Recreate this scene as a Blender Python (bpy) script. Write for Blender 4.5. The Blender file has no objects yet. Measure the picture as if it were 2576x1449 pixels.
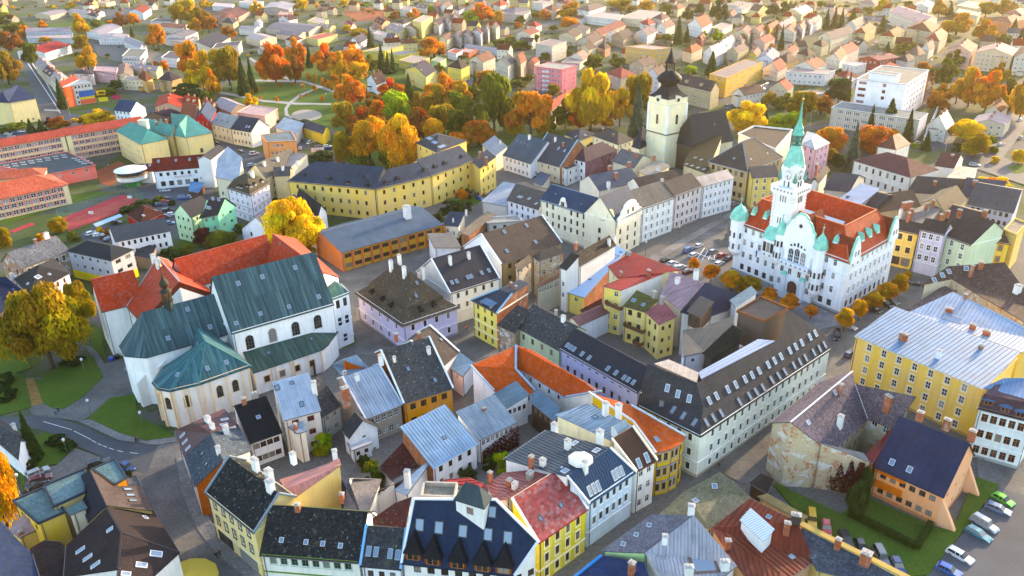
import bpy,bmesh,math,random
from mathutils import Vector,Matrix
from mathutils.geometry import tessellate_polygon
random.seed(11)
R_=math.radians
sc=bpy.context.scene
COL=sc.collection
# == camera
FW,FH,FPX,CX,CY,CAMH=2576.0,1449.0,1993.0,1288.0,724.5,107.0
CR=Matrix.Rotation(R_(90 - 25.0),3,'X') @ Matrix.Rotation(R_(-1.03),3,'Z')
CRT=CR.transposed()
CAM=Vector((0,0,CAMH))
cd=bpy.data.cameras.new('camera'); cam=bpy.data.objects.new('camera',cd); COL.objects.link(cam)
cam.matrix_world=Matrix.Translation(CAM) @ CR.to_4x4()
cd.sensor_width=36; cd.lens=36 * FPX / FW; cd.clip_start=1; cd.clip_end=6000
sc.camera=cam
# == light
SUN_AZ,SUN_EL=45.0,13.0
world=bpy.data.worlds.new('World'); sc.world=world; world.use_nodes=True
wn=world.node_tree; bg=wn.nodes['Background']
sky=wn.nodes.new('ShaderNodeTexSky'); sky.sky_type='NISHITA'; sky.sun_disc=False
sky.sun_elevation=R_(SUN_EL); sky.sun_rotation=R_(SUN_AZ); sky.air_density=1.0; sky.dust_density=1.3; sky.ozone_density=1.0
wn.links.new(sky.outputs[0],bg.inputs[0]); bg.inputs[1].default_value=0.15
sl=bpy.data.lights.new('sun','SUN'); sl.energy=2.0; sl.angle=R_(0.6); sl.color=(1.0,0.72,0.42)
so=bpy.data.objects.new('sun',sl); COL.objects.link(so)
sdir=Vector((math.sin(R_(SUN_AZ)) * math.cos(R_(SUN_EL)),math.cos(R_(SUN_AZ)) * math.cos(R_(SUN_EL)),math.sin(R_(SUN_EL))))
so.rotation_euler=sdir.to_track_quat('Z','Y').to_euler(); so.location=(200,100,300)
vs=sc.view_settings; vs.view_transform='Standard'; vs.look='None'; vs.gamma=1; vs.use_curve_mapping=False
vs.exposure=2.25
sc.cycles.max_bounces=5; sc.cycles.diffuse_bounces=2; sc.cycles.glossy_bounces=2; sc.cycles.transmission_bounces=2
sc.cycles.transparent_max_bounces=4; sc.cycles.volume_bounces=0
sc.cycles.use_denoising=True
sc.cycles.caustics_reflective=False; sc.cycles.caustics_refractive=False
# == pixels to places
def t2f(t,p):
    return (int(t[0]) * 858.6667 + p[0] / 3.0,int(t[1]) * 483.0 + p[1] / 3.0)
def ray(x,y):
    return CR @ Vector(((x - CX) / FPX,-(y - CY) / FPX,-1.0))
def PF(x,y,z=0.0):
    d=ray(x,y); return CAM + d * ((z - CAMH) / d.z)
def PT(t,p,z=0.0):
    x,y=t2f(t,p); return PF(x,y,z)
def proj(p):
    c=CRT @ (p - CAM); return (CX + FPX * c.x / -c.z,CY - FPX * c.y / -c.z)
def zsolve(x,y,yp):
    c0=CRT @ (Vector((x,y,0)) - CAM); c1=CRT @ Vector((0,0,1)); v=(CY - yp) / FPX
    return (-v * c0.z - c0.y) / (c1.y + v * c1.z)
def hbase(t,a,b):
    g=PT(t,b,0); return zsolve(g.x,g.y,t2f(t,a)[1])
# == colours and materials
def hx(s):
    c=[int(s[i:i + 2],16) / 255 for i in (0,2,4)]
    return tuple(x / 12.92 if x <= .04045 else ((x + .055) / 1.055) ** 2.4 for x in c)
MATS={}
class NT:
    def __init__(s,name):
        s.m=bpy.data.materials.new(name); s.m.use_nodes=True; s.t=s.m.node_tree
        s.b=s.t.nodes['Principled BSDF']; MATS[name]=s.m
    def n(s,k,**kw):
        q=s.t.nodes.new('ShaderNode' + k)
        for a,v in kw.items():
            setattr(q,a,v)
        return q
    def l(s,a,b): s.t.links.new(a,b)
    def inp(s,node,i,v):
        if hasattr(v,'is_linked') or isinstance(v,bpy.types.NodeSocket): s.l(v,node.inputs[i])
        else: node.inputs[i].default_value=(*v,1) if isinstance(v,tuple) and len(v) == 3 else v
    def math(s,op,a,b=0.5):
        q=s.n('Math',operation=op); s.inp(q,0,a); s.inp(q,1,b); return q.outputs[0]
    def noise(s,scale,detail=3,vec=None,rough=.55):
        q=s.n('TexNoise'); q.inputs['Scale'].default_value=scale; q.inputs['Detail'].default_value=detail
        q.inputs['Roughness'].default_value=rough
        if vec is not None: s.l(vec,q.inputs['Vector'])
        return q.outputs['Fac']
    def ramp(s,f,lo,hi,a=0.0,b=1.0):
        q=s.n('MapRange'); s.inp(q,0,f); q.inputs[1].default_value=lo; q.inputs[2].default_value=hi
        q.inputs[3].default_value=a; q.inputs[4].default_value=b; return q.outputs[0]
    def mix(s,f,a,b,mode='MIX'):
        q=s.n('Mix',data_type='RGBA',blend_type=mode); s.inp(q,0,f)
        for i,v in ((6,a),(7,b)):
            if isinstance(v,tuple): q.inputs[i].default_value=(*v[:3],1)
            else: s.l(v,q.inputs[i])
        return q.outputs[2]
    def hsv(s,c,h=.5,sa=1.,v=1.):
        q=s.n('HueSaturation')
        s.inp(q,'Hue',h); s.inp(q,'Saturation',sa); s.inp(q,'Value',v); s.l(c,q.inputs['Color']); return q.outputs[0]
    def vec(s,src,sx,sy,sz=1.0):
        q=s.n('Mapping'); q.inputs['Scale'].default_value=(sx,sy,sz); s.l(src,q.inputs['Vector']); return q.outputs[0]
    def bump(s,h,strength=.4,dist=.05):
        q=s.n('Bump'); q.inputs['Strength'].default_value=strength; q.inputs['Distance'].default_value=dist
        s.l(h,q.inputs['Height']); s.l(q.outputs[0],s.b.inputs['Normal'])
    def out(s,c,rough=.8,metal=0.0,spec=.3):
        s.inp(s.b,'Base Color',c); s.inp(s.b,'Roughness',rough); s.inp(s.b,'Metallic',metal)
        s.b.inputs['Specular IOR Level'].default_value=spec
    def oc(s):
        s.oi=s.n('ObjectInfo'); return s.oi.outputs['Color']
    def co(s,k='Object'):
        return s.n('TexCoord').outputs[k]
    def wpos(s):
        return s.n('NewGeometry').outputs['Position']
def m_plaster():
    k=NT('plaster'); c=k.oc(); w=k.wpos()
    big=k.noise(.22,5,w); fine=k.noise(6,3,w)
    st=k.noise(1.0,4,k.vec(w,1.3,1.3,.12))
    v=k.math('ADD',k.ramp(big,.3,.7,-.09,.07),k.ramp(st,.45,.8,0.04,-.12))
    v=k.math('ADD',k.math('ADD',v,k.ramp(fine,.3,.7,-.04,.04)),1.0)
    c2=k.hsv(c,.5,k.ramp(big,.3,.7,.95,1.14),v)
    k.out(c2,.9,0,.2); k.bump(fine,.15,.02)
def m_decay():
    k=NT('decayed_plaster'); c=k.oc(); w=k.wpos()
    a=k.noise(.55,7,w,.7); b=k.noise(.33,6,k.vec(w,1,1,1.7),.65); f=k.noise(9,4,w)
    br=k.n('TexBrick'); br.inputs['Scale'].default_value=2.2
    br.inputs['Color1'].default_value=(.42,.15,.06,1); br.inputs['Color2'].default_value=(.55,.24,.10,1); br.inputs['Mortar'].default_value=(.5,.42,.33,1)
    k.l(k.vec(w,1,1,1),br.inputs['Vector'])
    c1=k.mix(k.ramp(f,.3,.7),c,k.hsv(c,.5,.8,.7))
    c2=k.mix(k.ramp(b,.54,.58),c1,(.62,.60,.56))
    c3=k.mix(k.ramp(a,.55,.57),c2,br.outputs[0])
    k.out(c3,.95,0,.1); k.bump(k.ramp(a,.55,.57,1,0),.5,.06)
def m_brick():
    k=NT('brick'); c=k.oc(); w=k.wpos(); sp=k.n('SeparateXYZ'); k.l(w,sp.inputs[0]); cb=k.n('CombineXYZ'); k.l(k.math('ADD',sp.outputs[0],sp.outputs[1]),cb.inputs[0]); k.l(sp.outputs[2],cb.inputs[1]); uv=cb.outputs[0]
    br=k.n('TexBrick'); br.inputs['Scale'].default_value=2.0; br.inputs['Mortar Size'].default_value=.02
    k.l(uv,br.inputs['Vector']); k.inp(br,'Color1',c); k.l(k.hsv(c,.49,1.1,.68),br.inputs['Color2']); br.inputs['Mortar'].default_value=(.36,.27,.2,1)
    n=k.noise(.5,6,w,.65)
    k.out(k.hsv(k.mix(k.ramp(n,.52,.68,0,.7),br.outputs[0],(.45,.36,.28)),.5,1,k.ramp(k.noise(.3,3,w),.3,.7,.75,1.15)),.9,0,.1); k.bump(br.outputs['Fac'],-.4,.02)
def m_tile(name,sx,sy,var,bumpd,rough=.8,moss=.0,spec=.25):
    k=NT(name); c=k.oc(); uv=k.co('UV'); w=k.wpos()
    br=k.n('TexBrick'); br.offset=.5; br.inputs['Scale'].default_value=1.0
    br.inputs['Brick Width'].default_value=sx; br.inputs['Row Height'].default_value=sy; br.inputs['Mortar Size'].default_value=.012
    br.inputs['Mortar Smooth'].default_value=.3
    k.l(uv,br.inputs['Vector']); k.l(k.hsv(c,.5,1,1 + var),br.inputs['Color1']); k.l(k.hsv(c,.5,.9,1 - var),br.inputs['Color2']); k.l(k.hsv(c,.5,.9,.45),br.inputs['Mortar'])
    big=k.noise(.18,5,w,.6); med=k.noise(1.1,5,w,.65)
    strk=k.noise(.8,4,k.vec(uv,1.6,.14),.6)
    vv=k.math('ADD',k.math('ADD',k.ramp(big,.3,.7,-.16,.16),k.ramp(strk,.35,.7,-.13,.13)),.84)
    c2=k.hsv(br.outputs[0],.5,k.ramp(med,.3,.7,.95,1.25),vv)
    if moss:
        c2=k.mix(k.ramp(k.noise(1.6,6,w,.7),.60,.66,0,moss),c2,(.30,.31,.27))
        c2=k.mix(k.ramp(k.noise(.5,5,w,.7),.56,.7,0,moss * .6),c2,(.10,.10,.05))
    k.out(c2,rough,0,spec)
    wv=k.n('TexWave',wave_type='BANDS',bands_direction='Y',wave_profile='SAW'); wv.inputs['Scale'].default_value=.314 / sy
    k.l(uv,wv.inputs['Vector'])
    k.bump(k.math('ADD',wv.outputs['Fac'],k.math('MULTIPLY',br.outputs['Fac'],-1.2)),.55,bumpd)
def m_metal(name,rough,streak,stain,metal=.0):
    k=NT(name); c=k.oc(); uv=k.co('UV'); w=k.wpos()
    s1=k.noise(1.0,5,k.vec(uv,1.9,.10),.65); s2=k.noise(.25,4,w); pan=k.n('TexBrick'); pan.offset=0
    pan.inputs['Scale'].default_value=1; pan.inputs['Brick Width'].default_value=.62; pan.inputs['Row Height'].default_value=2.6; pan.inputs['Mortar Size'].default_value=.0
    pan.inputs['Color1'].default_value=(1,1,1,1); pan.inputs['Color2'].default_value=(.86,.87,.88,1); k.l(uv,pan.inputs['Vector'])
    v=k.math('ADD',k.math('ADD',k.ramp(s1,.3,.7,-streak,streak),k.ramp(s2,.3,.7,-.12,.12)),.66)
    c2=k.hsv(k.mix(1.0,c,pan.outputs[0],'MULTIPLY'),.5,1,v)
    if stain:
        c2=k.mix(k.ramp(k.noise(.9,6,k.vec(uv,1.2,.3),.7),.58,.72,0,stain),c2,(.19,.075,.035))
    k.out(c2,k.ramp(s2,.3,.7,rough - .08,rough + .1),metal,.25); k.bump(k.noise(1.4,3,w),.15,.05)
def m_copper():
    k=NT('copper_patina'); c=k.oc(); uv=k.co('UV'); w=k.wpos()
    s=k.noise(1.0,5,k.vec(uv,1.6,.06),.7); s2=k.noise(.35,5,w,.6); s3=k.noise(1.0,4,k.vec(uv,.9,.05),.6)
    pan=k.n('TexBrick'); pan.offset=0; pan.inputs['Scale'].default_value=1; pan.inputs['Brick Width'].default_value=.6; pan.inputs['Row Height'].default_value=9; pan.inputs['Mortar Size'].default_value=.02
    pan.inputs['Color1'].default_value=(1,1,1,1); pan.inputs['Color2'].default_value=(.55,.6,.6,1); pan.inputs['Mortar'].default_value=(.4,.4,.4,1); k.l(uv,pan.inputs['Vector'])
    c2=k.mix(k.ramp(s,.42,.7,0,.65),c,k.hsv(c,.49,.7,3.2))
    c2=k.mix(k.ramp(s3,.55,.75,0,.45),c2,(.03,.035,.035)); c2=k.mix(k.ramp(s2,.62,.78,0,.5),c2,(.13,.11,.06))
    k.out(k.mix(1.0,c2,pan.outputs[0],'MULTIPLY'),.7,0,.2); k.bump(pan.outputs['Fac'],-.5,.04)
def m_corr():
    k=NT('corrugated'); c=k.oc(); uv=k.co('UV')
    wv=k.n('TexWave',wave_type='BANDS',bands_direction='X'); wv.inputs['Scale'].default_value=1.3; k.l(uv,wv.inputs['Vector'])
    k.out(k.hsv(c,.5,1,k.ramp(wv.outputs['Fac'],0,1,.78,1.1)),.5,0,.4); k.bump(wv.outputs['Fac'],.6,.05)
def m_flat():
    k=NT('bitumen'); c=k.oc(); w=k.wpos()
    a=k.noise(.35,5,w,.6); b=k.noise(5,4,w)
    k.out(k.hsv(c,.5,1,k.math('ADD',k.ramp(a,.3,.7,.75,1.15),k.ramp(b,.3,.7,-.08,.08))),.9,0,.2); k.bump(b,.2,.03)
def m_glass():
    k=NT('window_glass'); w=k.wpos(); n=k.noise(.45,2,w)
    k.oc(); r=k.oi.outputs['Random']; k.out(k.mix(k.ramp(r,.72,.8),k.mix(k.ramp(n,.45,.65),(.012,.015,.02),(.06,.055,.05)),(.26,.25,.23)),.08,0,.5)
    k2=NT('skylight_glass'); k2.out((.16,.22,.30),.07,0,.9)
    k3=NT('pale_glass'); k3.out((.45,.55,.62),.2,0,.6)
def m_simple(name,col,rough=.7,metal=0,spec=.3,var=.1,scale=2.0):
    k=NT(name); w=k.wpos(); c=k.oc() if col is None else None
    if c is None:
        q=k.n('RGB'); q.outputs[0].default_value=(*col,1); c=q.outputs[0]
    k.out(k.hsv(c,.5,1,k.ramp(k.noise(scale,4,w),.3,.7,1 - var,1 + var)),rough,metal,spec)
    return k
def m_leaf():
    k=NT('leaves'); c=k.oc(); at=k.n('Attribute',attribute_name='lv'); at2=k.n('Attribute',attribute_name='lh')
    c2=k.hsv(c,k.math('ADD',k.math('MULTIPLY',at2.outputs['Fac'],.05),.475),1.05,at.outputs['Fac'])
    k.out(c2,.6,0,.2)
    tr=k.n('BsdfTranslucent'); k.l(k.hsv(c2,.5,1.1,1.25),tr.inputs[0]); mx=k.n('MixShader'); mx.inputs[0].default_value=.42
    o=k.t.nodes['Material Output']; k.l(k.b.outputs[0],mx.inputs[1]); k.l(tr.outputs[0],mx.inputs[2]); k.l(mx.outputs[0],o.inputs[0])
def m_ground():
    def stone(name,ca,cb,cm,bw,rh,big=.34):
        k=NT(name); w=k.wpos(); br=k.n('TexBrick'); br.inputs['Scale'].default_value=1; br.inputs['Brick Width'].default_value=bw; br.inputs['Row Height'].default_value=rh
        br.inputs['Mortar Size'].default_value=.03 * bw; br.inputs['Color1'].default_value=(*ca,1); br.inputs['Color2'].default_value=(*cb,1); br.inputs['Mortar'].default_value=(*cm,1)
        k.l(w,br.inputs['Vector'])
        k.out(k.hsv(br.outputs[0],.5,1,k.math('ADD',k.ramp(k.noise(.12,5,w),.3,.7,1 - big,1 + big),k.ramp(k.noise(2.5,4,w),.3,.7,-.12,.12))),.8,0,.3); k.bump(br.outputs['Fac'],-.5,.03)
    stone('cobbles',(.11,.106,.106),(.165,.155,.145),(.045,.045,.045),.34,.24)
    stone('slabs',(.17,.165,.16),(.23,.215,.2),(.07,.07,.07),1.0,.7)
    stone('square_slabs',(.16,.16,.18),(.21,.21,.22),(.08,.08,.085),1.6,1.6)
    k=NT('asphalt'); w=k.wpos()
    v=k.math('ADD',k.ramp(k.noise(.09,6,w,.6),.3,.7,.75,1.25),k.ramp(k.noise(4,4,w),.3,.7,-.12,.12))
    q=k.n('RGB'); q.outputs[0].default_value=(.075,.08,.092,1); k.out(k.hsv(q.outputs[0],.5,1,v),.85,0,.3)
    k=NT('grass'); w=k.wpos(); a=k.noise(.06,6,w,.65); b=k.noise(1.8,5,w,.7)
    c=k.mix(k.ramp(a,.35,.65),(.05,.11,.012),(.095,.15,.02)); c=k.mix(k.ramp(b,.5,.75,0,.55),c,(.13,.12,.03)); c=k.mix(k.ramp(b,.3,.5,.5,0),c,(.02,.05,.01))
    c=k.mix(k.ramp(k.noise(.03,5,w,.6),.58,.68,0,.6),c,(.24,.14,.03))
    c=k.mix(k.ramp(k.noise(5,3,w,.7),.62,.68,0,.7),c,(.30,.16,.03))
    k.out(k.hsv(c,.5,1.0,.95),.95,0,.1); k.bump(b,.5,.1)
    k=NT('town_ground'); w=k.wpos(); a=k.noise(.025,6,w,.6); b=k.noise(.15,5,w,.65); d=k.noise(1.2,5,w,.7)
    c=k.mix(k.ramp(a,.48,.56),(.07,.095,.025),(.11,.105,.10)); c=k.mix(k.ramp(b,.55,.62,0,.8),c,(.05,.07,.018)); c=k.mix(k.ramp(b,.36,.42,.5,0),c,(.15,.13,.10))
    k.out(k.hsv(c,.5,1,k.ramp(d,.3,.7,.75,1.2)),.95,0,.15)
    k=NT('clay'); w=k.wpos(); q=k.n('RGB'); q.outputs[0].default_value=(.30,.09,.04,1); k.out(k.hsv(q.outputs[0],.5,1,k.ramp(k.noise(.3,5,w),.3,.7,.85,1.15)),.95,0,.1)
    k=NT('court_red'); w=k.wpos(); q=k.n('RGB'); q.outputs[0].default_value=(.42,.04,.05,1); k.out(k.hsv(q.outputs[0],.5,1,k.ramp(k.noise(.3,5,w),.3,.7,.88,1.12)),.9,0,.2)
    m_simple('path_pale',(.34,.32,.30),.9,var=.12,scale=.6); m_simple('sand',(.36,.30,.24),.95,var=.1)
    m_simple('leaf_litter',(.26,.15,.04),.95,var=.35,scale=1.5); m_simple('road_paint',(.72,.72,.72),.7,var=.12,scale=3)
    m_simple('kerbstone',(.34,.33,.33),.9); m_simple('gravel_yard',(.14,.13,.12),.95,var=.25,scale=1.2)
m_plaster(); m_decay(); m_brick(); m_copper(); m_corr(); m_flat(); m_glass(); m_leaf(); m_ground()
m_tile('clay_tile',.32,.34,.10,.05,.8,0,.15); m_tile('slate',.38,.28,.22,.03,.8,0,.15); m_tile('old_slate',.42,.34,.34,.04,.85,.8,.12); m_tile('smooth_tile',.5,.42,.06,.04,.7,0,.2)
m_tile('mossy_tile',.34,.30,.25,.05,.85,.75)
m_metal('metal',.55,.12,0,.0); m_metal('metal_old',.5,.24,.35,.1); m_metal('metal_paint',.55,.12,0)
m_metal('red_sheet',.42,.3,0)
m_simple('painted',None,.55,var=.06); m_simple('gloss',None,.25,0,.6,.03); m_simple('wood',None,.7,var=.2); m_simple('dark_void',(.012,.012,.012),.9)
m_simple('bark',(.085,.06,.042),.95,var=.35,scale=4)
k_=m_simple('car_paint',None,.28,.15,.5,.02); k_.b.inputs['Coat Weight'].default_value=.6
m_simple('rubber',(.02,.02,.02),.8); m_simple('steel',(.35,.36,.38),.4,.6); m_simple('gold',(.6,.35,.08),.35,.8)
m_simple('cloth',None,.9,var=.15,scale=6)
m_simple('verdigris',None,.5,0,.35,.22,.7)
m_simple('lamp_red',(.35,.02,.02),.3); m_simple('lamp_clear',(.75,.76,.78),.15,0,.7)
# == object helpers
def newobj(name,me,parent=None,loc=(0,0,0),col=None):
    o=bpy.data.objects.new(name,me); COL.objects.link(o)
    o.location=loc
    if parent is not None: o.parent=parent
    if col is not None: o.color=(*col[:3],1)
    return o
def mesh(name,verts,faces,mat,uvs=None,smooth=False,mats=None,mi=None):
    me=bpy.data.meshes.new(name); me.from_pydata([tuple(v) for v in verts],[],faces)
    for m in (mats or [mat]): me.materials.append(MATS[m])
    if mi: me.polygons.foreach_set('material_index',mi)
    if uvs is not None:
        ul=me.uv_layers.new(name='UVMap'); ul.data.foreach_set('uv',[c for f in uvs for p in f for c in p])
    if smooth: me.polygons.foreach_set('use_smooth',[True] * len(me.polygons))
    me.update(); return me
def tag(o,label,cat,group=None,kind=None):
    if label: o['label']=label
    if cat: o['category']=cat
    if group: o['group']=group
    if kind: o['kind']=kind
    return o
def empty(name,loc,label,cat,group=None):
    o=bpy.data.objects.new(name,None); COL.objects.link(o); o.location=loc; o.empty_display_size=.5
    return tag(o,label,cat,group)
class MB:
    """collects boxes, tubes, prisms and sheets into one mesh"""
    def __init__(s): s.v=[]; s.f=[]; s.m=[]; s.cm=0
    def add(s,vs,fs):
        n=len(s.v); s.v += [tuple(v) for v in vs]; s.f += [tuple(i + n for i in f) for f in fs]; s.m += [s.cm] * len(fs); return s
    def box(s,x0,x1,y0,y1,z0,z1,M=None):
        v=[Vector((x,y,z)) for z in (z0,z1) for (x,y) in ((x0,y0),(x1,y0),(x1,y1),(x0,y1))]
        if M is not None: v=[M @ p for p in v]
        return s.add(v,[(3,2,1,0),(4,5,6,7),(0,1,5,4),(1,2,6,5),(2,3,7,6),(3,0,4,7)])
    def bar(s,a,b,w,h=None):
        a=Vector(a); b=Vector(b); d=b - a; L=d.length
        if L < 1e-5: return s
        q=d.to_track_quat('Y','Z').to_matrix().to_4x4(); h=h or w
        return s.box(-w / 2,w / 2,0,L,-h / 2,h / 2,Matrix.Translation(a) @ q)
    def tube(s,a,b,r0,r1=None,n=8,cap=True):
        a=Vector(a); b=Vector(b); r1=r0 if r1 is None else r1
        q=(b - a).to_track_quat('Z','Y').to_matrix(); v=[]
        for c,r in ((a,r0),(b,r1)):
            for i in range(n):
                t=2 * math.pi * i / n; v.append(c + q @ Vector((math.cos(t) * r,math.sin(t) * r,0)))
        f=[(i,(i + 1) % n,n + (i + 1) % n,n + i) for i in range(n)]
        if cap: f += [tuple(range(n - 1,-1,-1)),tuple(range(n,2 * n))]
        return s.add(v,f)
    def lathe(s,c,prof,n=16,rot=0.0,sq=False):
        c=Vector(c); v=[]; f=[]
        for r,z in prof:
            for i in range(n):
                t=2 * math.pi * (i + .5) / n + rot; v.append(c + Vector((math.cos(t) * r,math.sin(t) * r,z)))
        for j in range(len(prof) - 1):
            for i in range(n): f.append((j * n + i,j * n + (i + 1) % n,(j + 1) * n + (i + 1) % n,(j + 1) * n + i))
        f.append(tuple(range(n - 1,-1,-1))); f.append(tuple(range((len(prof) - 1) * n,len(prof) * n)))
        return s.add(v,f)
    def prism(s,poly,z0,z1):
        n=len(poly); v=[(p[0],p[1],z0) for p in poly] + [(p[0],p[1],z1) for p in poly]
        return s.add(v,[tuple(range(n - 1,-1,-1)),tuple(range(n,2 * n))] + [(i,(i + 1) % n,n + (i + 1) % n,n + i) for i in range(n)])
    def mesh(s,name,mat,smooth=False,mats=None):
        return mesh(name,s.v,s.f,mat,None,smooth,mats,s.m if mats else None)
    def obj(s,name,mat,parent=None,col=None,loc=(0,0,0),smooth=False,mats=None):
        return newobj(name,s.mesh(name,mat,smooth,mats),parent,loc,col)
def ccw(poly):
    a=sum(poly[i][0] * poly[(i + 1) % len(poly)][1] - poly[(i + 1) % len(poly)][0] * poly[i][1] for i in range(len(poly)))
    return a > 0
def unit_window(kind):
    b=MB(); t=.07
    b.box(-.5,.5,-.05,.03,-.5,-.5 + t); b.box(-.5,.5,-.05,.03,.5 - t * .8,.5); b.box(-.5,-.5 + t,-.05,.03,-.5 + t,.5 - t * .8); b.box(.5 - t,.5,-.05,.03,-.5 + t,.5 - t * .8)
    if kind in 'TX': b.box(-.035,.035,-.04,.025,-.5 + t,.5 - t)
    if kind == 'T': b.box(-.43,.43,-.045,.02,.12,.17)
    if kind == 'X': b.box(-.43,.43,-.045,.02,-.02,.03)
    if kind == 'M':
        for x in (-.17,.17): b.box(x - .03,x + .03,-.04,.025,-.43,.43)
        for z in (-.15,.15): b.box(-.43,.43,-.045,.02,z - .02,z + .02)
    return b.mesh('window','painted')
UW={k: unit_window(k) for k in 'TXMO'}
UP=MB().box(-.47,.47,-.02,-.01,-.47,.47).mesh('pane','window_glass')
def unit_surround():
    b=MB(); b.box(-.62,-.5,0,.09,-.55,.56); b.box(.5,.62,0,.09,-.55,.56); b.box(-.66,.66,0,.13,.56,.66); b.box(-.68,.68,0,.16,-.62,-.55)
    return b.mesh('surround','plaster')
US=unit_surround()
USILL=MB().box(-.56,.56,-.1,.12,-.56,-.5).mesh('sill','painted')
CUBE={}
def ucube(mat):
    if mat not in CUBE: CUBE[mat]=MB().box(-.5,.5,-.5,.5,-.5,.5).mesh('piece_' + mat,mat)
    return CUBE[mat]
def piece(name,a,b,w,h,mat,parent,col,off,up=Vector((0,0,1))):
    """a shared unit cube stretched from a to b"""
    a=Vector(a); b=Vector(b); d=b - a; L=d.length
    if L < .02: return None
    y=d.normalized(); x=y.cross(up); x=x.normalized() if x.length > 1e-4 else Vector((1,0,0)); z=x.cross(y)
    o=newobj(name,ucube(mat),parent,(0,0,0),col)
    M=Matrix((x * w,y * L,z * h)).transposed().to_4x4(); M.translation=(a + b) / 2 - off
    o.matrix_local=M; return o
def unit_skylight():
    b=MB(); b.cm=0
    for (x0,x1,y0,y1) in ((-.5,.5,-.5,-.42),(-.5,.5,.42,.5),(-.5,-.4,-.42,.42),(.4,.5,-.42,.42)): b.box(x0,x1,y0,y1,-.05,.14)
    return b.mesh('skylight','painted')
USK=unit_skylight(); USKP=MB().box(-.42,.42,-.44,.44,.02,.08).mesh('pane','skylight_glass')
# == buildings
def far_window():
    b=MB(); b.cm=0; t=.09
    b.box(-.5,.5,-.04,.05,-.5,-.5 + t); b.box(-.5,.5,-.04,.05,.5 - t,.5); b.box(-.5,-.5 + t,-.04,.05,-.5 + t,.5 - t); b.box(.5 - t,.5,-.04,.05,-.5 + t,.5 - t); b.box(-.04,.04,-.03,.04,-.5 + t,.5 - t)
    b.cm=1; b.box(-.46,.46,-.02,.02,-.46,.46)
    return b.mesh('window',None,False,['painted','window_glass'])
UWF=far_window()
UCAP=MB().box(-.5,.5,-.5,.5,0,.14).box(-.28,-.06,-.3,.3,.14,.34).box(.06,.28,-.3,.3,.14,.34).mesh('cap','plaster')
FOOT=[]; FACES={}
FRC={'w': (.80,.80,.80),'b': (.10,.045,.025),'g': (.10,.18,.10),'k': (.03,.03,.035),'o': (.35,.12,.03),'r': (.4,.04,.03),'n': (.30,.18,.09)}
def W(c=4,n=2,f=None,w=1.1,h=1.65,k='T',fc='b',s=None,m=.06,u=None,sill=None,zo=0):
    return dict(c=c,n=n,f=f,w=w,h=h,k=k,fc=fc,s=s,m=m,u=u,sill=sill,zo=zo)
def plane(pts):
    n=Vector((0,0,0)); L=len(pts)
    for i in range(L):
        a,b=pts[i],pts[(i + 1) % L]
        n += Vector(((a.y - b.y) * (a.z + b.z),(a.z - b.z) * (a.x + b.x),(a.x - b.x) * (a.y + b.y)))
    n.normalize()
    if n.z < 0: n=-n
    c=sum(pts,Vector()) / L
    return n,c
def pz(pl,x,y):
    n,c=pl
    return c.z - (n.x * (x - c.x) + n.y * (y - c.y)) / max(n.z,.02)
def inpoly(x,y,poly):
    r=False; j=len(poly) - 1
    for i in range(len(poly)):
        xi,yi=poly[i][0],poly[i][1]; xj,yj=poly[j][0],poly[j][1]
        if (yi > y) != (yj > y) and x < (xj - xi) * (y - yi) / (yj - yi) + xi: r=not r
        j=i
    return r
def inter2(p,d,q,e):
    den=d.x * e.y - d.y * e.x
    if abs(den) < 1e-4: return q.copy()
    t=((q.x - p.x) * e.y - (q.y - p.y) * e.x) / den
    return Vector((p.x + d.x * t,p.y + d.y * t))
def wall_geo(V,F,U,s,e,prof,z0,holes,dep=.2):
    d=e - s; L=d.length; d=d / L; nin=Vector((-d.y,d.x))
    zmin=min(prof[0][1],prof[-1][1])
    us=sorted({0.0,L,*[h[0] for h in holes],*[h[1] for h in holes]}); zs=sorted({z0,zmin,*[h[2] for h in holes],*[h[3] for h in holes]})
    def P(u,z,k=0.0): p=s + d * u + nin * k; return (p.x,p.y,z)
    def quad(pts,uv):
        n=len(V); V.extend(pts); F.append(tuple(range(n,n + len(pts)))); U.append(uv)
    for i in range(len(us) - 1):
        run=None
        for j in range(len(zs) - 1):
            uc,zc=(us[i] + us[i + 1]) / 2,(zs[j] + zs[j + 1]) / 2
            solid=not any(h[0] < uc < h[1] and h[2] < zc < h[3] for h in holes)
            if solid:
                if run is None: run=zs[j]
            if run is not None and (not solid or j == len(zs) - 2):
                top=zs[j + 1] if solid else zs[j]
                quad([P(us[i],run),P(us[i + 1],run),P(us[i + 1],top),P(us[i],top)],[(us[i],run),(us[i + 1],run),(us[i + 1],top),(us[i],top)]); run=None
    for (a,b,c,e2) in holes:
        for q in (((a,c,0),(b,c,0),(b,c,dep),(a,c,dep)),((b,e2,0),(a,e2,0),(a,e2,dep),(b,e2,dep)),((a,e2,0),(a,c,0),(a,c,dep),(a,e2,dep)),((b,c,0),(b,e2,0),(b,e2,dep),(b,c,dep))):
            quad([P(*p) for p in q],[(p[0] + p[2],p[1]) for p in q])
    top=[(u,z) for u,z in prof if z > zmin + 1e-3 or 1e-3 < u < L - 1e-3]
    if any(z > zmin + 1e-3 for u,z in top):
        pl=[(0.0,zmin),(L,zmin)] + [p for p in reversed(prof) if not (p[1] <= zmin + 1e-3 and (p[0] < 1e-3 or p[0] > L - 1e-3))]
        quad([P(*p) for p in pl],pl)
    return d,L,zmin
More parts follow.
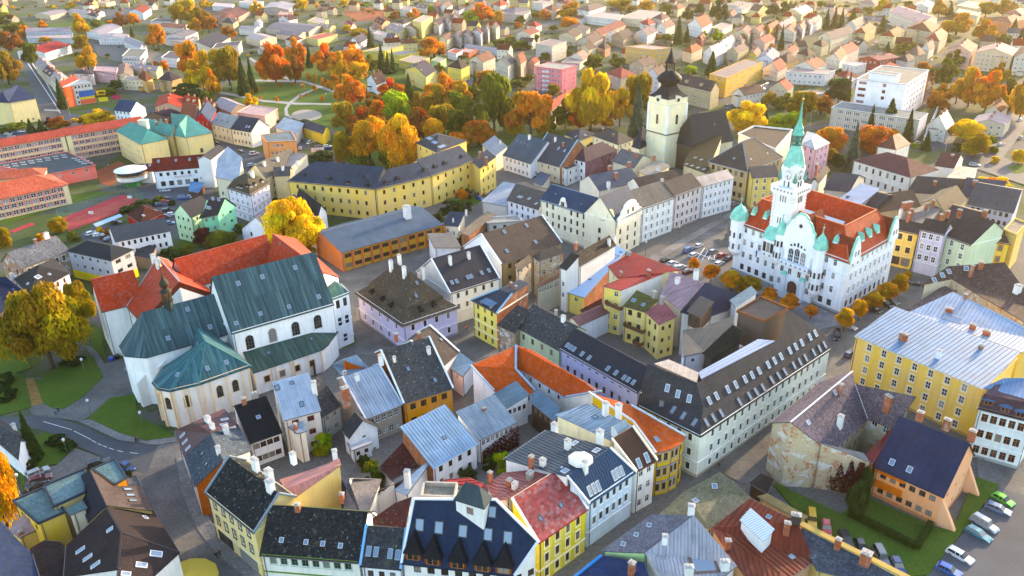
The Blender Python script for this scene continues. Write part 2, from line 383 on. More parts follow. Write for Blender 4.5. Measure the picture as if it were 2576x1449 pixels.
def build(name,label,cat,V3,faces,wc='e6e1d6',rc='45464c',rm='slate',wm='plaster',win=None,tile=None,sky=(),chim=(),seam=0,inset=.3,gut=1,group=None,ridge=None,
          par=0,parc=None,skycol='k',near=1,cop=None,seamc=None,z0=-.3,wcs=None,wms=None,band=None,pipes=1,chc='b',thick=.16,noroof=False,plinth=None):
    V3=[Vector(v) for v in V3]
    fs=[]
    for f in faces:
        p=[V3[i] for i in f]
        if not ccw(p): f=list(reversed(f)); p=[V3[i] for i in f]
        n,c=plane(p)
        if len(f) > 3 and max(abs((q - c).dot(n)) for q in p) > .06:
            for tr in tessellate_polygon([p]):
                g=[f[i] for i in tr]; fs.append(g if ccw([V3[i] for i in g]) else g[::-1])
        else: fs.append(list(f))
    pls=[plane([V3[i] for i in f]) for f in fs]
    cen=sum(V3,Vector()) / len(V3); off=Vector((cen.x,cen.y,0))
    root=empty(name,off,label,cat,group)
    root['rc']=rc
    und={}
    for k,f in enumerate(fs):
        for i in range(len(f)): und[(f[i],f[(i + 1) % len(f)])]=k
    bnd={a: (b,k) for (a,b),k in und.items() if (b,a) not in und}
    nv=len(V3); tv=[v - off for v in V3]; bv=[v - off - Vector((0,0,thick)) for v in V3]
    RF=[]; RU=[]
    for f,(n,c) in zip(fs,pls):
        ud=Vector((0,0,1)).cross(n)
        if ud.length < .03: ud=(V3[f[1]] - V3[f[0]])
        ud.normalize(); vd=n.cross(ud)
        RF.append(tuple(f)); RU.append([((V3[i] - c).dot(ud),(V3[i] - c).dot(vd)) for i in f])
    for f in fs: RF.append(tuple(i + nv for i in reversed(f))); RU.append([(0,0)] * len(f))
    for a,(b,k) in bnd.items(): RF.append((b,a,a + nv,b + nv)); RU.append([(0,0)] * 4)
    roof=newobj('roof',mesh('roof',tv + bv,RF,rm,RU),root,(0,0,0),hx(rc))
    todo=dict(bnd); wallinfo={}
    WV,WF,WU={},{},{}
    while todo:
        a0=next(iter(todo)); loop=[]; a=a0
        while a in todo:
            b,k=todo.pop(a); loop.append((a,b,k)); a=b
        n=len(loop); dirs=[(V3[b].xy - V3[a].xy) for a,b,k in loop]
        if any(d.length < 1e-3 for d in dirs): continue
        st=[i for i in range(n) if abs(dirs[i - 1].normalized().cross(dirs[i].normalized()) if hasattr(Vector((0,0)),'cross') else 0) > .06 or dirs[i - 1].dot(dirs[i]) < 0]
        if len(st) < 3: continue
        walls=[]
        for q in range(len(st)):
            i=st[q]; j=st[(q + 1) % len(st)]; seg=[]
            while True:
                seg.append(loop[i]); i=(i + 1) % n
                if i == j: break
            walls.append(seg)
        lines=[]
        for seg in walls:
            p,e=V3[seg[0][0]].xy,V3[seg[-1][1]].xy; d=(e - p).normalized(); nin=Vector((-d.y,d.x))
            lines.append((p + nin * inset,d))
        m=len(walls); cor=[inter2(lines[i - 1][0],lines[i - 1][1],lines[i][0],lines[i][1]) for i in range(m)]
        for i,seg in enumerate(walls):
            s,e=cor[i],cor[(i + 1) % m]; d=(e - s)
            if d.length < .2: continue
            L=d.length; d=d / L; prof=[]
            for q,(a,b,k) in enumerate(seg):
                if q == 0: prof.append((0.0,pz(pls[k],s.x,s.y) - .06))
                if q == len(seg) - 1: prof.append((L,pz(pls[k],e.x,e.y) - .06))
                else:
                    t=min(max((V3[b].xy - s).dot(d),.01),L - .01); pp=s + d * t; prof.append((t,pz(pls[k],pp.x,pp.y) - .06))
            key=seg[0][0]; holes=[]; ws=(win or {}).get(key); zmin=min(prof[0][1],prof[-1][1])
            wins=[]
            if ws:
                for w in (ws if isinstance(ws,list) else [ws]):
                    H=zmin; dz=H / w['n']; fl=w['f'] if w['f'] is not None else range(w['n'])
                    uu=w['u'] if w['u'] else [w['m'] + (1 - 2 * w['m']) * (x + .5) / w['c'] for x in range(w['c'])]
                    for fi in fl:
                        zc=dz * fi + (w['sill'] if w['sill'] is not None else max(.85,(dz - w['h']) * .55)) + w['h'] / 2 + w['zo']
                        if w['s']: zc=min(zc,zmin - .75 - w['h'] / 2)
                        for x in uu:
                            h_=(x * L - w['w'] / 2,x * L + w['w'] / 2,zc - w['h'] / 2,zc + w['h'] / 2)
                            if h_[0] < .15 or h_[1] > L - .15 or h_[3] > zmin - .1 or h_[2] < .15: continue
                            if any(not (h_[1] < o[0] - .1 or h_[0] > o[1] + .1 or h_[3] < o[2] - .1 or h_[2] > o[3] + .1) for o in holes): continue
                            holes.append(h_); wins.append((h_,w))
            mk=((wms or {}).get(key,wm),(wcs or {}).get(key,wc))
            for D in (WV,WF,WU): D.setdefault(mk,[])
            so2=s - off.xy; eo2=e - off.xy
            wall_geo(WV[mk],WF[mk],WU[mk],so2,eo2,prof,z0,holes,.2 if near else .1)
            nout=Vector((d.y,-d.x,0)); X=Vector((-d.x,-d.y,0))
            for (h_,w) in wins:
                p=s + d * (h_[0] + h_[1]) / 2; ww,hh=h_[1] - h_[0],h_[3] - h_[2]
                M=Matrix((X * ww,nout,Vector((0,0,hh)))).transposed().to_4x4()
                M.translation=Vector((p.x,p.y,(h_[2] + h_[3]) / 2)) - off - nout * (.14 if near else .05)
                o=newobj('window',UW[w['k']] if near else UWF,root,(0,0,0),FRC[w['fc']]); o.matrix_local=M
                if near:
                    pn=newobj('pane',UP,o)
                    if near > 1 or w['s']:
                        M2=M.copy(); M2.translation=Vector((p.x,p.y,(h_[2] + h_[3]) / 2)) - off
                        q=newobj('surround' if w['s'] else 'sill',US if w['s'] else USILL,root,(0,0,0),hx(w['s']) if w['s'] else (.55,.55,.55)); q.matrix_local=M2
            wallinfo[key]=(s,e,prof,zmin)
            if band and near and zmin > 3:
                for zb in band[1:]:
                    z=zmin + zb if zb <= 0 else zb
                    piece('cornice' if zb <= 0 else 'string_course',Vector((s.x,s.y,z - .18)) + nout * .08,Vector((e.x,e.y,z - .18)) + nout * .08,.22,.32 if zb <= 0 else .2,'plaster',root,hx(band[0]),off)
            if plinth and near:
                piece('plinth',Vector((s.x,s.y,.35)) + nout * .03,Vector((e.x,e.y,.35)) + nout * .03,.12,.7,'plaster',root,hx(plinth),off)
            if pipes and near and zmin > 3 and abs(prof[0][1] - prof[-1][1]) < .2 and len(prof) == 2:
                q=s + d * .35; q=Vector((q.x,q.y,0)) + nout * .1
                piece('downpipe',q,q + Vector((0,0,zmin - .2)),.12,.12,'painted',root,(.12,.10,.09),off,Vector((d.x,d.y,0)))
    for mk in WV:
        if WF[mk]: newobj('wall',mesh('wall',[(v[0],v[1],v[2]) for v in WV[mk]],WF[mk],mk[0],WU[mk]),root,(0,0,0),hx(mk[1]))
    for a,(b,k) in bnd.items():
        A,B=V3[a],V3[b]
        if near and gut and abs(A.z - B.z) < .25 and not par:
            d=(B - A).normalized(); no=Vector((d.y,-d.x,0)); sh=no * .06 - Vector((0,0,.13))
            piece('gutter',A + sh,B + sh,.16,.14,'painted',root,(.16,.13,.12) if gut == 1 else hx(gut),off)
        if par:
            d=(B - A).normalized(); no=Vector((d.y,-d.x,0)); sh=-no * .17 + Vector((0,0,par / 2 - .05))
            piece('parapet',A + sh,B + sh,.34,par,'plaster',root,hx(parc or wc),off)
        if cop and abs(A.z - B.z) > .3:
            d=(B - A); no=Vector((d.y,-d.x,0)).normalized(); sh=-no * .1 + Vector((0,0,.12))
            piece('coping',A + sh,B + sh,.42,.3,'plaster',root,hx(cop),off)
    if ridge:
        for (a,b),k in und.items():
            if a < b and (b,a) in und and pls[k][0].dot(pls[und[(b,a)]][0]) < .985:
                piece('ridge_cap',V3[a] + Vector((0,0,.02)),V3[b] + Vector((0,0,.02)),.3,.14,'painted',root,hx(ridge),off)
    if seam:
        for f,(n,c) in zip(fs,pls):
            ud=Vector((0,0,1)).cross(n)
            if ud.length < .03: ud=(V3[f[2]] - V3[f[1]]).cross(n)
            ud.normalize(); vd=n.cross(ud); P2=[((V3[i] - c).dot(ud),(V3[i] - c).dot(vd)) for i in f]
            u=math.floor(min(p[0] for p in P2) / seam) * seam
            while u < max(p[0] for p in P2):
                u += seam; hits=[]
                for i in range(len(P2)):
                    (x0,y0),(x1,y1)=P2[i],P2[(i + 1) % len(P2)]
                    if (x0 - u) * (x1 - u) < 0: hits.append(y0 + (y1 - y0) * (u - x0) / (x1 - x0))
                hits.sort()
                for j in range(0,len(hits) - 1,2):
                    if hits[j + 1] - hits[j] > .4:
                        piece('seam',c + ud * u + vd * hits[j] + n * .03,c + ud * u + vd * hits[j + 1] + n * .03,.05,.09,rm,root,hx(seamc) if seamc else tuple(x * .72 for x in hx(rc)),off,n)
    fdat=[([V3[i] for i in f],pl) for f,pl in zip(fs,pls)]
    FACES[root.name]=(fdat,off)
    FOOT.append([(V3[a].x,V3[a].y) for a in bnd])
    for s_ in sky: skylight(root,tile,s_,skycol)
    for c_ in chim: chimney(root,tile,c_,chc)
    return root
def hit(root,tile,p):
    fdat,off=FACES[root.name]; x,y=t2f(tile,p); d=ray(x,y); best=None
    for pts,(n,c) in fdat:
        den=n.dot(d)
        if abs(den) < 1e-6: continue
        t=n.dot(c - CAM) / den; q=CAM + d * t
        if t > 0 and inpoly(q.x,q.y,pts) and (best is None or t < best[0]): best=(t,q,n)
    if best is None:
        for pts,(n,c) in fdat:
            den=n.dot(d)
            if abs(den) < 1e-6: continue
            t=n.dot(c - CAM) / den; q=CAM + d * t; e=(q - c).length
            if t > 0 and (best is None or e < best[3]): best=(t,q,n,e)
    return best[1],best[2],off
def skylight(root,tile,s_,fc='k'):
    q,n,off=hit(root,tile,s_[:2]); w,h=(s_[2],s_[3]) if len(s_) > 3 else (.9,1.35)
    ud=Vector((0,0,1)).cross(n)
    if ud.length < .03: ud=Vector((1,0,0))
    ud.normalize(); vd=n.cross(ud)
    M=Matrix((ud * w,vd * h,n)).transposed().to_4x4(); M.translation=q - off
    o=newobj('skylight',USK,root,(0,0,0),{'k': (.05,.05,.055),'w': (.6,.62,.65),'b': (.12,.08,.06),'s': (.3,.36,.42)}[fc]); o.matrix_local=M
    newobj('pane',USKP,o)
def chimney(root,tile,c_,kind='b'):
    q,n,off=hit(root,tile,c_[:2]); kind=c_[5] if len(c_) > 5 else kind
    w,d,h=(c_[2],c_[3],c_[4]) if len(c_) > 4 else (.65,.9,1.5)
    ud=Vector((0,0,1)).cross(n); ud=ud.normalized() if ud.length > .03 else Vector((1,0,0)); ud.z=0
    vd=Vector((-ud.y,ud.x,0)); z0=q.z - .8
    M=Matrix((ud * d,vd * w,Vector((0,0,h + .8)))).transposed().to_4x4(); M.translation=Vector((q.x,q.y,z0 + (h + .8) / 2)) - off
    o=newobj('chimney',ucube('brick' if kind == 'b' else 'plaster'),root,(0,0,0),{'b': hx('b0603c'),'w': hx('e8e6e2'),'g': hx('9a958c'),'d': hx('4a4440')}[kind]); o.matrix_local=M
    M2=Matrix((ud * (d + .16),vd * (w + .16),Vector((0,0,1)))).transposed().to_4x4(); M2.translation=Vector((q.x,q.y,z0 + h + .8)) - off
    c2=newobj('cap',UCAP,o,(0,0,0),(.42,.39,.36) if kind != 'w' else (.5,.48,.46)); c2.matrix_local=M.inverted() @ M2
def FP(t,p):
    return t2f(p[0],p[1:]) if isinstance(p[0],str) else t2f(t,p)
def PP(t,p,z):
    x,y=FP(t,p); return PF(x,y,z)
def gab(t,A,B,R,h,pitch=40,end='a',back=1.0,hip=(0,0),mono=False):
    """eave A-B facing the camera, ridge point R above one end -> vertices and faces"""
    if isinstance(h,tuple): h=hbase(t,A,h)
    a,b=PP(t,A,h),PP(t,B,h); d=(b - a); d.z=0; L=d.length; d.normalize(); n=Vector((-d.y,d.x,0)); e=a if end == 'a' else b
    rx,ry=FP(t,R); best=None; tp=math.tan(R_(pitch))
    for i in range(10,1600):
        k=i * .02; q=proj(e + n * k + Vector((0,0,k * tp))); er=(q[0] - rx) ** 2 * .3 + (q[1] - ry) ** 2
        if best is None or er < best[0]: best=(er,k)
    k=best[1]; up=Vector((0,0,k * tp))
    r1,r2=a + n * k + up,b + n * k + up
    if mono: return [a,b,r2,r1],[(0,1,2,3)],dict(h=h,k=k,L=L)
    kb=k * back; dn=Vector((0,0,kb * tp))
    c,dd=r2 + n * kb - dn,r1 + n * kb - dn
    r1=r1 + d * (hip[0] * k); r2=r2 - d * (hip[1] * k)
    fs=[(0,1,5,4),(2,3,4,5)]
    if hip[0] > 0: fs.append((3,0,4))
    if hip[1] > 0: fs.append((1,2,5))
    return [a,b,c,dd,r1,r2],fs,dict(h=h,k=k,L=L)
def quad(t,A,B,C,h,kind='flat',rh=3.0,axis=None,f=1.0,D=None):
    if isinstance(h,tuple): h=hbase(t,A,h)
    a,b,c=PP(t,A,h),PP(t,B,h),PP(t,C,h); d=a + c - b if D is None else PP(t,D,h)
    la,lb=(b - a).length,(c - b).length
    if axis is None: axis=0 if la >= lb else 1
    Z=Vector((0,0,rh))
    if kind == 'flat': return [a,b,c,d],[(0,1,2,3)],dict(h=h)
    if kind == 'pyr':
        m=(a + b + c + d) / 4 + Z; return [a,b,c,d,m],[(0,1,4),(1,2,4),(2,3,4),(3,0,4)],dict(h=h)
    if kind == 'mono':
        if axis == 0: c,d=c + Z,d + Z
        elif axis == 1: a,d=a + Z,d + Z
        elif axis == 2: b,c=b + Z,c + Z
        else: a,b=a + Z,b + Z
        return [a,b,c,d],[(0,1,2,3)],dict(h=h)
    if axis == 0:
        m1,m2=(a + d) / 2 + Z,(b + c) / 2 + Z; fs=[(0,1,5,4),(2,3,4,5)]; hf=[(3,0,4),(1,2,5)]; w=lb / 2
    else:
        m1,m2=(a + b) / 2 + Z,(d + c) / 2 + Z; fs=[(1,2,5,4),(3,0,4,5)]; hf=[(0,1,4),(2,3,5)]; w=la / 2
    if kind == 'hip':
        dr=(m2 - m1); q=min(w * f,dr.length * .48); dr.normalize(); m1=m1 + dr * q; m2=m2 - dr * q; fs += hf
    return [a,b,c,d,m1,m2],fs,dict(h=h)
def H(label,t,A,B,R,h,pitch=40,end='a',back=1.0,hip=(0,0),mono=False,name='town_house',cat='house',**kw):
    v,f,i=gab(t,A,B,R,h,pitch,end,back,hip,mono)
    return build(name,label,cat,v,f,tile=t,**kw)
def Q(label,t,A,B,C,h,kind='flat',rh=3.0,axis=None,f=1.0,D=None,name='town_house',cat='house',**kw):
    v,fs,i=quad(t,A,B,C,h,kind,rh,axis,f,D)
    return build(name,label,cat,v,fs,tile=t,**kw)
def M_(label,t,verts,faces,name='town_house',cat='house',**kw):
    """verts: (u, v, z) or ('tile', u, v, z); z None = on the plane of the first three of its first face"""
    out=[]
    for v in verts:
        z=v[-1]; out.append(PP(t,v[:-1],z) if z is not None else None)
    for f in faces:
        if any(out[i] is None for i in f):
            k=[i for i in f if out[i] is not None][:3]; n,c=plane([out[i] for i in k])
            for i in f:
                if out[i] is None:
                    x,y=FP(t,verts[i][:-1]); d=ray(x,y); out[i]=CAM + d * (n.dot(c - CAM) / n.dot(d))
    return build(name,label,cat,out,faces,tile=t,**kw)
LAND=[]
USED={}
CN={}
def nearland(fx,fy):
    return min(LAND,key=lambda l: (l[1] - fx) ** 2 + ((l[2] - fy) * 1.6) ** 2)
def relation(fx,fy):
    l=nearland(fx,fy); dx,dy=fx - l[1],(fy - l[2]) * 1.6
    if abs(dx) < 22 and abs(dy) < 22: return 'right beside ' + l[0]
    if abs(dx) > 2.2 * abs(dy): r=('right of ' if dx > 0 else 'left of ')
    elif abs(dy) > 2.2 * abs(dx): r=('in front of ' if dy > 0 else 'behind ')
    else: r=('front-' if dy > 0 else 'behind-') + ('right of ' if dx > 0 else 'left of ')
    return r + l[0]
PEND=[]
def auto_label(o,desc,fx,fy):
    PEND.append((o,desc,fx,fy))
ORD=['','second','third','fourth','fifth','sixth','seventh','eighth','ninth','tenth','eleventh','twelfth']
def finish_labels():
    groups={}
    for o,d,x,y in PEND: groups.setdefault((d,relation(x,y)),[]).append((x,o))
    for (d,r),L in groups.items():
        L.sort(key=lambda q: q[0])
        if len(L) == 1: L[0][1]['label']=f'{d} {r}'
        else:
            for i,(x,o) in enumerate(L):
                w='leftmost' if i == 0 else ('rightmost' if i == len(L) - 1 else ORD[min(i,11)] + ' from left')
                o['label']=f'{d} {r}, {w}'
def cname(s):
    r,g,b=[int(s[i:i + 2],16) for i in (0,2,4)]; mx,mn=max(r,g,b),min(r,g,b)
    if mx - mn < 26: return 'white' if mx > 205 else ('pale grey' if mx > 165 else ('grey' if mx > 105 else 'dark grey'))
    if r == mx:
        if b > g: return 'pink' if mn > 130 else 'maroon'
        if g - b < 24: return 'pink' if mn > 140 else ('dark red' if r < 150 else 'red')
        if g > .80 * r: return 'cream' if b > 150 else ('yellow' if r > 170 else 'olive')
        if g > .56 * r: return ('peach' if b > 125 else 'orange') if r > 180 else ('tan' if r > 150 else 'brown')
        return ('orange' if g > .45 * r else 'red') if r > 170 else 'reddish brown'
    if b == mx: return 'lilac' if r > g + 3 and mn > 140 else ('pale blue' if mn > 130 else ('navy' if mx < 110 else 'blue'))
    return 'green' if b < g - 20 else 'pale green'
RN={'gab': 'gabled','hip': 'hipped','flat': 'flat','mono': 'lean-to','pyr': 'pyramid'}
def far(t,A,B,C,h,kind='gab',rh=3.5,wc='ddd8cc',rc='7a4a3c',axis=None,rm=None,wn=1,fc='w',noun='house',f=1.0,**kw):
    if kw.get('near',0) == 0: wc,rc=''.join('%02x' % int(int(wc[i:i + 2],16) * .9) for i in (0,2,4)),''.join('%02x' % int(int(rc[i:i + 2],16) * (.74 + .1 * (i == 0))) for i in (0,2,4))
    v,fs,i=quad(t,A,B,C,h,kind,rh,axis,f)
    la,lb=(v[1] - v[0]).length,(v[2] - v[1]).length; n=max(1,round(h / 3.2))
    win={0: W(max(1,int(la / 3.4)),n,None,1.15,1.45,fc=fc),1: W(max(1,int(lb / 3.6)),n,None,1.15,1.45,fc=fc)} if wn else None
    rm=rm or ('bitumen' if kind == 'flat' else ('clay_tile' if cname(rc) not in ('grey','pale grey','white','pale blue','navy','blue') else ('slate' if cname(rc) in ('grey','navy','blue','dark grey') else 'metal')))
    nm={'house': {'gab': 'gabled_house','hip': 'hipped_house','pyr': 'hipped_house'}.get(kind,'town_house'),'shed': 'shed','hall': 'hall','block': 'apartment_block'}.get(noun,'town_house')
    kw.setdefault('near',0)
    o=build(nm,None,{'house': 'house','shed': 'shed','hall': 'hall','block': 'apartment block'}.get(noun,noun),v,fs,wc=wc,rc=rc,rm=rm,win=win,par=.4 if kind == 'flat' else 0,tile=t,**kw)
    c=proj(sum(v,Vector()) / len(v)); auto_label(o,f'{cname(wc)} {noun} with {cname(rc)} {RN[kind]} roof',c[0],c[1])
    if kind in ('gab','hip') and noun == 'house' and h > 4:
        m1,m2=v[4],v[5]; e=(v[1] - v[0]).normalized(); n_=Vector((e.y,-e.x,0)); fr=random.uniform(.2,.7); p=v[0].lerp(v[1],fr) + n_ * 1.1; hh=random.choice((2.6,3.2,h * .9)); off_=Vector((o.location.x,o.location.y,0))
        if la > 7 and random.random() < .6: p.z=hh / 2; piece('porch',p - e * random.uniform(1.2,2),p + e * 1.6,2.8,hh,'plaster',o,hx(wc),off_); p.z=hh + .08; piece('porch_roof',p - e * 2.1,p + e * 1.8,3.1,.18,'metal_paint',o,hx(rc),off_)
        for q in (v[0],v[1]) if kind == 'gab' and la > lb else ():
            p=(q.lerp(v[3] if q is v[0] else v[2],.22)).lerp(v[0] if q is v[1] else v[1],.3) + Vector((0,0,rh * .44)); piece('dormer',p - e * .8,p + e * .8,1.8,1.5,'plaster',o,hx(wc),off_)
        for k in ((.3,.72) if (m2 - m1).length > 6 else (.5,)):
            p=m1.lerp(m2,k); q=proj(p); x,y=q
            w=.8; o2=newobj('chimney',ucube('brick'),o,(0,0,0),hx('b0705a')); M=Matrix.Diagonal((w,w * 1.3,2.4,1)); M.translation=p - Vector((o.location.x,o.location.y,-.3)); o2.matrix_local=M
    return o
# == ground
GZ=[0]
def patch(name,t,pts,mat,h=0):
    GZ[0] += 1; z=.004 * GZ[0]
    P=[PP(t,p,0) for p in pts]
    if not ccw(P): P.reverse()
    b=MB(); n=len(P)
    if h: b.prism([(p.x,p.y) for p in P],-.05,h + z)
    else: b.add([(p.x,p.y,z) for p in P],[tuple(range(n))])
    o=b.obj(name,mat); o['kind']='structure'
    return o
def fl(s): return [tuple(float(x) for x in p.split(',')) for p in s.split()]
g=MB(); g.add([(-1600,-60,0),(1600,-60,0),(1600,2600,0),(-1600,2600,0)],[(0,1,2,3)]); g.obj('ground','town_ground')['kind']='structure'
F3=lambda s: [(x * 3,y * 3) for x,y in fl(s)]
patch('old_town_ground','00',F3('380,1180 -60,1250 -60,1560 2700,1560 2700,640 2300,470 1900,430 1560,400 1240,420 1100,500 860,560 700,660 760,700 870,720 880,860 700,900 560,1010 440,1090'),'gravel_yard')
patch('park_lawn','00',F3('556,232 650,160 760,128 900,150 1010,165 1060,205 1240,330 1420,330 1600,345 1500,372 1280,380 1050,350 960,420 880,420 850,330 690,285'),'grass')
patch('meadow','00',fl('500,260 700,240 880,165 740,150 560,170 330,185'),'grass'); patch('verge_lawn','00',fl('500,850 870,800 880,780 700,790 520,815'),'grass'); patch('verge_lawn','00',fl('480,870 640,890 660,845 500,845'),'grass')
patch('road','00',fl('130,440 200,455 330,610 420,740 480,830 640,880 900,850 1040,900 900,930 640,960 500,960 300,900 285,820 240,660 180,540'),'asphalt')
patch('road','00',fl('1570,1040 1640,1060 1760,1085 1900,1140 2060,1165 2576,1180 2700,1240 2500,1300 2100,1340 1850,1310 1640,1230'),'asphalt')
patch('car_park','00',fl('560,40 980,0 1010,110 800,150 760,70'),'asphalt'); patch('yard','00',fl('700,330 1100,360 1240,420 1370,380 1390,470 1240,480 900,470 740,420'),'gravel_yard'); patch('car_park','00',fl('0,1000 170,970 260,1010 120,1060 0,1060'),'asphalt')
patch('park_path','00',fl('1650,690 1700,695 2000,755 2250,775 2500,780 2500,792 2230,790 1990,770 1690,712 1650,705'),'path_pale'); patch('park_path','00',fl('1870,605 1940,600 2300,610 2520,680 2700,740 2700,760 2500,695 2290,622 1940,614 1870,618'),'path_pale')
patch('park_path','00',fl('2420,660 2400,658 2260,710 2180,770 2145,820 2150,870 2195,895 2215,890 2175,860 2170,820 2205,775 2280,722'),'path_pale'); patch('park_path','00',fl('1890,430 1960,480 2200,600 2300,610 2300,622 2190,612 1950,495 1880,445'),'path_pale')
patch('playground_sand','00',[(2315 + 115 * math.cos(i * .314),870 + 42 * math.sin(i * .314)) for i in range(20)],'sand')
patch('clay_court','00',fl('725,1290 895,1215 1000,1275 840,1405 760,1385'),'clay'); patch('ball_court','01',fl('455,205 925,20 1085,70 1050,100 515,300'),'court_red'); patch('school_lawn','01',fl('0,250 250,180 520,95 900,0 700,0 540,20 0,180'),'grass'); patch('running_track','01',fl('70,295 240,230 270,245 100,310'),'court_red')
patch('tennis_court','10',fl('20,75 310,48 440,92 370,150 110,160 35,115'),'clay'); patch('tennis_lawn','10',fl('60,30 300,5 420,20 320,45 50,60'),'grass')
patch('car_park','01',fl('600,320 720,255 980,240 1150,100 1330,10 1500,20 1330,150 1320,260 1290,350 900,380 640,380'),'asphalt'); patch('yard','00',fl('1000,1400 1580,1380 1620,1449 1600,1560 1150,1560'),'asphalt')
patch('courtyard_lane','11',fl('-20,660 230,520 560,430 660,480 600,600 100,760 120,1000 60,1200 -120,1260 -40,1000 20,800'),'cobbles'); patch('lane','11',fl('130,1000 480,1190 330,1240 120,1230 60,1120'),'cobbles'); patch('lane','11',fl('830,1110 1000,1000 1240,1080 1180,1230 1000,1280 880,1200'),'cobbles'); patch('verge_lawn','11',fl('30,1130 110,1100 120,1140 0,1190'),'grass',.08)
patch('garden_lawn','11',fl('900,60 1010,20 1120,20 1000,110'),'grass'); patch('garden_lawn','01',fl('1300,380 1480,420 1840,300 1840,230 1560,330'),'grass')
patch('square','21',fl('-330,560 390,130 480,60 560,130 470,200 390,300 370,600 1180,950 1560,700 1680,590 1900,650 1780,750 1340,1090 1240,1330 1060,1440 1140,1180 560,780 -60,720'),'cobbles')
patch('lane','22',fl('60,760 95,725 560,360 1080,-60 1330,-280 1330,-120 1060,20 690,290 600,690 470,770 280,660 160,720'),'cobbles'); patch('pavement','21',fl('-330,540 370,150 390,175 -280,580'),'slabs',.1); patch('town_hall_pavement','21',fl('345,575 370,585 1180,945 1370,840 1420,870 1180,1010 1010,1050 760,900 420,740 300,660'),'square_slabs',.1)
for i in range(4): patch('parking_line','21',fl(f'{100 + i * 45},{515 - i * 2} {104 + i * 45},{519 - i * 2} {168 + i * 26},{425 + i * 18} {163 + i * 26},{422 + i * 18}'),'road_paint')
patch('parking_line','21',fl('130,470 250,515 252,520 132,475'),'road_paint')
patch('road','02',fl('-60,265 200,245 330,245 470,270 640,330 900,435 1190,470 1110,690 960,645 800,565 600,480 300,345 -60,345'),'asphalt')
patch('street','02',fl('1190,468 1345,440 1420,640 1500,900 1640,1180 1830,1340 2060,1500 1330,1500 1380,1330 1160,970 1010,690 1110,688'),'cobbles')
patch('pavement','02',fl('1330,560 1420,560 1500,850 1640,1130 1820,1290 2010,1460 1850,1460 1640,1300 1490,1100 1370,820'),'slabs',.1); patch('pavement','02',fl('1030,690 1080,770 1180,980 1330,1250 1380,1400 1340,1410 1290,1280 1150,990'),'slabs',.1)
patch('pavement','02',fl('600,290 680,270 900,375 1100,435 1320,405 1340,440 1180,465 900,430'),'slabs',.1); patch('church_path','02',fl('180,-40 1000,-60 1020,80 830,110 660,262 600,290 470,265 240,240 190,100'),'cobbles')
patch('lawn','02',fl('668,262 830,112 1020,82 1040,240 1230,345 1320,405 1100,432 900,372'),'grass',.12); patch('lawn','02',fl('260,-30 770,-40 640,90 480,195 400,190 330,150'),'grass',.12); patch('lawn','02',fl('-60,-120 180,-60 240,180 -60,255'),'grass',.12); patch('island_lawn','02',fl('175,480 330,365 500,410 550,480 430,610 210,650 170,830 150,700'),'grass',.12)
patch('parking_bay','02',fl('210,650 420,620 570,490 800,570 960,650 1110,690 1000,700 650,640 380,760 170,830'),'gravel_yard'); patch('church_lawn','01',fl('-60,1110 120,1120 240,1330 -60,1440'),'grass',.12); patch('leafy_lawn','01',fl('280,1449 440,1320 700,1240 780,1400 700,1449'),'grass',.12); patch('leafy_lawn','01',fl('660,1000 760,1050 800,1270 700,1180'),'grass',.12); patch('church_path','01',fl('640,1160 720,1180 790,1300 1000,1240 1040,1449 720,1449 780,1400'),'cobbles'); patch('leaf_litter','02',fl('190,-40 260,-40 330,150 240,170'),'leaf_litter')
for a,b_ in (((560,360),(690,425)),((693,430),(728,448)),((738,455),(770,468)),((780,472),(810,484)),((825,489),(860,501)),((885,508),(930,519)),((980,524),(1045,531)),((330,290),(545,352))):
    p,q=PT('02',a),PT('02',b_); d=(q - p).normalized(); n=Vector((-d.y,d.x,0)) * .08; GZ[0] += 1; m=MB(); m.add([v + Vector((0,0,.3 * 0 + .004 * GZ[0])) for v in (p - n,q - n,q + n,p + n)],[(0,1,2,3)]); m.obj('lane_marking','road_paint')['kind']='structure'
for pts in ('215,480 420,790 460,860 455,860 412,790 208,480','240,470 350,620 440,780 434,782 343,620 233,472'): patch('lane_marking','00',fl(pts),'road_paint')
for i in range(8): patch('crossing_stripe','00',fl(f'{335 + i * 15},{828 + i * 0.3} {342 + i * 15},{827 + i * .3} {346 + i * 15},{840 + i * .3} {338 + i * 15},{841 + i * .3}'),'road_paint')
patch('lawn','22',fl('650,730 1190,990 1390,860 1890,1085 2030,1120 2210,710 2390,770 1850,1450 1560,1470 920,1040'),'grass',.1); patch('car_park','22',fl('2395,770 2640,870 2640,1520 1780,1520 2100,1150'),'asphalt'); patch('street','22',fl('2190,380 2280,590 2640,730 2640,880 2390,785 2230,715'),'cobbles'); patch('car_lane','22',fl('900,930 1100,1000 1640,1330 1720,1460 1640,1460 960,1060'),'gravel_yard')
patch('road','20',fl('2080,1190 2200,1160 2380,1000 2430,880 2520,790 2640,760 2640,900 2520,1060 2420,1190 2640,1300 2640,1420 2220,1280'),'asphalt'); patch('verge_lawn','20',fl('2450,1260 2576,1240 2620,1300 2500,1320'),'grass'); patch('yard','20',fl('1860,1030 2060,1020 2040,1110 1850,1140'),'asphalt'); patch('street','20',fl('940,990 1130,930 1210,1080 1160,1060 1060,960'),'asphalt'); patch('street','20',fl('500,700 660,620 690,650 560,740 330,830 300,810'),'asphalt'); patch('street','20',fl('1380,360 1480,300 1500,310 1400,380'),'asphalt'); patch('street','20',fl('300,640 620,480 700,330 720,340 640,500 310,700'),'asphalt')
